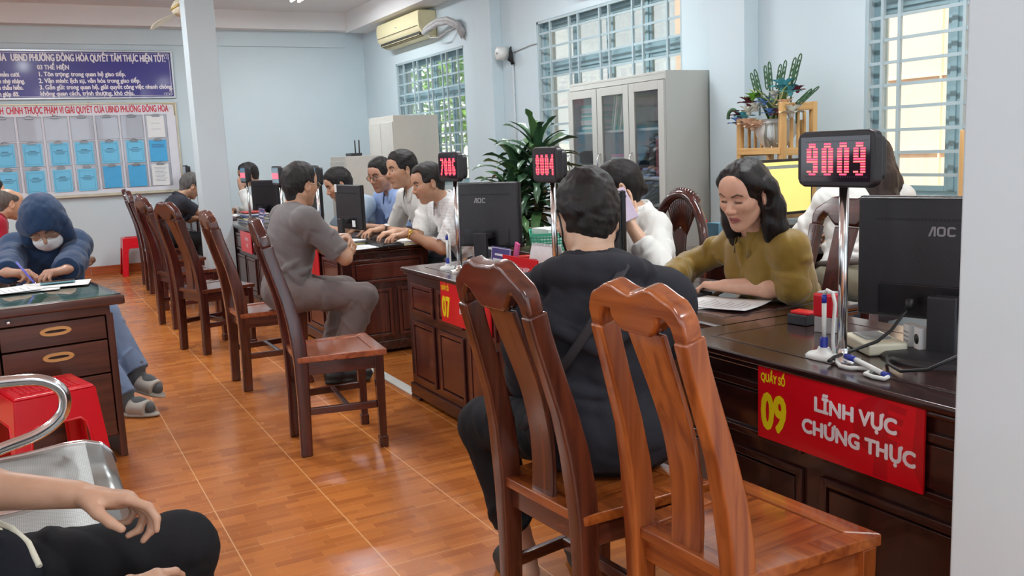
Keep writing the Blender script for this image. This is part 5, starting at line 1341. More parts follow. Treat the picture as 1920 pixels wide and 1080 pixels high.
P = person('person', 'grey-haired man with glasses in a black shirt writing at a far counter', dict(
    hip=(1.22, 9.92, 0.545), neck=(1.40, 9.96, 0.945), head=(1.53, 9.98, 1.06), look=(8, -24), th=5, ths=5, hsize=1.05,
    wl=(1.76, 10.18, 0.76), el=A(0.2, 0.6, -0.8), wr=(1.79, 9.88, 0.79), per=(1.545, 9.79, 0.80), kl=(1.60, 10.02, 0.50), kr=(1.60, 9.82, 0.50), al=(1.56, 10.02, 0.10), ar=(1.52, 9.82, 0.10), top_name='shirt'),
    hs=0.006, hc=0.008, skin=S1, shirt=C_DARK, shirt_kind='collar', sleeve=0.86, trousers=C_BLACKP, shoes=L_BLACK, hair=hair_e, hair_col=(0.10, 0.095, 0.09), wr=0.008)
glasses(P)
# person in a white shirt on the phone, behind the person in black
def hair_k(S, c, R, s):
    hair_short(S, c, R, s, top=0.012, hairline=0.074, back=-0.050, vol=0.6)
    S.ell(c+R @ (A(-0.112, 0, -0.02)*s), (0.030, 0.032, 0.034), k=0.012)
P = person('person', 'person in a white blouse holding a mobile phone up to the mouth', dict(
    hip=(2.62, 3.50, 0.545), neck=(2.53, 3.47, 0.975), head=(2.432, 3.490, 1.098), look=(152, -8), th=175, ths=170, hsize=1.03,
    wl=(2.33, 3.27, 0.955), el=A(0.2, -0.6, -0.8), hdl=A(-0.1, 0.15, 1), hnl=A(0.2, 0.9, 0.1), wr=(2.22, 3.60, 0.78), er=A(0.3, 0.5, -0.8), kl=(2.42, 3.38, 0.50), kr=(2.42, 3.62, 0.50), al=(2.45, 3.38, 0.10), ar=(2.45, 3.62, 0.10), top_name='blouse'),
    hs=0.0045, hc=0.006, skin=S2, shirt=C_WHITE, shirt_kind='collar', sleeve=1.6, trousers=C_DARK, shoes=L_BLACK, hair=hair_k, hair_col=BLK, fem=True, wr=0.008, hands=dict(l=dict(curl=(0.35, 0.5, 0.4))))
K_POS = P
# long-haired woman with her back turned, at the window
def hair_w(S, c, R, s):
    Pp = lambda x, y, z: c+R @ A(x*s, y*s, z*s)
    S.ell(Pp(-0.016, 0, 0.042), A(0.110, 0.088, 0.098)*s, R, k=0.02); S.ell(Pp(0.104, 0, -0.022), A(0.066, 0.078, 0.100)*s, R, k=0.012, op='s')
    S.chain([Pp(-0.06, 0, 0.02), Pp(-0.10, 0.0, -0.10), Pp(-0.115, 0.0, -0.25), Pp(-0.12, 0.02, -0.40), Pp(-0.12, 0.05, -0.52)], [0.075*s, 0.085*s, 0.085*s, 0.070*s, 0.02*s], k=0.03)
    for y in (1, -1): S.chain([Pp(-0.02, y*0.075, 0.0), Pp(-0.05, y*0.095, -0.12), Pp(-0.09, y*0.09, -0.26), Pp(-0.11, y*0.075, -0.42)], [0.035*s, 0.040*s, 0.038*s, 0.015*s], k=0.03)
    S.wrinkle(0.004*s, 120/s, 3, R[:, 2]); S.wrinkle(0.002*s, 300/s, 5, R[:, 2])
P = person('person', 'long-haired woman in a white blouse turned towards the window', dict(
    hip=(3.50, 3.05, 0.60), neck=(3.60, 3.08, 1.04), head=(3.66, 3.095, 1.165), look=(60, -6), th=62, ths=58, sw=0.17,
    wl=(3.55, 3.50, 0.78), el=A(-0.6, 0, -0.6), wr=(3.82, 3.42, 0.78), er=A(0.8, -0.2, -0.6), kl=(3.58, 3.46, 0.50), kr=(3.80, 3.40, 0.50), al=(3.58, 3.42, 0.10), ar=(3.80, 3.36, 0.10), top_name='blouse', hemline=-0.06),
    hs=0.006, hc=0.006, skin=S2, shirt=C_WHITE, shirt_kind='tee', sleeve=1.5, trousers=C_KHAKI, shoes=L_BLACK, hair=hair_w, hair_col=(0.030, 0.020, 0.016), fem=True, wr=0.009)
mb = MB(); M_ = frame_m(P['hip']+P['U']*0.085, P['Rt'][:, 0], P['Ls']); mb.tube([M_ @ Vector((0.142*math.cos(a), 0.188*math.sin(a), 0)) for a in [2*math.pi*k/32 for k in range(32)]], 0.014, 8, closed=True, sq=(1.0, 0.35), up=(0, 0, 1)); part_mb(P, mb, 'belt', mat('belt_dark', srgb(60, 52, 46), rough=0.5))
SWV = thing('swivel_chair', 'dark swivel chair under the long-haired woman by the window', 'chair', (3.50, 3.03, 0), 0)
MB().lathe([(0.20, 0.0), (0.21, 0.02), (0.21, 0.05), (0.18, 0.07)], 24, (0, 0, 0.435)).build('seat', C_DARK, SWV)
mb = MB(); mb.tube([(0, 0, 0.08), (0, 0, 0.44)], 0.025, 10); mb.build('gas_post', L_BLACK, SWV)
for k in range(5):
    a = 2*math.pi*k/5; mb = MB(); mb.tube([(0, 0, 0.09), (0.25*math.cos(a), 0.25*math.sin(a), 0.055)], 0.018, 8); mb.sphere((0.25*math.cos(a), 0.25*math.sin(a), 0.026), 0.026); mb.build('castor_leg', L_BLACK, SWV)

# hooded person writing at the desk
P = person('person', 'masked person with glasses in a navy hooded jacket writing at the desk', dict(
    hip=(0.07, 5.72, 0.545), neck=(0.065, 5.56, 0.93), head=(0.068, 5.42, 1.012), look=(-96, -40), th=-92, ths=-95, roll=-9, hsize=1.08, sw=0.150,
    wr=(-0.135, 4.905, 0.785), er=A(-0.35, 0.3, -0.7), hdr=A(0.72, -0.30, -0.02), hnr=A(0.3, -0.2, -0.9), wl=(0.125, 4.96, 0.785), el=A(0.25, 0.4, -0.8), hdl=A(-0.85, -0.35, -0.05),
    kl=(0.30, 5.33, 0.52), kr=(0.16, 5.30, 0.47), al=(0.425, 5.175, 0.205), ar=(0.345, 5.06, 0.10), tl=A(0.62, -0.72, -0.25), tr=A(0.70, -0.70, 0.0), top_name='hooded_jacket', hem=0.0, fl=0.15),
    hs=0.005, hc=0.006, skin=(0.44, 0.25, 0.17), shirt=C_NAVY, shirt_kind='jacket', sleeve=1.93, trousers=C_JEAN, size=1.0, wr=0.007, stubble=False, down=True,
    hands=dict(r=dict(curls=((0.7, 0.9, 0.5), (0.8, 0.9, 0.5), (0.9, 1.0, 0.6), (1.0, 1.0, 0.6)), tcurl=0.8), l=dict(curl=(0.7, 0.8, 0.4))))
R_, c_, s_ = P['hR'], P['hd'], P['hsz']; Q = lambda x, y, z: c_+R_ @ (A(x, y, z)*s_)
S = Solid(0.005)
S.ell(Q(-0.012, 0, 0.036), A(0.136, 0.108, 0.124)*s_, R_, k=0.02)
S.chain([Q(-0.04, 0, 0.01), Q(-0.06, 0, -0.08), P['nk']-P['Rt'][:, 0]*0.05], [0.105*s_, 0.10*s_, 0.10], k=0.04)
for y in (1, -1): S.chain([Q(0.02, y*0.085, 0.02), Q(0.025, y*0.092, -0.06), Q(0.0, y*0.085, -0.15)], [0.035*s_, 0.034*s_, 0.045*s_], k=0.03)
S.ell(Q(0.130, 0, -0.052), A(0.098, 0.086, 0.110)*s_, R_, k=0.022, op='s')
S.wrinkle(0.006, 36, 41); S.wrinkle(0.003, 90, 42)
solid_obj('hood', S, C_NAVY, P['root'], P['base'])
mk = Solid(0.004); mk.ell(Q(0.044, 0, -0.062), A(0.068, 0.076, 0.064)*s_, R_, k=0.01); mk.ell(Q(0.098, 0, -0.030), A(0.022, 0.024, 0.020)*s_, R_, k=0.03); mk.box(Q(0.04, 0, 0.030), (0.2, 0.2, 0.030*s_), R_, k=0.008, op='s'); mk.box(Q(-0.07, 0, -0.05), (0.085*s_, 0.2, 0.2), R_, k=0.008, op='s')
mk.wrinkle(0.002, 160, 5, R_[:, 1]); solid_obj('face_mask', mk, cloth('mask_white', srgb(226, 226, 226), var=0.02), P['root'], P['base'])
glasses(P, mat('glasses_metal', (0.6, 0.55, 0.4), rough=0.25, metal=1.0), 0.0013)
SGR = mat('slipper_grey', srgb(176, 172, 162), rough=0.6); SMK = mat('print_dark', srgb(50, 50, 50), rough=0.6)
for sd in (1, -1): slipper(P, sd, SGR, SGR, SMK)
for sd in (1, -1):
    a0 = P['an'][sd]; nm = 'l' if sd == 1 else 'r'; td = nrm(P['t'+nm]); fu = nrm(np.cross(td, np.cross(A(0, 0, 1), td))); S = Solid(0.005)
    S.cap(a0+fu*0.03, a0-fu*0.045, 0.043, 0.043, k=0.02); S.cap(a0-fu*0.045-td*0.035, a0-fu*0.042+td*0.09, 0.038, 0.038, k=0.02); S.cap(a0-fu*0.040+td*0.08, a0-fu*0.058+td*0.148, 0.039, 0.029, k=0.02)
    solid_obj('sock', S, cloth('sock_grey', srgb(92, 96, 98)), P['root'], P['base'])
HOOD = P
st2 = thing('plain_stool', 'low wooden stool under the person in the navy hood', 'stool', (0.07, 5.74, 0), 0)
MB().bb((-0.16, -0.16, 0.415), (0.16, 0.16, 0.44)).build('seat', WB['x'], st2, bevel=0.006)
for sx in (-1, 1):
    for sy in (-1, 1): MB().box((sx*0.13, sy*0.13, 0.207), (0.035, 0.035, 0.415)).build('leg', WB['z'], st2, bevel=0.003)

# men at the left edge
def hair_b(S, c, R, s):
    hair_short(S, c, R, s, top=0.001, hairline=0.060, back=-0.045, vol=0.2); S.ell(c+R @ (A(0.03, 0, 0.10)*s), A(0.10, 0.068, 0.05)*s, R, k=0.02, op='s')
P = person('person', 'balding man in a red shirt with outstretched crossed legs at the picture edge', dict(
    hip=(-0.42, 8.46, 0.51), neck=(-0.235, 8.50, 0.925), head=(-0.135, 8.52, 1.03), look=(24, -8), th=5, ths=8, hsize=1.08,
    wl=(0.02, 8.64, 0.62), el=A(-0.2, 0.5, -0.8), wr=(0.02, 8.34, 0.62), er=A(-0.2, -0.5, -0.8), kl=(-0.10, 8.56, 0.60), kr=(-0.09, 8.38, 0.58), al=(0.215, 8.56, 0.60), ar=(0.235, 8.34, 0.515), tl=A(0.8, 0.1, 0.35), tr=A(0.85, -0.1, 0.33), hem=0.05, fl=0.18),
    hs=0.006, hc=0.008, skin=S1, shirt=C_RED, shirt_kind='collar', sleeve=0.86, trousers=C_CREAM, shoes=L_BROWN, hair=hair_b, hair_col=(0.10, 0.085, 0.075))
pb = thing('low_stool', 'dark seat under the balding man in red', 'bench', (-0.42, 8.46, 0), 0)
MB().bb((-0.25, -0.35, 0.36), (0.22, 0.35, 0.40)).build('seat', L_BLACK, pb, bevel=0.01)
for sx in (-0.2, 0.17):
    for sy in (-0.3, 0.3): MB().box((sx, sy, 0.18), (0.03, 0.03, 0.36)).build('leg', L_BLACK, pb)
fr = thing('foot_rest', 'dark low stool carrying the crossed feet of the man in red', 'stool', (0.20, 8.46, 0), 0)
MB().bb((-0.10, -0.20, 0.38), (0.10, 0.20, 0.41)).build('seat', L_BLACK, fr, bevel=0.006)
for sx in (-0.08, 0.08):
    for sy in (-0.17, 0.17): MB().box((sx, sy, 0.19), (0.025, 0.025, 0.38)).build('leg', L_BLACK, fr)
P = person('person', 'dark-haired person mostly hidden behind the balding man in red', dict(
    hip=(-0.60, 9.75, 0.51), neck=(-0.38, 9.72, 0.97), head=(-0.27, 9.72, 1.10), look=(10, -5), th=5, ths=5,
    wl=(-0.1, 9.85, 0.62), wr=(-0.1, 9.6, 0.62), kl=(-0.18, 9.85, 0.5), kr=(-0.18, 9.6, 0.5), al=(-0.15, 9.85, 0.1), ar=(-0.15, 9.6, 0.1)),
    hs=0.008, hc=0.009, skin=S1, shirt=C_DARK, shirt_kind='tee', trousers=C_BLACKP, shoes=L_BLACK, hair=hair_m, hair_col=BLK)
pb = thing('low_stool', 'dark seat under the hidden dark-haired person', 'bench', (-0.60, 9.75, 0), 0)
MB().bb((-0.25, -0.35, 0.36), (0.22, 0.35, 0.40)).build('seat', L_BLACK, pb, bevel=0.01)
for sx in (-0.2, 0.17):
    for sy in (-0.3, 0.3): MB().box((sx, sy, 0.18), (0.03, 0.03, 0.36)).build('leg', L_BLACK, pb)

# the neighbour on the bench, hands in the lap
C_NAVYT = cloth('cloth_dark_striped', srgb(28, 30, 38), var=0.1)
P = person('person', 'seated person in black on the steel bench with hands resting in the lap', dict(
    hip=(-0.27, 1.86, 0.515), neck=(-0.40, 1.83, 1.00), head=(-0.36, 1.83, 1.14), look=(5, -10), th=3, ths=3, sw=0.185,
    wl=(0.026, 1.805, 0.700), pel=(-0.210, 1.925, 0.728), hdl=A(0.93, -0.30, -0.22), hnl=A(-0.20, -0.22, -0.95), wr=(0.055, 1.700, 0.525), per=(-0.18, 1.64, 0.53), bulge=((A(-0.16, 1.90, 0.60), A(-0.115, 1.84, 0.585), 0.05, 0.05), (A(-0.12, 1.84, 0.585), A(-0.08, 1.80, 0.565), 0.045, 0.03)), hdr=A(0.93, 0.18, -0.05), hnr=A(0, 0.5, -0.8),
    kl=(0.212, 1.985, 0.478), kr=(0.10, 1.66, 0.46), al=(0.17, 2.00, 0.10), ar=(0.06, 1.66, 0.10), tl=A(1, 0, 0), tr=A(1, 0, 0), top_name='t_shirt', hem=0.01),
    hs=0.0032, hc=0.0045, skin=(0.50, 0.30, 0.20), shirt=C_NAVYT, shirt_kind='tee', sleeve=0.95, trousers=C_BLACKP, shoes=L_BLACK, hair=hair_m, hair_col=BLK, wr=0.006, pants_wr=0.007,
    hands=dict(l=dict(curls=((0.25, 0.65, 0.65), (0.55, 0.85, 0.7), (0.70, 0.9, 0.7), (0.8, 0.9, 0.7)), tcurl=0.25), r=dict(curls=((0.45, 0.6, 0.4), (0.55, 0.65, 0.4), (0.6, 0.7, 0.4), (0.65, 0.7, 0.4)), tcurl=0.6)))
NB = P
mb = MB()
for o in (0.0, 0.020): mb.tube([(-0.165-o, 1.935, 0.650), (-0.128-o, 1.905, 0.652), (-0.092-o, 1.868, 0.640), (-0.066-o, 1.830, 0.618), (-0.052-o, 1.79, 0.585)], 0.006, 8)
part_mb(P, mb, 'shirt_stripe', mat('stripe_cream', srgb(222, 220, 200), rough=0.8))
# ------------------------------------------------------------------ number displays
PLB = mat('black_plastic', srgb(34, 32, 36), rough=0.4, var=0.08, scale=20); SCRN = mat('display_window', srgb(38, 26, 38), rough=0.12, coat=0.5)
LED = mat('led_red', (0.9, 0.05, 0.08), rough=0.4, emit=(1.0, 0.045, 0.11, 1.9)); LEDO = mat('led_core', (0.9, 0.12, 0.08), rough=0.4, emit=(1.0, 0.09, 0.10, 2.0)); LEDX = mat('led_off', srgb(70, 52, 66), rough=0.5)
FONT5 = {'9': ['01110', '11011', '11011', '11011', '11111', '00011', '00011', '11011', '01110'], '0': ['01110', '11011', '11011', '11011', '11011', '11011', '11011', '11011', '01110'],
         '7': ['11111', '00011', '00011', '00110', '00110', '01100', '01100', '11000', '11000'], '6': ['01110', '11011', '11000', '11000', '11110', '11011', '11011', '11011', '01110'],
         '8': ['01110', '11011', '11011', '11011', '01110', '11011', '11011', '11011', '01110'], '4': ['00011', '00111', '01111', '11011', '11011', '11111', '00011', '00011', '00011'],
         '5': ['11111', '11000', '11000', '11110', '00011', '00011', '00011', '11011', '01110'], '3': ['01110', '11011', '00011', '00011', '01110', '00011', '00011', '11011', '01110']}
STEELP = mat('stainless', (0.72, 0.72, 0.72), rough=0.18, metal=1.0)
def display(label, loc, rz, num, zc=1.24, w=0.255, h=0.145, lit=True, tint=None):
    """face looks along local -X; the pole stands on the counter"""
    t = thing('number_display', label, 'number display', loc, rz, 'number displays on poles'); z0 = zc-loc[2]
    c = MB()
    out = lambda e: [(-w/2-e+0.022, -h/2-e), (w/2+e-0.022, -h/2-e), (w/2+e-0.006, -h/2-e+0.008), (w/2+e, -h/2-e+0.022), (w/2+e, h/2+e-0.022), (w/2+e-0.006, h/2+e-0.008), (w/2+e-0.022, h/2+e), (-w/2-e+0.022, h/2+e), (-w/2-e+0.006, h/2+e-0.008), (-w/2-e, h/2+e-0.022), (-w/2-e, -h/2-e+0.022), (-w/2-e+0.006, -h/2-e+0.008)]
    M = frame_m((0, 0, z0), (0, -1, 0), (0, 0, 1))                     # x to the viewer's right, z towards -X
    c.prism(out(0), 0.030, M @ Matrix.Translation((0, 0, 0.010))); c.prism(out(-0.012), 0.030, M @ Matrix.Translation((0, 0, -0.018)))
    c.build('display_case', PLB, t, bevel=0.006, seg=3)
    s = MB(); s.box((0, 0, 0.0252), (w-0.030, h-0.030, 0.002), M=M); so = s.build('display_window', tint or SCRN, t, bevel=0.0)
    if num:
        on = MB(); off = MB(); nx, ny = 28, 15; px = (w-0.050)/nx; py = (h-0.048)/ny*1.0
        # digits are slightly slanted stacks of lamps, 5 wide, 9 high, stretched in height
        lit_cells = {}
        for di, ch in enumerate(num):
            g = FONT5[ch]
            for r in range(13):
                row = g[min(8, int(r*9/13))]
                for q in range(5):
                    if row[q] == '1': lit_cells[(1+di*7+q, 13-r)] = (r % 2)
        for i in range(nx):
            for j in range(ny):
                x, y = -(w-0.050)/2+px*(i+0.5)+0.004, -(h-0.048)/2+py*(j+0.5)
                if (i, j) in lit_cells: on.box((x, y, 0.0268), (px*0.95, py*0.62, 0.0016), lit_cells[(i, j)], M=M)
                elif j in (0, 14): off.box((x, y, 0.0266), (px*0.3, py*0.3, 0.0008), M=M)
        on.build('digit_lamps', [LED, LEDO], so); off.build('unlit_lamps', LEDX, so)
    p = MB(); p.tube([(0.012, 0, 0.012), (0.012, 0, z0-h/2+0.01)], 0.0125, 16); p.build('pole', STEELP, t)
    b = MB(); b.lathe([(0.05, 0), (0.05, 0.006), (0.022, 0.012), (0.018, 0.03)], 24, (0.012, 0, 0)); b.build('pole_foot', STEELP, t)
    return t
T9 = 0.71
display('large number display reading 9009 on a chrome pole', (1.862, 1.672, T9), 0.0, '9009')
display('number display reading 8004 in front of the potted plant', (1.90, 3.215, T9), 0.0, '8004', zc=1.232, w=0.20, h=0.145)
display('number display reading 7006 above the middle monitor', (1.86, 4.085, T9), 0.0, '7006', zc=1.229, w=0.235, h=0.145)
GREYS = mat('display_pale', srgb(120, 160, 178), rough=0.2, coat=0.4)
RB = mat('display_band', (0.8, 0.1, 0.14), rough=0.4, emit=(1.0, 0.08, 0.12, 1.2))
for lab, y, band in (('number display with a pale blank face, beside the head of the man in grey', 6.50, 0), ('number display with a red band, behind the man in grey', 7.57, 1), ('number display with a red band in front of the man resting his cheek', 8.84, 1), ('small number display near the corner of the notice board', 11.62, 0)):
    t = display(lab, (1.86 if y < 11 else 1.772, y if y < 11 else 11.78, T9), 0.0, '', zc=1.17 if y < 11 else 1.20, tint=GREYS, w=0.24, h=0.155)
    if band:
        so = [c for c in t.children if c.name.startswith('display_window')][0]
        MB().box((-0.0275, 0, 1.165-T9), (0.001, 0.20, 0.045)).build('digit_lamps', RB, so)

# ------------------------------------------------------------------ monitors (square office screens seen from behind)
MONB = mat('monitor_black', srgb(38, 38, 42), rough=0.42, var=0.10, scale=40, bump=0.05, bscale=300); MONG = mat('monitor_glossy', srgb(26, 26, 30), rough=0.25); LOGO = mat('logo_silver', srgb(150, 150, 152), rough=0.35, metal=0.3)
def logo_aoc(mb, M, s):
    """the maker's mark: a slanted A without its bar, an O and a C"""
    mb.prism([(0, 0), (0.22*s, 0), (0.52*s, 0.80*s), (0.62*s, 0.80*s), (0.62*s, 1.0*s), (0.38*s, 1.0*s)], 0.0012, M); mb.prism([(0.54*s, 0), (0.74*s, 0), (0.74*s, 1.0*s), (0.54*s, 1.0*s)], 0.0012, M)
    def ring(x0, open_):
        o = [(0.2, 0), (0.68, 0), (0.86, 0.18), (0.86, 0.82), (0.68, 1.0), (0.2, 1.0), (0.02, 0.82), (0.02, 0.18)]; i = [(0.27, 0.2), (0.61, 0.2), (0.66, 0.26), (0.66, 0.74), (0.61, 0.8), (0.27, 0.8), (0.22, 0.74), (0.22, 0.26)]
        for k in range(8):
            j = (k+1) % 8
            if open_ and k == 2: continue
            mb.prism([(x0+o[k][0]*s, o[k][1]*s), (x0+o[j][0]*s, o[j][1]*s), (x0+i[j][0]*s, i[j][1]*s), (x0+i[k][0]*s, i[k][1]*s)], 0.0012, M)
    ring(0.84*s, False); ring(1.84*s, True)
def monitor(label, loc, rz, w=0.40, h=0.335, z=0.085, logo=True, sticker=False, tilt=0.0, group='monitors on the counters', cx=0.0, screen=None):
    """the back looks along local -X"""
    t = thing('monitor', label, 'monitor', loc, rz, group)
    M = Matrix.Translation((0.02, 0, z+h/2)) @ Matrix.Rotation(tilt, 4, 'Y') @ frame_m((0, 0, 0), (0, -1, 0), (0, 0, 1))   # z towards -X
    b = MB(); b.box((0, 0, -0.010), (w, h, 0.022), M=M); b.build('screen_frame', MONG, t, bevel=0.004)
    b = MB(); b.box((0, 0, 0.008), (w-0.006, h-0.006, 0.020), M=M); bk = b.build('back_cover', MONB, t, bevel=0.008, seg=3)
    b = MB(); b.box((0, -h*0.34, 0.019), (w*0.70, h*0.26, 0.006), M=M); b.build('socket_panel', MONG, bk, bevel=0.003)
    v = MB()
    for k in range(34): v.box((-w*0.38+w*0.76*k/33, h*0.315, 0.0185), (0.004, 0.006, 0.001), M=M)
    v.build('vent_slots', M_BLK, bk)
    for sx in (-1, 1):
        for y in (0.08, -0.02):
            MB().box((sx*0.038, h*y, 0.0185), (0.005, 0.005, 0.001), M=M).build('screw_hole', M_BLK, bk)
    if logo: l = MB(); logo_aoc(l, M @ Matrix.Translation((w*(-0.04 if logo != 2 else -0.17), h*0.185, 0.0188)), 0.026); l.build('logo', LOGO, bk)
    if sticker: MB().box((-w*0.44, h*0.42, 0.0192), (0.034, 0.055, 0.001), M=M).build('sticker', PAPER, bk); MB().box((w*0.24, -h*0.36, 0.0226), (0.05, 0.045, 0.001), M=M).build('label_sheet', PAPER, bk)
    if screen:
        for (x, y, ww, hh, m_) in screen: MB().box((x*w, y*h, -0.0215), (ww*w, hh*h, 0.0012), M=M).build('screen_image', m_, t)
    s = MB(); s.box((-0.055, cx, z*0.5+0.040), (0.026, 0.075, z+0.08)); s.box((-0.022, cx, z+0.060), (0.050, 0.075, 0.03)); s.build('stand_neck', MONB, t, bevel=0.006)
    s = MB(); s.lathe([(0.150, 0), (0.150, 0.008), (0.135, 0.016), (0.03, 0.020)], 32, (-0.085, cx, 0), M=Matrix.Diagonal((0.8, 1.0, 1, 1))); s.build('stand_base', MONB, t)
    return t
monitor('large black monitor back in front of the white column', (2.105, 1.575, T9), 0.31, w=0.42, h=0.335, z=0.085, cx=-0.045, logo=True)
monitor('black monitor back standing in the middle of the picture on counter 07', (2.05, 4.13, T9), 0.56, w=0.385, h=0.33, z=0.10, logo=2)
monitor('dark monitor behind the head of the person in black', (2.10, 3.235, T9), 0.05, w=0.40, h=0.33, z=0.075, logo=False)
monitor('black monitor with white stickers on the counter of the man in grey', (1.965, 6.12, T9), 0.12, w=0.40, h=0.31, z=0.085, logo=False, sticker=True)
monitor('dark monitor behind the head of the man in grey', (2.05, 7.35, T9), 0.05, w=0.40, h=0.32, z=0.085, logo=False)
monitor('dark monitor beside the display with the red band, behind the man in grey', (2.15, 7.80, T9), 0.25, w=0.40, h=0.31, z=0.085, logo=False)
monitor('slate monitor beside the man resting his cheek', (2.10, 9.20, T9), 0.45, w=0.40, h=0.33, z=0.06, logo=False)
monitor('dark monitor behind the writing man in the black shirt, nearest the back wall', (1.90, 11.50, T9), 0.0, w=0.40, h=0.32, z=0.10, logo=False)
YSC = mat('screen_yellow', srgb(226, 208, 120), rough=0.3, emit=(0.80, 0.66, 0.20, 0.55)); YSB = mat('screen_bar', srgb(70, 96, 150), rough=0.3, emit=(0.08, 0.13, 0.30, 0.5))
monitor('wide monitor with a yellow screen on the back desk', (3.62, 3.72, 0.74), -math.pi/2, w=0.50, h=0.305, z=0.140, logo=False, screen=((0, 0, 0.96, 0.90, YSC), (0, 0.36, 0.96, 0.06, YSB)), group='monitor on the back desk')

# ------------------------------------------------------------------ signs
SRED = mat('sign_red', srgb(212, 12, 30), rough=0.32, coat=0.3, var=0.02); SDRED = mat('sign_dark_red', srgb(186, 9, 27), rough=0.32, coat=0.3); SYEL = mat('sign_yellow', srgb(236, 214, 20), rough=0.4); SWHT = mat('sign_white', srgb(232, 228, 232), rough=0.4)
def sign(label, y_left, y_right, z0, z1, x=1.714, num=None, lines=(), emblem=True, flower=False, edge=False):
    """hangs on the counter front; x in the sign runs to the viewer's right (-Y)"""
    w, h = y_left-y_right, z1-z0
    t = thing('counter_sign', label, 'sign', (x, y_left, z0), 0, 'red signs on the counter fronts')
    M = frame_m((0, 0, 0), (0, -1, 0), (0, 0, 1))
    MB().box((w/2, h/2, 0.003), (w, h, 0.006), M=M).build('sign_board', SRED, t)
    T = lambda px, py, e=0.0067: M @ Matrix.Translation((px, py, e))
    if emblem:
        e = MB(); cx, cy = w*0.76, h*0.60
        e.prism([(cx+0.075*math.cos(a), cy+0.072*math.sin(a)) for a in [math.pi*0.38+math.pi*1.24*k/16 for k in range(17)]], 0.0002, T(0, 0, 0.0061))
        for k in range(5):
            y = cy+0.060-k*0.028; e.prism([(cx+0.0, y-0.009), (cx+0.075-0.008*k, y-0.014), (cx+0.080-0.008*k, y+0.002), (cx+0.0, y+0.009)], 0.0002, T(0, 0, 0.00622))
        e.prism([(cx-0.012, 0.004), (cx+0.030, 0.004), (cx+0.030, h*0.36), (cx-0.006, h*0.40)], 0.0002, T(0, 0, 0.00634)); e.prism([(w*0.94, h*0.30), (w-0.001, h*0.05), (w-0.001, h*0.95), (w*0.96, h*0.95)], 0.0002, T(0, 0, 0.0061))
        e.build('emblem', SDRED, t)
    if num:
        l = MB(); letters(l, 'QUẦY SỐ', h*0.150, T(w*0.022, h*0.765), xs=0.66, bold=0.0010); letters(l, num, h*0.66, T(w*0.026, h*0.15), xs=0.66, bold=0.0046); l.build('counter_number', SYEL, t)
    if flower:
        l = MB(); cx, cy = w*0.17, h*0.46
        for k in range(5):
            a = math.pi/2+2*math.pi*k/5; l.prism([(cx+0.020*math.cos(a)+0.014*math.cos(b), cy+0.020*math.sin(a)+0.014*math.sin(b)) for b in [2*math.pi*i/12 for i in range(12)]], 0.0002, T(0, 0, 0.006+0.00005*k))
        l.build('flower_mark', mat('sign_gold', srgb(240, 190, 70), rough=0.4), t)
        l = MB(); l.prism([(cx+r*math.cos(a), cy+r*math.sin(a)) for k in range(10) for r, a in [((0.014 if k % 2 == 0 else 0.006), math.pi/2+math.pi*k/5)]], 0.0002, T(0, 0, 0.0065)); l.build('star_mark', SRED, t)
    l = MB()
    for (txt, px, py, sz, al, bo, *wd) in lines: letters(l, txt, sz*h, T(px*w, py*h), align=al, xs=0.74, bold=bo, width=wd[0] if wd else None)
    if lines: l.build('lettering', SWHT, t)
    return t
sign('large red sign reading QUẦY SỐ 09 LĨNH VỰC CHỨNG THỰC', 1.812, 1.290, 0.490, 0.700, num='09', lines=(('LĨNH VỰC', 0.625, 0.575, 0.245, 'CENTER', 0.0024, 0.245), ('CHỨNG THỰC', 0.635, 0.265, 0.245, 'CENTER', 0.0024, 0.338)))
sign('red sign reading QUẦY SỐ 07 behind the mahogany chair', 3.965, 3.44, 0.494, 0.700, num='07', lines=(('LĨNH VỰC', 0.66, 0.60, 0.19, 'CENTER', 0.0011), ('(ĐỊA CHÍNH - KHO)', 0.62, 0.32, 0.17, 'CENTER', 0.0011)))
sign('red sign with a yellow flower mark, standing on the counter beside the black jacket', 3.715, 3.39, 0.7105, 0.818, x=1.93, flower=True, emblem=False, lines=(('LĨNH VỰC', 0.36, 0.34, 0.36, 'LEFT', 0.0009),))
sign('small red sign with an orange emblem on the counter beside the pillar', 8.56, 8.12, 0.478, 0.665, emblem=False, lines=(('LĨNH VỰC', 0.60, 0.60, 0.20, 'CENTER', 0.001), ('THUẾ', 0.60, 0.28, 0.20, 'CENTER', 0.001)))
mb = MB(); MS = frame_m((1.720, 8.53, 0.50), (0, -1, 0), (0, 0, 1))
sign('red sign partly hidden by the back of the man in grey', 6.50, 6.03, 0.49, 0.695, emblem=True)
# purple table signs
PUR = mat('sign_purple', srgb(76, 66, 134), rough=0.35, coat=0.2)
def table_sign(label, loc, rz, w, h):
    t = thing('table_sign', label, 'sign', loc, rz, 'purple table signs'); M = Matrix.Rotation(0.12, 4, 'Y') @ frame_m((0, 0, 0), (0, -1, 0), (0, 0, 1))
    MB().box((0, h/2+0.004, -0.002), (w, h, 0.003), M=M).build('sign_panel', PUR, t)
    f = MB(); e = 0.006
    for (x, y, a, b) in ((0, h-0.002, w, 0.003), (0, 0.010, w, 0.003), (-w/2+e/2, h/2, 0.003, h), (w/2-e/2, h/2, 0.003, h)): f.box((x, y, 0.0005), (a, b, 0.0012), M=M)
    for k, ww in enumerate((0.62, 0.78, 0.5)): f.box((0, h*(0.70-0.22*k), 0.0002), (w*ww, h*0.09, 0.0008), M=M)
    f.build('sign_print', SWHT, t); MB().box((0.03, 0, 0.003), (0.09, w*0.8, 0.006)).build('sign_foot', CABG, t)
    return t
table_sign('purple table sign behind the red sign with the flower mark', (2.01, 3.92, T9), 0.0, 0.20, 0.115)
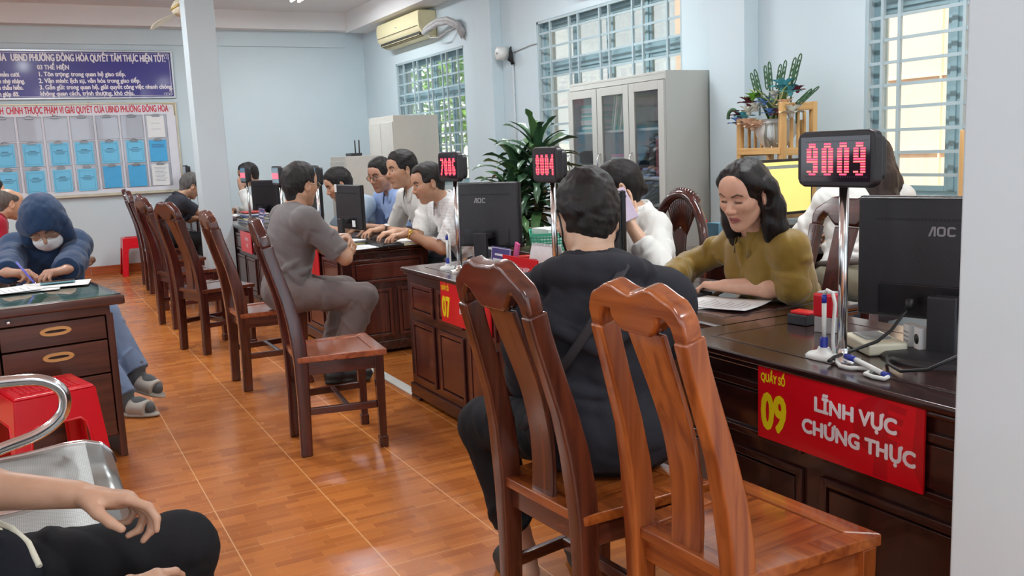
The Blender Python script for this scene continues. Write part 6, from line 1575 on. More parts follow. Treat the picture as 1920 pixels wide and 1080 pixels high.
table_sign('purple table sign beside the slate monitor', (1.92, 8.62, T9), 0.0, 0.22, 0.14)

# ------------------------------------------------------------------ things on the counters
WPL = mat('white_plastic', srgb(222, 226, 222), rough=0.4); BPL = mat('blue_plastic', srgb(34, 52, 158), rough=0.35); CRM = mat('cream_plastic', srgb(214, 212, 188), rough=0.45); SKYP = mat('sky_plastic', srgb(60, 140, 220), rough=0.35)
def pen_stand(label, loc, rz):
    t = thing('pen_holder', label, 'pen holder', loc, rz, 'blue and white counter pens')
    b = MB(); b.lathe([(0.040, 0), (0.041, 0.006), (0.034, 0.014), (0.016, 0.020), (0.012, 0.030)], 24, M=Matrix.Diagonal((1, 1.25, 1, 1))); b.build('pen_base', WPL, t)
    s = MB(); s.lathe([(0.010, 0.018), (0.011, 0.055), (0.008, 0.058)], 14, (0, 0.0, 0)); s.build('pen_socket', BPL, t)
    p = MB(); p.tube([(0, 0, 0.045), (0.001, 0.001, 0.15)], 0.0062, 10); po = p.build('pen', WPL, t); q = MB(); q.tube([(0.001, 0.001, 0.15), (0.0015, 0.0015, 0.172)], 0.0066, 10); q.build('pen_cap', BPL, po)
    c = MB(); c.tube([(0.0015, 0.0015, 0.172), (0, -0.008, 0.186), (0, -0.024, 0.180), (0, -0.032, 0.150), (0, -0.028, 0.10), (0.0, -0.026, 0.05), (0.0, -0.030, 0.018)], 0.0050, 8); c.build('cord', WPL, t)
    return t
pen_stand('white and blue pen in its holder beside the chrome pole of display 9009', (1.842, 1.705, T9), 0.2)
pen_stand('white and blue pen in its holder on counter 07', (1.855, 4.19, T9), 0.1)
lp = thing('counter_pen', 'white and blue pen lying on its coiled cord beside the black cable', 'pen', (1.80, 1.60, T9), 0.0)
mb = MB(); mb.tube([(0.03, 0.02, 0.022), (0.02, -0.02, 0.022)], 0.008, 10); mb.build('pen_cap', BPL, lp)
mb = MB(); mb.tube([(0.02, -0.02, 0.022), (-0.012, -0.13, 0.013)], 0.0066, 10); mb.build('pen', WPL, lp)
mb = MB(); mb.tube([(-0.012, -0.13, 0.013), (-0.016, -0.150, 0.012)], 0.0066, 10); mb.build('pen_tip', BPL, lp)
mb = MB(); mb.tube([(0.03, 0.05, 0.006), (0.01, 0.03, 0.006), (-0.012, 0.0, 0.006), (-0.010, -0.03, 0.006), (0.012, -0.05, 0.006), (0.016, -0.075, 0.006), (-0.004, -0.085, 0.006), (-0.026, -0.09, 0.006), (-0.034, -0.12, 0.006), (-0.030, -0.150, 0.006), (-0.016, -0.150, 0.010)], 0.0055, 8); mb.build('cord', WPL, lp)
# self-inking stamp and small stamp box
sp = thing('self_inking_stamp', 'red self-inking stamp with a grey base on the dark counter', 'stamp', (2.10, 1.93, T9), 0.15)
MB().box((0, 0, 0.026), (0.050, 0.062, 0.052)).build('stamp_base', mat('stamp_grey', srgb(176, 176, 178), rough=0.3), sp, bevel=0.004)
MB().box((0, 0, 0.085), (0.056, 0.070, 0.072)).build('stamp_body', RED, sp, bevel=0.007, seg=3)
MB().box((0, 0, 0.1225), (0.040, 0.052, 0.006)).build('stamp_top', mat('stamp_grey', srgb(176, 176, 178), rough=0.3), sp, bevel=0.003)
sb = thing('pocket_stamp', 'small flat stamp box with a red lid beside the red stamp', 'stamp', (2.13, 2.065, T9), 0.1)
MB().box((0, 0, 0.018), (0.050, 0.075, 0.034)).build('stamp_case', PLB, sb, bevel=0.004); MB().box((0.005, -0.005, 0.0395), (0.046, 0.070, 0.010)).build('stamp_lid', RED, sb, bevel=0.003)
tag(MB().tube([(0.0, 0.05, 0.008), (0.0, -0.07, 0.008)], 0.0055, 10).build('ballpoint_pen', SKYP, None, loc=(2.09, 1.80, T9)), 'bright blue ballpoint pen lying behind the chrome pole', 'pen')
pd = thing('card_reader', 'cream plastic desk phone base behind the chrome pole', 'desk device', (2.02, 1.690, T9), -0.45)
MB().box((0, 0, 0.018), (0.11, 0.17, 0.034)).build('device_body', CRM, pd, bevel=0.008, seg=3); MB().box((0, 0.02, 0.037), (0.07, 0.09, 0.004)).build('keypad', GREYD, pd, bevel=0.001)
for k, (x, y, m_) in enumerate(((2.075, 1.615, PAPER), (2.060, 1.570, PAPER))):
    bx = thing('small_box', ['small white carton with grey print, beside the cream device', 'small white carton with a black round mark, next to the monitor neck'][k], 'carton', (x, y, T9), -0.5)
    MB().box((0, 0, 0.038), (0.030, 0.034, 0.076)).build('carton', m_, bx, bevel=0.0015)
    if k: l = MB(); l.lathe([(0, 0), (0.014, 0), (0.014, 0.0006), (0, 0.0006)], 20, M=frame_m((-0.0152, 0, 0.045), (0, -1, 0), (0, 0, 1))); l.build('print_mark', M_BLK, bx)
    else: 
        l = MB()
        for j in range(4): l.box((-0.0152, 0, 0.02+j*0.012), (0.0006, 0.030, 0.004))
        l.build('print_mark', GREYD, bx)
mb = MB(); mb.tube([(2.045, 1.60, 0.835), (2.02, 1.605, 0.815), (1.995, 1.615, 0.78), (1.96, 1.63, 0.752), (1.90, 1.66, 0.730), (1.83, 1.66, 0.722), (1.79, 1.64, 0.721)], 0.0045, 8)
mb.tube([(1.93, 1.575, 0.722), (1.88, 1.53, 0.722), (1.84, 1.46, 0.722), (1.86, 1.40, 0.735), (1.93, 1.36, 0.77), (1.99, 1.37, 0.80)], 0.0045, 8); mb.tube([(2.05, 1.603, 0.86), (2.045, 1.602, 0.83)], 0.011, 10)
tag(mb.build('power_cable', M_BLK), 'black power cable hanging from the large monitor onto the counter', 'cable')
def sheet(label, loc, rz, w=0.21, d=0.297, n=1, m=None, curl=0.0, group=None, name='paper_sheet', lines=True):
    t = thing(name, label, 'paper', loc, rz, group)
    s = MB(); s.grid(8, 8, lambda u, v: ((u-0.5)*w, (v-0.5)*d, 0.0008+curl*(abs(2*u-1)**2*0.5+0.5*(2*v-1)**2)*(0.5+0.5*u)))
    s.build('sheet', m or PAPER, t, solid=0.0006)
    if lines:
        l = MB()
        for k in range(9):
            v = 0.12+0.08*k
            l.grid(6, 2, lambda u, q: ((0.12+0.7*u*(0.6+0.4*((k*7) % 5)/4)-0.5)*w, (v+0.012*q-0.5)*d, 0.0018+curl*(abs(2*(0.12+0.7*u)-1)**2*0.5+0.5*(2*v-1)**2)*(0.5+0.5*(0.12+0.7*u))))
        l.build('print_lines', mat('print_grey', srgb(150, 152, 156), rough=0.8), t)
    return t
sheet('white printed sheet between the black sleeve and the woman in olive', (2.17, 2.49, T9+0.004), 0.35, 0.21, 0.30, curl=0.012)
sheet('second printed sheet half covered, by the woman in olive', (2.13, 2.60, T9+0.001), -0.3, 0.21, 0.297, curl=0.004)
def phone(label, M0, m, name='mobile_phone'):
    t = bpy.data.objects.new(name, None); COL.objects.link(t); t.matrix_world = M0; tag(t, label, 'mobile phone')
    MB().box((0, 0, 0), (0.072, 0.150, 0.008)).build('phone_body', m, t, bevel=0.004, seg=3); MB().box((0, 0, -0.0045), (0.066, 0.142, 0.0006)).build('phone_screen', MONG, t)
    l = MB()
    for y in (0.055, 0.032): l.lathe([(0, 0), (0.008, 0), (0.008, 0.002), (0, 0.002)], 16, (0.018, y, 0.004))
    l.build('phone_lens', M_BLK, t)
    return t
phone('dark mobile phone lying by the hand of the woman in olive', Matrix.Translation((2.17, 2.73, T9+0.03)) @ Matrix.Rotation(0.4, 4, 'Z'), MONB)
tag(MB().box((0, 0, 0.0125), (0.16, 0.20, 0.024)).build('thick_folder', L_BLACK, None, bevel=0.003, loc=(2.17, 2.73, T9)), 'dark folder under the phone of the woman in olive', 'folder')
kw = K_POS['wr'][1]; ax = nrm(A(-0.45, -0.80, 0.30)); up_ = nrm(A(-0.30, 0.25, 0.95)); xd = np.cross(up_, ax)
phone('lilac mobile phone held by the person in the white blouse', frame_m(kw+A(-0.035, -0.012, 0.085), tuple(xd), tuple(nrm(up_-ax*(up_ @ ax)))), mat('phone_lilac', srgb(206, 190, 216), rough=0.25, coat=0.4))
# counter of the men in white: keyboards, folders, papers
def keyboard(label, loc, rz):
    t = thing('keyboard', label, 'keyboard', loc, rz, 'keyboards on the counters'); MB().box((0, 0, 0.010), (0.15, 0.44, 0.018)).build('keyboard_case', PLB, t, bevel=0.004); k_ = MB()
    for i in range(5):
        for j in range(16): k_.box((-0.055+i*0.026, -0.20+j*0.0265, 0.021), (0.020, 0.021, 0.006))
    k_.build('keys', MONG, t); return t
keyboard('black keyboard under the hands of the man with the gold watch', (2.05, 5.70, T9), 0.0)
keyboard('black keyboard in front of the tall man in the plain white shirt', (2.07, 6.10, T9), 0.05)
def files(label, loc, cols, group, w=0.22, d=0.31, rz=0.0, n=6, th=0.009):
    z = loc[2]
    for k in range(n):
        h_ = th*(0.6+0.8*random.random()); o = MB().box((0, 0, h_/2), (w, d, h_)).build('paper_file', cols[k % len(cols)], None, bevel=0.001, loc=(loc[0]+random.uniform(-.008, .008), loc[1]+random.uniform(-.01, .01), z)); o.rotation_euler[2] = rz+random.uniform(-0.12, 0.12)
        tag(o, label, 'paper file', group); z += h_+0.0006
files('thin files under the forearm of the man with the gold watch', (2.09, 5.66+0.0, T9) if False else (2.25, 5.62, T9), [PAPER, YELP, PAPER, PAPER], 'pile of files at the gold watch', rz=1.5, n=4, th=0.006)
files('yellow and white pads in the small pile left of the keyboards', (1.90, 5.86, T9), [PAPER, YELP, DGREY], 'small pile of pads beside the keyboard', 0.12, 0.16, 0.3, 4, 0.008)
sheet('white sheet under the folded arms of the man in grey', (1.87, 5.66, T9+0.001), 0.2, group=None); sheet('white sheet at the edge of the counter beside the pile of files', (2.06, 5.63, T9+0.002), 1.4)
files('files in the tall pile on the counter beside the pillar', (1.93, 9.00, T9), [PAPER, BLUEP, PAPER, YELP, PAPER, DGREY], 'tall pile of files beside the pillar', n=9, th=0.009)
tag(MB().box((0, 0, 0.004), (0.20, 0.29, 0.006)).build('red_folder', mat('folder_red', srgb(206, 72, 66), rough=0.6), None, loc=(1.93, 9.0, T9+0.092)), 'red folder on top of the tall pile beside the pillar', 'folder')
files('files in the pile on the counter of the writing man', (1.98, 9.80, T9), [PAPER, MAUVE, PAPER], 'pile of files at the writing man', n=4)
sheet('white form under the hands of the writing man in the black shirt', (1.85, 10.0, T9+0.001), 0.1)
# counter behind the black jacket: calendar, basket, cups
cal = thing('desk_calendar', 'white spiral desk calendar next to the shoulder of the black jacket', 'calendar', (2.05, 3.60, T9), 0.1)
MC = Matrix.Rotation(0.25, 4, 'Y') @ frame_m((0, 0, 0), (0, -1, 0), (0, 0, 1))
MB().box((0, 0.075, 0), (0.20, 0.15, 0.003), M=MC).build('calendar_page', PAPER, cal); MB().box((0.074, 0, 0.075), (0.003, 0.20, 0.15), ry=-0.25).build('calendar_back', PAPER, cal)
l = MB(); l.box((-0.065, 0.070, 0.002), (0.055, 0.022, 0.001), M=MC); l.build('month_band', mat('calendar_red', srgb(180, 24, 50), rough=0.5), cal); l = MB(); letters(l, '07', 0.018, MC @ Matrix.Translation((-0.085, 0.063, 0.0027)), bold=0.0004); l.build('month_number', SWHT, cal)
l = MB(); 
for k in range(18): l.tube([MC @ Vector((-0.093+k*0.011, 0.150+0.006*math.cos(a), 0.006*math.sin(a))) for a in [2*math.pi*i/8 for i in range(8)]], 0.0012, 5, closed=True)
l.build('spiral_binding', CHR, cal)
bk = thing('plastic_basket', 'green plastic basket behind the 8004 display pole', 'basket', (2.42, 4.05, 0.71), -0.5)
MINT = mat('mint_plastic', srgb(76, 188, 152), rough=0.4)
# a small side table carries the basket and the pots
sdt = thing('side_table', 'small dark side table under the green basket beside the plant', 'table', (2.62, 4.30, 0), 0.0)
bk.location = (2.53, 4.30, 0.737)
MB().bb((-0.22, -0.32, 0.70), (0.22, 0.32, 0.735)).build('table_top', WC['y'], sdt, bevel=0.004)
for sx in (-0.19, 0.19):
    for sy in (-0.29, 0.29): MB().box((sx, sy, 0.35), (0.04, 0.04, 0.70)).build('leg', WC['z'], sdt)
mb = MB()
for (a, b, c, d) in (((-0.10, -0.14), (0.10, -0.14), (-0.115, -0.165), (0.115, -0.165)), ((0.10, -0.14), (0.10, 0.14), (0.115, -0.165), (0.115, 0.165)), ((0.10, 0.14), (-0.10, 0.14), (0.115, 0.165), (-0.115, 0.165)), ((-0.10, 0.14), (-0.10, -0.14), (-0.115, 0.165), (-0.115, -0.165))):
    for k in range(7):
        t_ = k/6; z = 0.10*t_+0.003
        p0 = (a[0]+(c[0]-a[0])*t_, a[1]+(c[1]-a[1])*t_, z); p1 = (b[0]+(d[0]-b[0])*t_, b[1]+(d[1]-b[1])*t_, z); mb.bar([p0, p1], 0.009 if k < 6 else 0.016, 0.004, up=(0, 0, 1))
    for k in range(14):
        u = k/13; mb.bar([(a[0]+(b[0]-a[0])*u, a[1]+(b[1]-a[1])*u, 0.0), (c[0]+(d[0]-c[0])*u, c[1]+(d[1]-c[1])*u, 0.10)], 0.004, 0.004)
mb.bb((-0.10, -0.14, 0), (0.10, 0.14, 0.003)); mb.build('basket_body', MINT, bk)
tag(MB().box((0, 0, 0.06), (0.13, 0.18, 0.12)).build('paper_bundle', PAPER, None, loc=(2.53, 4.30, 0.742)), 'white paper bundle inside the green basket', 'paper')
cup = thing('paper_cup', 'red paper cup beside the desk calendar', 'cup', (2.10, 3.82, T9), 0)
MB().lathe([(0.022, 0), (0.030, 0.075), (0.031, 0.078), (0.028, 0.076)], 20).build('cup_wall', mat('cup_red', srgb(214, 52, 44), rough=0.5), cup)
tag(MB().box((0, 0, 0.05), (0.012, 0.035, 0.10), rx=0.35).build('sticky_pad', mat('sticky_pink', srgb(240, 110, 170), rough=0.6), None, loc=(2.13, 3.96, T9+0.03)), 'pink sticky notes standing beside the red cup', 'sticky notes')
tag(MB().box((0, 0, 0.03), (0.012, 0.030, 0.06), rx=0.2).build('sticky_pad', YELP, None, loc=(2.08, 3.90, T9)), 'yellow sticky notes standing beside the red cup', 'sticky notes')
bt = thing('glue_bottle', 'blue and white bottle behind the pole of display 8004', 'bottle', (2.12, 3.46, T9), 0)
MB().lathe([(0.018, 0), (0.020, 0.005), (0.020, 0.085), (0.010, 0.105), (0.008, 0.125)], 18).build('bottle_body', SKYP, bt); MB().lathe([(0.009, 0.12), (0.009, 0.145), (0.006, 0.15)], 14).build('bottle_cap', WPL, bt)
tag(MB().box((0, 0, 0.045), (0.05, 0.10, 0.09)).build('tissue_pack', SKYP, None, bevel=0.006, loc=(2.22, 3.66, T9+0.0)), 'light blue tissue pack behind the desk calendar', 'tissue pack')
# items on the writing desk
DT = 0.750
def on_desk(x, y): c, s = math.cos(0.16), math.sin(0.16); return (0.335+x*c-y*s, 4.285+x*s+y*c)
for lab, lx, ly, rz, z, curl, wd in (('lowest white sheet in front of the person in the navy hood', -0.34, 0.52, 1.50, 0.0005, 0.002, (0.21, 0.36)), ('white form under the pen of the person in the navy hood', -0.42, 0.50, 1.78, 0.004, 0.010, (0.21, 0.33)), ('white sheet at the desk corner under the mobile phone', -0.17, 0.56, 1.45, 0.003, 0.002, (0.21, 0.30))):
    x, y = on_desk(lx, ly); sheet(lab, (x, y, DT+z), rz, wd[0], wd[1], curl=curl, lines=(curl > 0.005))
x, y = on_desk(-0.155, 0.585); phone('mobile phone with a teal cover lying on papers at the desk corner', Matrix.Translation((x, y, DT+0.013)) @ Matrix.Rotation(1.62, 4, 'Z') @ Matrix.Rotation(math.pi, 4, 'X'), mat('phone_teal', srgb(96, 150, 160), rough=0.3))
pw = HOOD['wr'][-1]; mb = MB(); tip = A(0.0, 4.80, DT+0.008)
top_ = A(-0.105, 4.905, DT+0.165); pn = thing('pen', 'violet ballpoint pen in the hand of the person in the navy hood', 'pen', tuple(tip), 0)
d_ = nrm(top_-tip); mb.tube([(0, 0, 0), tuple(d_*0.02)], [0.001, 0.004], 8); mb.build('pen_tip', CHR, pn)
mb = MB(); mb.tube([tuple(d_*0.02), tuple(d_*0.155)], 0.0050, 10); mb.build('pen_barrel', mat('pen_violet', srgb(92, 92, 190), rough=0.35), pn)
# ------------------------------------------------------------------ banner and notice board on the back wall
NAVYB = mat('banner_navy', srgb(52, 48, 132), rough=0.35, var=0.03, scale=2, coat=0.2); ALU = mat('aluminium', srgb(190, 194, 198), rough=0.35, metal=0.7)
MW = lambda x, z, e=0.0: Matrix(((1, 0, 0, x), (0, 0, -1, YB-e), (0, 1, 0, z), (0, 0, 0, 1)))     # x right, y up, z towards the room
# the strip below the plaster step is the plain wall, so the boards hang on YB
def framed(root, x0, x1, z0, z1, w, d, m, name='frame'):
    f = MB(); 
    for (a, b, c, e) in ((x0, x1, z1-w, z1), (x0, x1, z0, z0+w), (x0, x0+w, z0+w, z1-w), (x1-w, x1, z0+w, z1-w)): f.bb((a, -d, c), (b, 0.0, e))
    return f.build(name, m, root, bevel=0.003)
bx0, bx1, bz0, bz1 = -2.25, 1.77, 2.105, 2.675
bn_ = thing('wall_banner', 'navy banner with white lettering in a silver frame, above the notice board', 'banner', (0, YB, 0), 0)
MB().bb((bx0, -0.018, bz0), (bx1, -0.002, bz1)).build('banner_panel', NAVYB, bn_)
framed(bn_, bx0, bx1, bz0, bz1, 0.022, 0.030, ALU)
TB = lambda x, z, e=0.0186: Matrix(((1, 0, 0, x), (0, 0, -1, -e), (0, 1, 0, z), (0, 0, 0, 1)))
l = MB()
letters(l, 'UBND PHƯỜNG ĐÔNG HÒA QUYẾT TÂM THỰC HIỆN TỐT:', 0.112, TB(1.687, 2.545), align='RIGHT', bold=0.0036, width=1.667); letters(l, 'CỦA', 0.112, TB(-0.03, 2.545), align='RIGHT', xs=0.6, bold=0.0036)
for k, (tx, zz) in enumerate((('03 THỂ HIỆN', 2.450), ('1. Tôn trọng: trong quan hệ giao tiếp.', 2.372), ('2. Văn minh: lịch sự, văn hóa trong giao tiếp.', 2.296), ('3. Gần gũi: trong quan hệ, giải quyết công việc nhanh chóng,', 2.222), ('không quan cách, trịnh thượng, khó chịu.', 2.150))):
    letters(l, tx, 0.071, TB(0.275, zz), bold=0.0024, width=[0.33, 0.93, 1.10, 1.46, 1.015][k])
for tx, zz, xr in (('Luôn mỉm cười.', 2.368, 0.09), ('Luôn nhẹ nhàng.', 2.293, 0.13), ('Luôn thấu hiểu.', 2.220, 0.107), ('Luôn giúp đỡ.', 2.148, 0.055)): letters(l, tx, 0.071, TB(xr, zz), align='RIGHT', xs=0.72, bold=0.0024)
l.build('lettering', SWHT, bn_)
l = MB()
for (a, b, c, e) in ((bx0+0.04, bx1-0.04, bz0+0.034, bz0+0.038), (bx0+0.04, bx1-0.04, bz1-0.038, bz1-0.034), (bx1-0.042, bx1-0.038, bz0+0.036, bz1-0.036)): l.bb((a, -0.0188, c), (b, -0.0182, e))
for (cx, cz, sx, sz) in ((bx1-0.055, bz1-0.05, -1, -1), (bx1-0.055, bz0+0.05, -1, 1)):
    for k in range(4):
        r = 0.012+0.004*(k % 2); ox, oz = [(0, 0), (sx*0.035, 0), (0, sz*0.035), (sx*0.062, 0.0)][k]
        l.tube([(cx+ox+r*math.cos(a), -0.0188, cz+oz+r*math.sin(a)) for a in [2*math.pi*i/12 for i in range(12)]], 0.0030, 5, closed=True)
l.build('corner_ornament', SWHT, bn_)
nx0, nx1, nz0, nz1 = -2.25, 1.765, 0.965, 2.060
nb = thing('notice_board', 'white notice board with a red heading and three rows of clear pockets', 'notice board', (0, YB, 0), 0)
MB().bb((nx0, -0.018, nz0), (nx1, -0.002, nz1)).build('board_panel', mat('board_white', srgb(216, 218, 226), rough=0.45, var=0.02), nb)
framed(nb, nx0, nx1, nz0, nz1, 0.022, 0.028, mat('board_frame', srgb(196, 190, 168), rough=0.4, metal=0.4))
MB().bb((nx0, -0.055, nz0-0.012), (nx1, 0.0, nz0+0.004)).build('board_ledge', mat('board_frame', srgb(196, 190, 168)), nb, bevel=0.003)
l = MB(); letters(l, 'CHÍNH THUỘC PHẠM VI GIẢI QUYẾT CỦA UBND PHƯỜNG ĐÔNG HÒA', 0.112, TB(1.664, 1.945), align='RIGHT', bold=0.0022, width=1.758); letters(l, 'HÀNH', 0.112, TB(-0.125, 1.945), align='RIGHT', xs=0.5, bold=0.0022); l.build('lettering', mat('heading_red', srgb(196, 32, 52), rough=0.5), nb)
l = MB()
for k in range(5): l.prism([(0, 0), (0.014*math.cos(k), 0.014*math.sin(k)), (0.012*math.cos(k+0.8), 0.012*math.sin(k+0.8))], 0.0003, TB(1.70-0.012*k, 1.995-0.013*(k % 3)))
l.tube([(1.735, -0.0188, 1.90), (1.732, -0.0188, 2.0), (1.725, -0.0188, 2.028), (1.70, -0.0188, 2.035), (1.60, -0.0188, 2.038)], 0.006, 6)
l.build('corner_ornament', mat('ornament_gold', srgb(200, 184, 130), rough=0.5), nb)
CYAN = mat('leaflet_blue', srgb(112, 196, 232), rough=0.55, var=0.03); CYAN2 = mat('leaflet_deep', srgb(72, 168, 220), rough=0.5, var=0.05); INK = mat('ink_grey', srgb(70, 92, 118), rough=0.8)
POCK = glass('pocket_plastic', (0.96, 0.97, 0.98), 0.06); CLIP = mat('clip_steel', srgb(140, 142, 146), rough=0.3, metal=0.8)
cols = [1.508-0.277*k for k in range(13)]; rows = (1.628, 1.334, 1.040)
ordi = ['first', 'second', 'third', 'fourth', 'fifth', 'sixth', 'seventh', 'eighth', 'ninth', 'tenth', 'eleventh', 'twelfth', 'thirteenth']
rown = ['top', 'middle', 'bottom']
for r, zb_ in enumerate(rows):
    for k, xc in enumerate(cols):
        w, h = 0.252, 0.282
        e = MB()
        for (a, b, c, d) in ((xc-w/2, xc+w/2, zb_, zb_+0.003), (xc-w/2, xc+w/2, zb_+h-0.003, zb_+h), (xc-w/2, xc-w/2+0.003, zb_, zb_+h), (xc+w/2-0.003, xc+w/2, zb_, zb_+h)): e.bb((a, -0.0235, c), (b, -0.0180, d))
        po = e.build('clear_pocket', mat('pocket_edge', srgb(130, 134, 142), rough=0.3), nb)
        MB().bb((xc-w/2+0.003, -0.0232, zb_+0.003), (xc+w/2-0.003, -0.0226, zb_+h-0.003)).build('pocket_sheet', POCK, po)
        c_ = MB(); c_.bb((xc-0.045, -0.034, zb_+h-0.026), (xc+0.045, -0.024, zb_+h-0.004)); c_.tube([(xc-0.045, -0.030, zb_+h-0.006), (xc, -0.034, zb_+h+0.010), (xc+0.045, -0.030, zb_+h-0.006)], 0.003, 6); c_.build('clip', CLIP, po, bevel=0.002)
        if r == 0 and k > 0: continue
        white = (r == 0) or (r == 2 and k == 0); m_ = PAPER if white else (CYAN2 if (r == 1 and k == 0) or (r == 2 and k in (1, 2)) else CYAN)
        dx = 0.006*((k*5+r*3) % 3-1); tw = 0.004*((k*7+r) % 3-1)
        lab = '%s leaflet, %s row of the notice board, %s pocket from the pillar' % ('white' if white else ('deep blue' if m_ is CYAN2 else 'light blue'), rown[r], ordi[k])
        tt = thing('leaflet', lab, 'leaflet', (xc+dx, YB-0.0245, zb_), 0, 'leaflets in the pockets of the notice board'); tt.rotation_euler[1] = tw
        pw_, ph_ = 0.200, 0.262; by = -0.014 if r == 2 and not white and k > 2 else 0.006
        MB().bb((-pw_/2, -0.003, by), (pw_/2, 0.0, by+ph_)).build('leaflet_sheet', m_, tt)
        g = MB(); IM = lambda x, z: Matrix(((1, 0, 0, x), (0, 0, -1, -0.0034), (0, 1, 0, z), (0, 0, 0, 1)))
        if not white and m_ is CYAN:
            for (a, b, c, d) in ((-0.083, 0.083, by+0.020, by+0.022), (-0.083, 0.083, by+0.236, by+0.238), (-0.083, -0.081, by+0.020, by+0.238), (0.081, 0.083, by+0.020, by+0.238)): g.bb((a, -0.0034, c), (b, -0.003, d))
            for q, ww in enumerate((0.070, 0.150, 0.120, 0.09)): g.bb((-ww/2, -0.0034, by+0.172-0.014*q), (ww/2, -0.003, by+0.172-0.014*q+(0.008 if q == 0 else 0.005)))
        elif white and r == 2:
            for q in range(11): g.bb((-0.07+0.01*(q % 3), -0.0034, by+0.215-0.016*q), (0.075-0.012*(q % 4), -0.003, by+0.218-0.016*q))
        elif white:
            for q in (0.10, 0.17, 0.262): g.bb((-0.05, -0.0034, by+q), (0.05, -0.003, by+q+0.003))
        elif r == 1:
            for q in range(3): g.bb((-0.07, -0.0034, by+0.20-0.014*q), (0.07, -0.003, by+0.206-0.014*q))
        if g.v: g.build('leaflet_print', INK, tt)

# ------------------------------------------------------------------ air conditioner, lamps, fan, camera
ACM = mat('ac_cream', srgb(226, 218, 176), rough=0.4, var=0.02); ACD = mat('ac_vent_dark', srgb(60, 58, 52), rough=0.6)
def aircon(label, y0, y1, z0, z1):
    t = thing('air_conditioner', label, 'air conditioner', (XW, y0, z0), 0); W, H = y1-y0, z1-z0
    M = frame_m((0, W/2, 0), (-1, 0, 0), (0, 0, 1))      # x away from the wall, y up
    pr = [(0.0, 0.0), (0.10, 0.0), (0.175, 0.045), (0.215, 0.10), (0.225, 0.17), (0.220, H-0.03), (0.205, H), (0.0, H)]
    MB().prism(pr, W, M).build('ac_body', ACM, t, bevel=0.012, seg=3)
    MB().bb((-0.192, 0.05, 0.022), (-0.12, W-0.05, 0.060)).build('air_vent', ACD, t)
    for k in range(3): MB().box((-0.185+0.022*k, W/2, 0.036-0.010*k), (0.006, W-0.12, 0.030), ry=0.5).build('vent_flap', ACM, t)
    MB().bb((-0.2262, 0.03, 0.118), (-0.222, W-0.03, 0.123)).build('front_seam', ACD, t); MB().box((-0.2262, W/2, H*0.62), (0.002, 0.05, 0.010)).build('badge', GREYD, t)
    return t
aircon('cream air conditioner on the wall above the farthest window', 9.56, 10.90, 2.585, 2.875)
aircon('air conditioner at the top edge of the picture above the middle window', 5.50, 6.60, 2.555, 2.85)
mb = MB()
for k in range(3):
    a = k*2.1; o = lambda r: (r*math.cos(a), r*math.sin(a))
    mb.tube([(4.10+o(.012)[0], 9.58, 2.63+o(.012)[1]), (4.10+o(.02)[0], 9.40, 2.66+o(.02)[1]), (4.12+o(.02)[0], 9.22, 2.69+o(.02)[1]), (4.15+o(.02)[0], 9.02, 2.68+o(.02)[1]), (4.19+o(.02)[0], 8.88, 2.62+o(.02)[1]), (4.235, 8.82+0.02*k, 2.52-0.02*k)], 0.026, 8)
mb.tube([(4.10, 9.56, 2.62), (4.11, 9.42, 2.55), (4.13, 9.25, 2.53), (4.17, 9.10, 2.58), (4.21, 8.95, 2.60)], 0.008, 6)
tag(mb.build('pipe_bundle', mat('pipe_tape', srgb(176, 176, 176), rough=0.5, var=0.12, scale=30, bump=0.3)), 'grey taped pipe bundle leaving the cream air conditioner', 'pipes')
TUBE = mat('tube_glow', (1, 1, 1), rough=0.4, emit=(0.93, 0.97, 1.0, 14.0))
def tube_lamp(label, x, y, L=1.2, rz=0.0):
    t = thing('ceiling_lamp', label, 'ceiling lamp', (x, y, ZC), rz, 'twin tube ceiling lamps')
    MB().bb((-0.075, -L/2-0.02, -0.035), (0.075, L/2+0.02, 0.0)).build('lamp_housing', mat('lamp_white', srgb(230, 232, 232), rough=0.5), t, bevel=0.004)
    for s in (-1, 1):
        for e in (-1, 1): MB().box((s*0.045, e*(L/2), -0.055), (0.034, 0.024, 0.045)).build('lamp_holder', mat('lamp_white', srgb(230, 232, 232)), t, bevel=0.003)
        q = MB(); q.tube([(s*0.045, -L/2+0.01, -0.060), (s*0.045, L/2-0.01, -0.060)], 0.014, 12); q.build('lamp_tube', TUBE, t)
    ld = bpy.data.lights.new('tube_light', 'AREA'); ld.shape = 'RECTANGLE'; ld.size = 0.14; ld.size_y = L; ld.energy = TUBE_POWER; ld.color = (0.93, 0.97, 1.0); ld.spread = math.pi
    lo = bpy.data.objects.new('tube_light', ld); COL.objects.link(lo); lo.parent = t; lo.location = (0, 0, -0.085)
tube_lamp('twin tube ceiling lamp near the corner above the far windows', 2.98, 10.08)
for k, (x, y) in enumerate(((2.93, 6.0), (2.93, 2.6), (0.2, 9.3), (0.2, 6.0), (-2.6, 7.6), (-2.6, 3.4), (0.6, -0.6), (2.9, -0.8))): tube_lamp('twin tube ceiling lamp overhead, out of the picture', x, y)  # unseen lamps, added for soft ambient light in the room
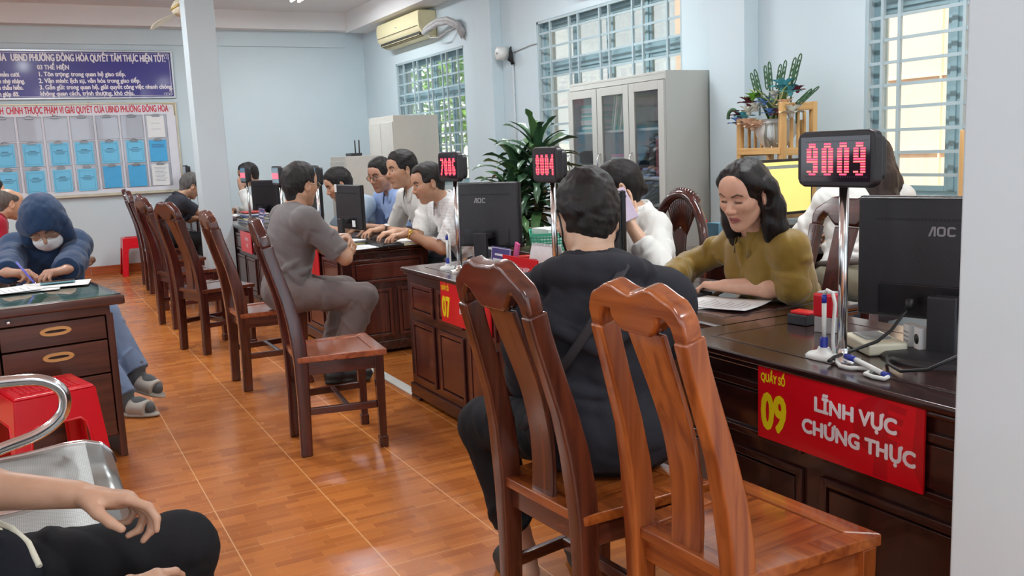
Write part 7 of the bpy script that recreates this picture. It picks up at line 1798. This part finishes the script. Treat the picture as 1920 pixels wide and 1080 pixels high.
# ceiling fan beside the pillar
fn = thing('ceiling_fan', 'cream ceiling fan partly hidden by the white pillar', 'fan', (1.52, 9.56, 0.075), 0)
FCM = mat('fan_cream', srgb(222, 214, 190), rough=0.35); FG = mat('fan_gold', srgb(200, 176, 110), rough=0.3, metal=0.5)
mb = MB(); mb.tube([(0, 0, 2.74), (0, 0, ZC)], 0.014, 10); mb.build('down_rod', FG, fn); MB().lathe([(0.05, ZC-0.06), (0.06, ZC-0.01), (0.06, ZC)], 20).build('canopy', FCM, fn)
TILT = Matrix.Translation((0, 0, 2.78)) @ Matrix.Rotation(-0.50, 4, 'Y') @ Matrix.Translation((0, 0, -2.72))
MB().lathe([(0.03, 2.585), (0.07, 2.60), (0.10, 2.63), (0.11, 2.68), (0.09, 2.72), (0.04, 2.75)], 28, M=TILT).build('motor_housing', FCM, fn); MB().lathe([(0.085, 2.715), (0.115, 2.70), (0.115, 2.69), (0.085, 2.675)], 28, M=TILT).build('gold_ring', FG, fn)
for k in range(3):
    a = math.pi*1.12+2*math.pi*k/3; b = MB(); R_ = TILT @ Matrix.Rotation(a, 4, 'Z') @ Matrix.Translation((0, 0, 2.635)) @ Matrix.Rotation(0.20, 4, 'X')
    b.prism([(0.13, -0.050), (0.22, -0.078), (0.36, -0.090), (0.40, -0.060), (0.41, 0.0), (0.40, 0.055), (0.36, 0.080), (0.22, 0.070), (0.13, 0.045)], 0.008, R_)
    bo = b.build('fan_blade', FCM, fn, bevel=0.003); q = MB(); q.box((0.15, 0, 0.004), (0.12, 0.03, 0.008), M=R_); q.build('blade_arm', FG, bo)
# round white device on the wall
cm = thing('wall_camera', 'round white device with a black cable knot on the wall beside the pilaster', 'camera', (XW, 7.86, 2.215), 0)
M = frame_m((-0.005, 0, 0), (0, 1, 0), (0, 0, 1)); 
MB().lathe([(0.0, -0.125), (0.054, -0.125), (0.062, -0.117), (0.064, -0.04), (0.057, -0.035)], 28, M=frame_m((0, 0.03, 0), (0, 0, 1), (0, 1, 0)) if False else Matrix(((0, 0, 1, 0.0), (1, 0, 0, 0.03), (0, 1, 0, 0.0), (0, 0, 0, 1)))).build('camera_body', WPL, cm)
MB().lathe([(0.0, -0.1285), (0.008, -0.1285), (0.008, -0.124), (0, -0.124)], 16, M=Matrix(((0, 0, 1, 0.0), (1, 0, 0, 0.03), (0, 1, 0, 0.0), (0, 0, 0, 1)))).build('lens', M_BLK, cm)
MB().bb((-0.05, 0.0, -0.02), (0, 0.06, 0.02)).build('wall_mount', WPL, cm)
mb = MB(); random.seed(3)
for k in range(5): mb.tube([(-0.03, -0.06+random.uniform(-.03, .03), 0.05-0.03*k*0.4), (-0.045, -0.09+random.uniform(-.03, .03), -0.01), (-0.04, -0.07+random.uniform(-.04, .04), -0.07), (-0.03, -0.10+random.uniform(-.03, .03), -0.11), (-0.035, -0.05, -0.03)], 0.009, 6)
mb.build('cable_knot', M_BLK, cm)
mb = MB(); mb.tube([(-0.01, -0.10, 0.0), (-0.01, -0.40, 0.028), (-0.01, -0.53, 0.03)], 0.006, 6); mb.tube([(-0.012, -0.07, -0.10), (-0.012, -0.075, -1.2)], 0.010, 6); mb.build('cable', mat('cable_pale', srgb(198, 206, 210), rough=0.6), cm)
# router on the beige cupboard
rt = thing('wifi_router', 'small router with two black antennas on the beige cupboard', 'router', (3.72, 9.82, 1.73), 0.0)
rt.location = (3.0, 9.0, 1.30)
rts = thing('storage_box', 'grey storage cabinet carrying the router behind the men in white', 'cabinet', (2.98, 8.86, 0), 0)
MB().bb((-0.15, -0.10, 0), (0.25, 0.40, 1.30)).build('cabinet_body', BEI, rts, bevel=0.004); MB().bb((-0.16, -0.09, 0.05), (-0.15, 0.39, 1.25)).build('cabinet_door', BEI, rts, bevel=0.002)
MB().box((0, 0, 0.016), (0.12, 0.17, 0.03)).build('router_body', PLB, rt, bevel=0.004)
for s in (-1, 1): mb = MB(); mb.tube([(0.04, s*0.062, 0.03), (0.04, s*0.066, 0.16)], 0.007, 8); mb.build('antenna', PLB, rt)

# ------------------------------------------------------------------ plants
LEAF = mat('leaf_dark', srgb(50, 84, 56), rough=0.40, var=0.25, scale=6, coat=0.2); LEAF2 = mat('leaf_mid', srgb(78, 116, 68), rough=0.40, var=0.2, scale=6, coat=0.2); LEAFY = mat('leaf_edge', srgb(206, 210, 140), rough=0.4); STEM = mat('plant_stem', srgb(122, 104, 74), rough=0.8, var=0.2)
def strap_leaf(mb, base, az, el, L, w, droop, mi=0, n=11, edge=None, twist=0.0, lift=0.0):
    p = Vector(base); pts = []; e = el; st = L/n
    for k in range(n+1):
        pts.append((p.copy(), e)); p = p+Vector((math.cos(az)*math.cos(e), math.sin(az)*math.cos(e), math.sin(e)))*st; e -= droop/n*(0.4+1.2*k/n)
    side = Vector((-math.sin(az), math.cos(az), 0)); rows = []
    for k, (q, e) in enumerate(pts):
        t = k/n; ww = w*(0.35+0.65*math.sin(math.pi*min(1, t*1.15+0.10))**0.8) if t < 0.75 else w*(1-((t-0.75)/0.25)**1.6)*0.93
        nv = Vector((-math.cos(az)*math.sin(e), -math.sin(az)*math.sin(e), math.cos(e))); s2 = side*math.cos(twist*t)+nv*math.sin(twist*t); ww = max(ww, 0.0015)
        rows.append([q-s2*ww+nv*ww*0.35, q-s2*ww*0.62+nv*ww*0.16, q, q+s2*ww*0.62+nv*ww*0.16, q+s2*ww+nv*ww*0.35])
    vs = [v for r in rows for v in r]; o = len(mb.v); mb.v += [tuple(v) for v in vs]
    for k in range(n):
        for j in range(4):
            mb.f.append((o+k*5+j, o+k*5+j+1, o+k*5+6+j, o+k*5+5+j)); mb.m.append(edge if edge is not None and j in (0, 3) else mi); mb.sm.append(True)
random.seed(11)
dr = thing('potted_plant', 'tall potted plant with long arching dark green leaves beside the steel cabinet', 'plant', (3.06, 5.62, 0), 0)
MB().lathe([(0.13, 0), (0.15, 0.02), (0.19, 0.36), (0.20, 0.40), (0.185, 0.41), (0.18, 0.37)], 32).build('pot', mat('pot_grey', srgb(196, 196, 188), rough=0.5, var=0.08), dr)
MB().lathe([(0.0, 0.36), (0.178, 0.365), (0.178, 0.36)], 24).build('soil', mat('soil', srgb(70, 54, 42), rough=0.95, var=0.3, scale=60), dr)
canes = [(0.03, 0.05, 1.12), (-0.06, -0.03, 0.92), (0.07, -0.07, 1.26), (-0.02, 0.09, 0.72)]
lf = MB()
for ci, (cx, cy, h) in enumerate(canes):
    s_ = MB(); s_.tube([(cx, cy, 0.34), (cx*1.1+0.01, cy*1.1, h*0.6), (cx*1.5, cy*1.5, h)], [0.022, 0.018, 0.015], 10); s_.build('cane', STEM, dr)
    N = 62
    for k in range(N):
        t = k/(N-1); az = k*2.39996+ci*0.9+random.uniform(-.2, .2); z = h-0.42+0.44*t; el = 0.05+1.28*t+random.uniform(-.1, .1)
        L = (0.46-0.12*t)*random.uniform(0.85, 1.12); strap_leaf(lf, (cx*1.5, cy*1.5, z), az, el, L, random.uniform(0.027, 0.038), random.uniform(1.6, 2.7)*(1.2-0.6*t), random.choice((0, 0, 0, 1)), twist=random.uniform(-.6, .6))
lf.build('foliage', [LEAF, LEAF2], dr)
# bamboo shelf and its arrangement
BAM = woodset('bamboo', srgb(196, 150, 90), srgb(222, 180, 118), rough=0.45, coat=0.2)
bs = thing('bamboo_shelf', 'slatted bamboo shelf standing on the cupboard by the window wall', 'shelf', (3.83, 3.865, 0.80), 0)
Wd, D_, Hs = 0.345, 0.24, 0.68
for y, h in ((0, 0.70), (Wd, 0.62)):
    for x in (0, D_): MB().bb((x-0.016, y-0.018, 0), (x+0.016, y+0.018, h)).build('upright', BAM['z'], bs, bevel=0.003)
    for z in (h-0.025, 0.42, 0.06): MB().bb((0.016, y-0.012, z-0.022), (D_-0.016, y+0.012, z+0.022)).build('side_rail', BAM['x'], bs, bevel=0.002)
    for x in (0.07, 0.12, 0.17): MB().bb((x-0.008, y-0.006, 0.44), (x+0.008, y+0.006, h-0.045)).build('side_slat', BAM['z'], bs)
for z in (0.42, 0.06): MB().bb((-0.01, 0.0, z), (D_+0.01, Wd, z+0.016)).build('shelf_board', BAM['y'], bs, bevel=0.002); MB().bb((-0.023, 0.0, z-0.012), (-0.0165, Wd, z+0.026)).build('shelf_lip', BAM['y'], bs, bevel=0.002)
for k in range(3): MB().bb((D_-0.004, 0.08+k*0.09, 0.06), (D_+0.008, 0.10+k*0.09, 0.60)).build('back_slat', BAM['z'], bs)
low = thing('low_cupboard', 'low dark cupboard under the bamboo shelf', 'cupboard', (3.80, 3.845, 0), 0)
MB().bb((0, 0, 0), (0.33, 0.39, 0.80)).build('cupboard_body', WC['z'], low, bevel=0.004); MB().bb((-0.012, 0.01, 0.06), (0, 0.38, 0.74)).build('cupboard_door', WC['z'], low, bevel=0.004)
vb = thing('flower_arrangement', 'white ribbed vase with crocheted flowers and striped leaves on the bamboo shelf', 'flowers', (3.95, 4.04, 1.237), 0)
prof = [(0.045, 0), (0.085, 0.03), (0.112, 0.08), (0.118, 0.12), (0.108, 0.16), (0.095, 0.175), (0.088, 0.172)]
vs = []; n_ = 48; v_ = MB()
for r, z in prof:
    for k in range(n_): rr = r*(1+0.018*(k % 2)); vs.append((rr*math.cos(2*math.pi*k/n_), rr*math.sin(2*math.pi*k/n_), z))
v_.add(vs, [(i*n_+k, i*n_+(k+1) % n_, (i+1)*n_+(k+1) % n_, (i+1)*n_+k) for i in range(len(prof)-1) for k in range(n_)]+[tuple(range(n_-1, -1, -1))], 0, True); v_.build('vase', mat('vase_white', srgb(222, 222, 216), rough=0.35, coat=0.3), vb)
random.seed(21); lf = MB()
for k in range(11): strap_leaf(lf, (random.uniform(-.03, .03), random.uniform(-.03, .03), 0.15), k*2.4, 0.95+0.5*random.random(), random.uniform(0.20, 0.31), 0.026, random.uniform(0.3, 1.3), 0, edge=1, n=9)
lf.build('striped_leaves', [LEAF2, LEAFY], vb)
def bloom(c, r, col, n=9, name='flower'):
    b = MB()
    for k in range(n):
        a = 2*math.pi*k/n; e = 0.35+0.5*(k % 2); strap_leaf(b, c, a, e, r*1.3, r*0.36, 0.9, 0, n=5)
    b.sphere(c, r*0.28, 8, 6); b.build(name, col, vb)
TQ = mat('yarn_teal', srgb(96, 180, 190), rough=0.9, bump=0.5, bscale=300); BRG = mat('yarn_burgundy', srgb(112, 50, 62), rough=0.9, bump=0.5, bscale=300); PCH = mat('yarn_peach', srgb(236, 206, 180), rough=0.9, bump=0.5, bscale=300); YBL = mat('yarn_blue', srgb(118, 156, 210), rough=0.9, bump=0.5, bscale=300); YWH = mat('yarn_white', srgb(226, 226, 216), rough=0.9, bump=0.5, bscale=300); LIME = mat('yarn_lime', srgb(132, 190, 70), rough=0.9, bump=0.5, bscale=300)
random.seed(5)
PAL = [PCH, YWH, TQ, YBL, BRG, YWH, LIME, PCH]
for (x, y, z, r, m_) in ((-0.06, -0.12, 0.34, 0.070, TQ), (-0.05, -0.165, 0.31, 0.055, TQ), (-0.03, -0.20, 0.32, 0.040, BRG), (-0.05, 0.17, 0.27, 0.060, BRG), (-0.06, 0.13, 0.30, 0.045, LIME), (-0.10, 0.20, 0.15, 0.060, YBL), (-0.10, 0.155, 0.19, 0.055, TQ), (-0.09, 0.215, 0.20, 0.050, BRG), (-0.13, 0.10, 0.14, 0.060, PCH), (-0.13, 0.055, 0.125, 0.055, PCH), (-0.12, 0.015, 0.135, 0.045, PCH), (-0.11, 0.11, 0.215, 0.055, YWH), (-0.10, 0.06, 0.235, 0.050, YWH), (-0.07, -0.19, 0.19, 0.070, YWH), (-0.08, -0.12, 0.185, 0.055, BRG), (-0.09, 0.00, 0.265, 0.045, YBL), (-0.06, -0.05, 0.30, 0.045, YWH), (-0.08, -0.15, 0.24, 0.05, PCH), (-0.10, -0.06, 0.20, 0.045, YBL)): bloom((x, y, z), r, m_, n=12)
b = MB(); b.tube(curve_through([(-0.09, 0.18, 0.16), (-0.09, 0.25, 0.24), (-0.10, 0.29, 0.23), (-0.10, 0.30, 0.19)], 5), 0.011, 6); b.build('curled_leaf', mat('yarn_green', srgb(70, 104, 72), rough=0.9, bump=0.5, bscale=300), vb)
for (x, y, z, az, el) in ((-0.03, 0.10, 0.30, 1.9, 1.3), (-0.02, 0.03, 0.33, 1.6, 1.45), (0.0, -0.02, 0.33, -1.2, 1.4), (-0.02, -0.14, 0.36, -1.7, 1.2), (-0.04, -0.20, 0.24, -1.6, 0.55)):
    b = MB(); st = Vector((math.cos(az)*math.cos(el), math.sin(az)*math.cos(el), math.sin(el))); b.tube([(x, y, z-0.1), (x, y, z), tuple(Vector((x, y, z))+st*0.11)], 0.004, 6)
    for k in range(7):
        q = Vector((x, y, z))+st*(0.018*k); sd = 1 if k % 2 else -1
        lp_ = [q+st*0.035*math.cos(a)*1+st*0.035+Vector((0, sd*0.018+0.012*math.sin(a), 0)) for a in [2*math.pi*i/10 for i in range(10)]]; b.tube(lp_, 0.0038, 5, closed=True)
    b.build('loop_leaves', mat('yarn_green', srgb(70, 104, 72), rough=0.9, bump=0.5, bscale=300), vb)
gl_ = thing('glass_jar', 'small glass jar in front of the white ribbed vase', 'jar', (3.85, 3.965, 1.237), 0); MB().lathe([(0.03, 0), (0.045, 0.03), (0.048, 0.08), (0.04, 0.13), (0.044, 0.15)], 24).build('jar_wall', glass('jar_glass', (0.90, 0.92, 0.88), 0.5), gl_)
gp = thing('potted_plant', 'bright green leafy plant on the lower board of the bamboo shelf', 'plant', (3.93, 4.0, 0.877), 0)
MB().lathe([(0.05, 0), (0.07, 0.10), (0.074, 0.11), (0.066, 0.108)], 24).build('pot', WPL, gp); b = MB()
for k in range(40): strap_leaf(b, (random.uniform(-.03, .03), random.uniform(-.03, .03), 0.12+0.04*random.random()), random.uniform(0, 6.3), random.uniform(0.3, 1.4), random.uniform(0.10, 0.20), 0.022, 1.4, 0, n=6)
b.build('foliage', mat('leaf_bright', srgb(134, 190, 76), rough=0.45, var=0.2), gp)
# bookshelf edge beside the column
bk2 = thing('bamboo_rack', 'tall bamboo rack at the window edge carrying white papers, next to the column', 'rack', (3.72, 2.72, 0), 0)
for y in (0, 0.40):
    for x in (0, 0.26): MB().bb((x-0.015, y-0.018, 0), (x+0.015, y+0.018, 1.30)).build('upright', BAM['z'], bk2, bevel=0.003)
for z in (0.20, 0.55, 0.90, 1.17): MB().bb((-0.01, 0, z), (0.27, 0.40, z+0.018)).build('shelf_board', BAM['y'], bk2)
bk2.location = (3.62, 2.17, 0)
stack('white papers in the top pile of the bamboo rack', 3.74, 2.37, 1.189, 0.36, 0.27, 5, [PAPER, PAPER, PINK], 'papers on top of the bamboo rack', t0=0.012)
stack('mixed papers in the second pile of the bamboo rack', 3.74, 2.37, 0.919, 0.34, 0.26, 8, [MAUVE, PAPER, DGREY], 'papers in the middle of the bamboo rack', t0=0.018)
# things on the back desk
tag(MB().box((0, 0, 0.05), (0.20, 0.16, 0.10)).build('cardboard_box', mat('cardboard', srgb(196, 160, 116), rough=0.85), None, bevel=0.003, loc=(3.16, 3.42, 0.742)), 'brown cardboard box behind the maroon chair', 'box')
tag(MB().box((0, 0, 0.07), (0.07, 0.09, 0.14)).build('drink_carton', mat('carton_teal', srgb(92, 138, 160), rough=0.6), None, loc=(3.12, 3.60, 0.742)), 'blue-grey carton on the back desk seen through the maroon chair', 'carton')
tag(MB().lathe([(0.025, 0), (0.025, 0.10), (0.012, 0.13), (0.012, 0.15)], 16).build('bottle', RED, None, loc=(3.12, 3.70, 0.742)), 'small red bottle on the back desk beside the blue-grey carton', 'bottle')
# trees behind the farthest window
def tree(label, loc, h, r, seed, m):
    t = thing('tree', label, 'tree', loc, 0, 'trees outside the far window'); rg = random.Random(seed)
    mb = MB(); mb.tube([(0, 0, 0), (0.05, 0, h*0.4), (0, 0.05, h*0.75)], [0.10, 0.07, 0.04], 8); mb.build('trunk', STEM, t)
    b = MB()
    for k in range(420):
        a, c = rg.uniform(0, 6.283), rg.uniform(-1, 1); q = (1-c*c)**0.5; rr = r*rg.random()**0.4
        p = (rr*q*math.cos(a), rr*q*math.sin(a), h*0.75+rr*c*1.15); strap_leaf(b, p, rg.uniform(0, 6.3), rg.uniform(-.8, .9), rg.uniform(0.14, 0.26), 0.05, 0.8, 0, n=4)
    b.build('foliage', m, t)
LT = mat('tree_leaf', srgb(120, 168, 62), rough=0.6, var=0.3, scale=4); LT2 = mat('tree_leaf_dark', srgb(70, 120, 54), rough=0.6, var=0.3, scale=4)
tree('light green tree seen through the far window, nearer the alley house', (6.6, 13.6, -0.2), 3.0, 0.95, 1, LT); tree('dark green tree seen through the far window, behind the garden wall', (8.6, 17.5, -0.2), 3.6, 1.4, 2, LT2); tree('light green tree seen through the far window, farthest from the house', (9.4, 21.5, -0.2), 4.0, 1.5, 3, LT)
ho = thing('house', 'pale house beyond the trees outside the far window', 'house', (13.0, 22.0, -0.3), 0)
MB().bb((0, 0, 0), (5, 9, 6.5)).build('house_wall', mat('plaster_white', srgb(232, 232, 226)), ho); MB().bb((-0.3, -0.3, 6.5), (5.3, 9.3, 6.8)).build('roof_slab', mat('roof_red', srgb(190, 80, 90), rough=0.8), ho)
for k in range(3): MB().bb((-0.03, 1.2+2.6*k, 3.4), (0, 2.6+2.6*k, 5.0)).build('house_window', MONG, ho)
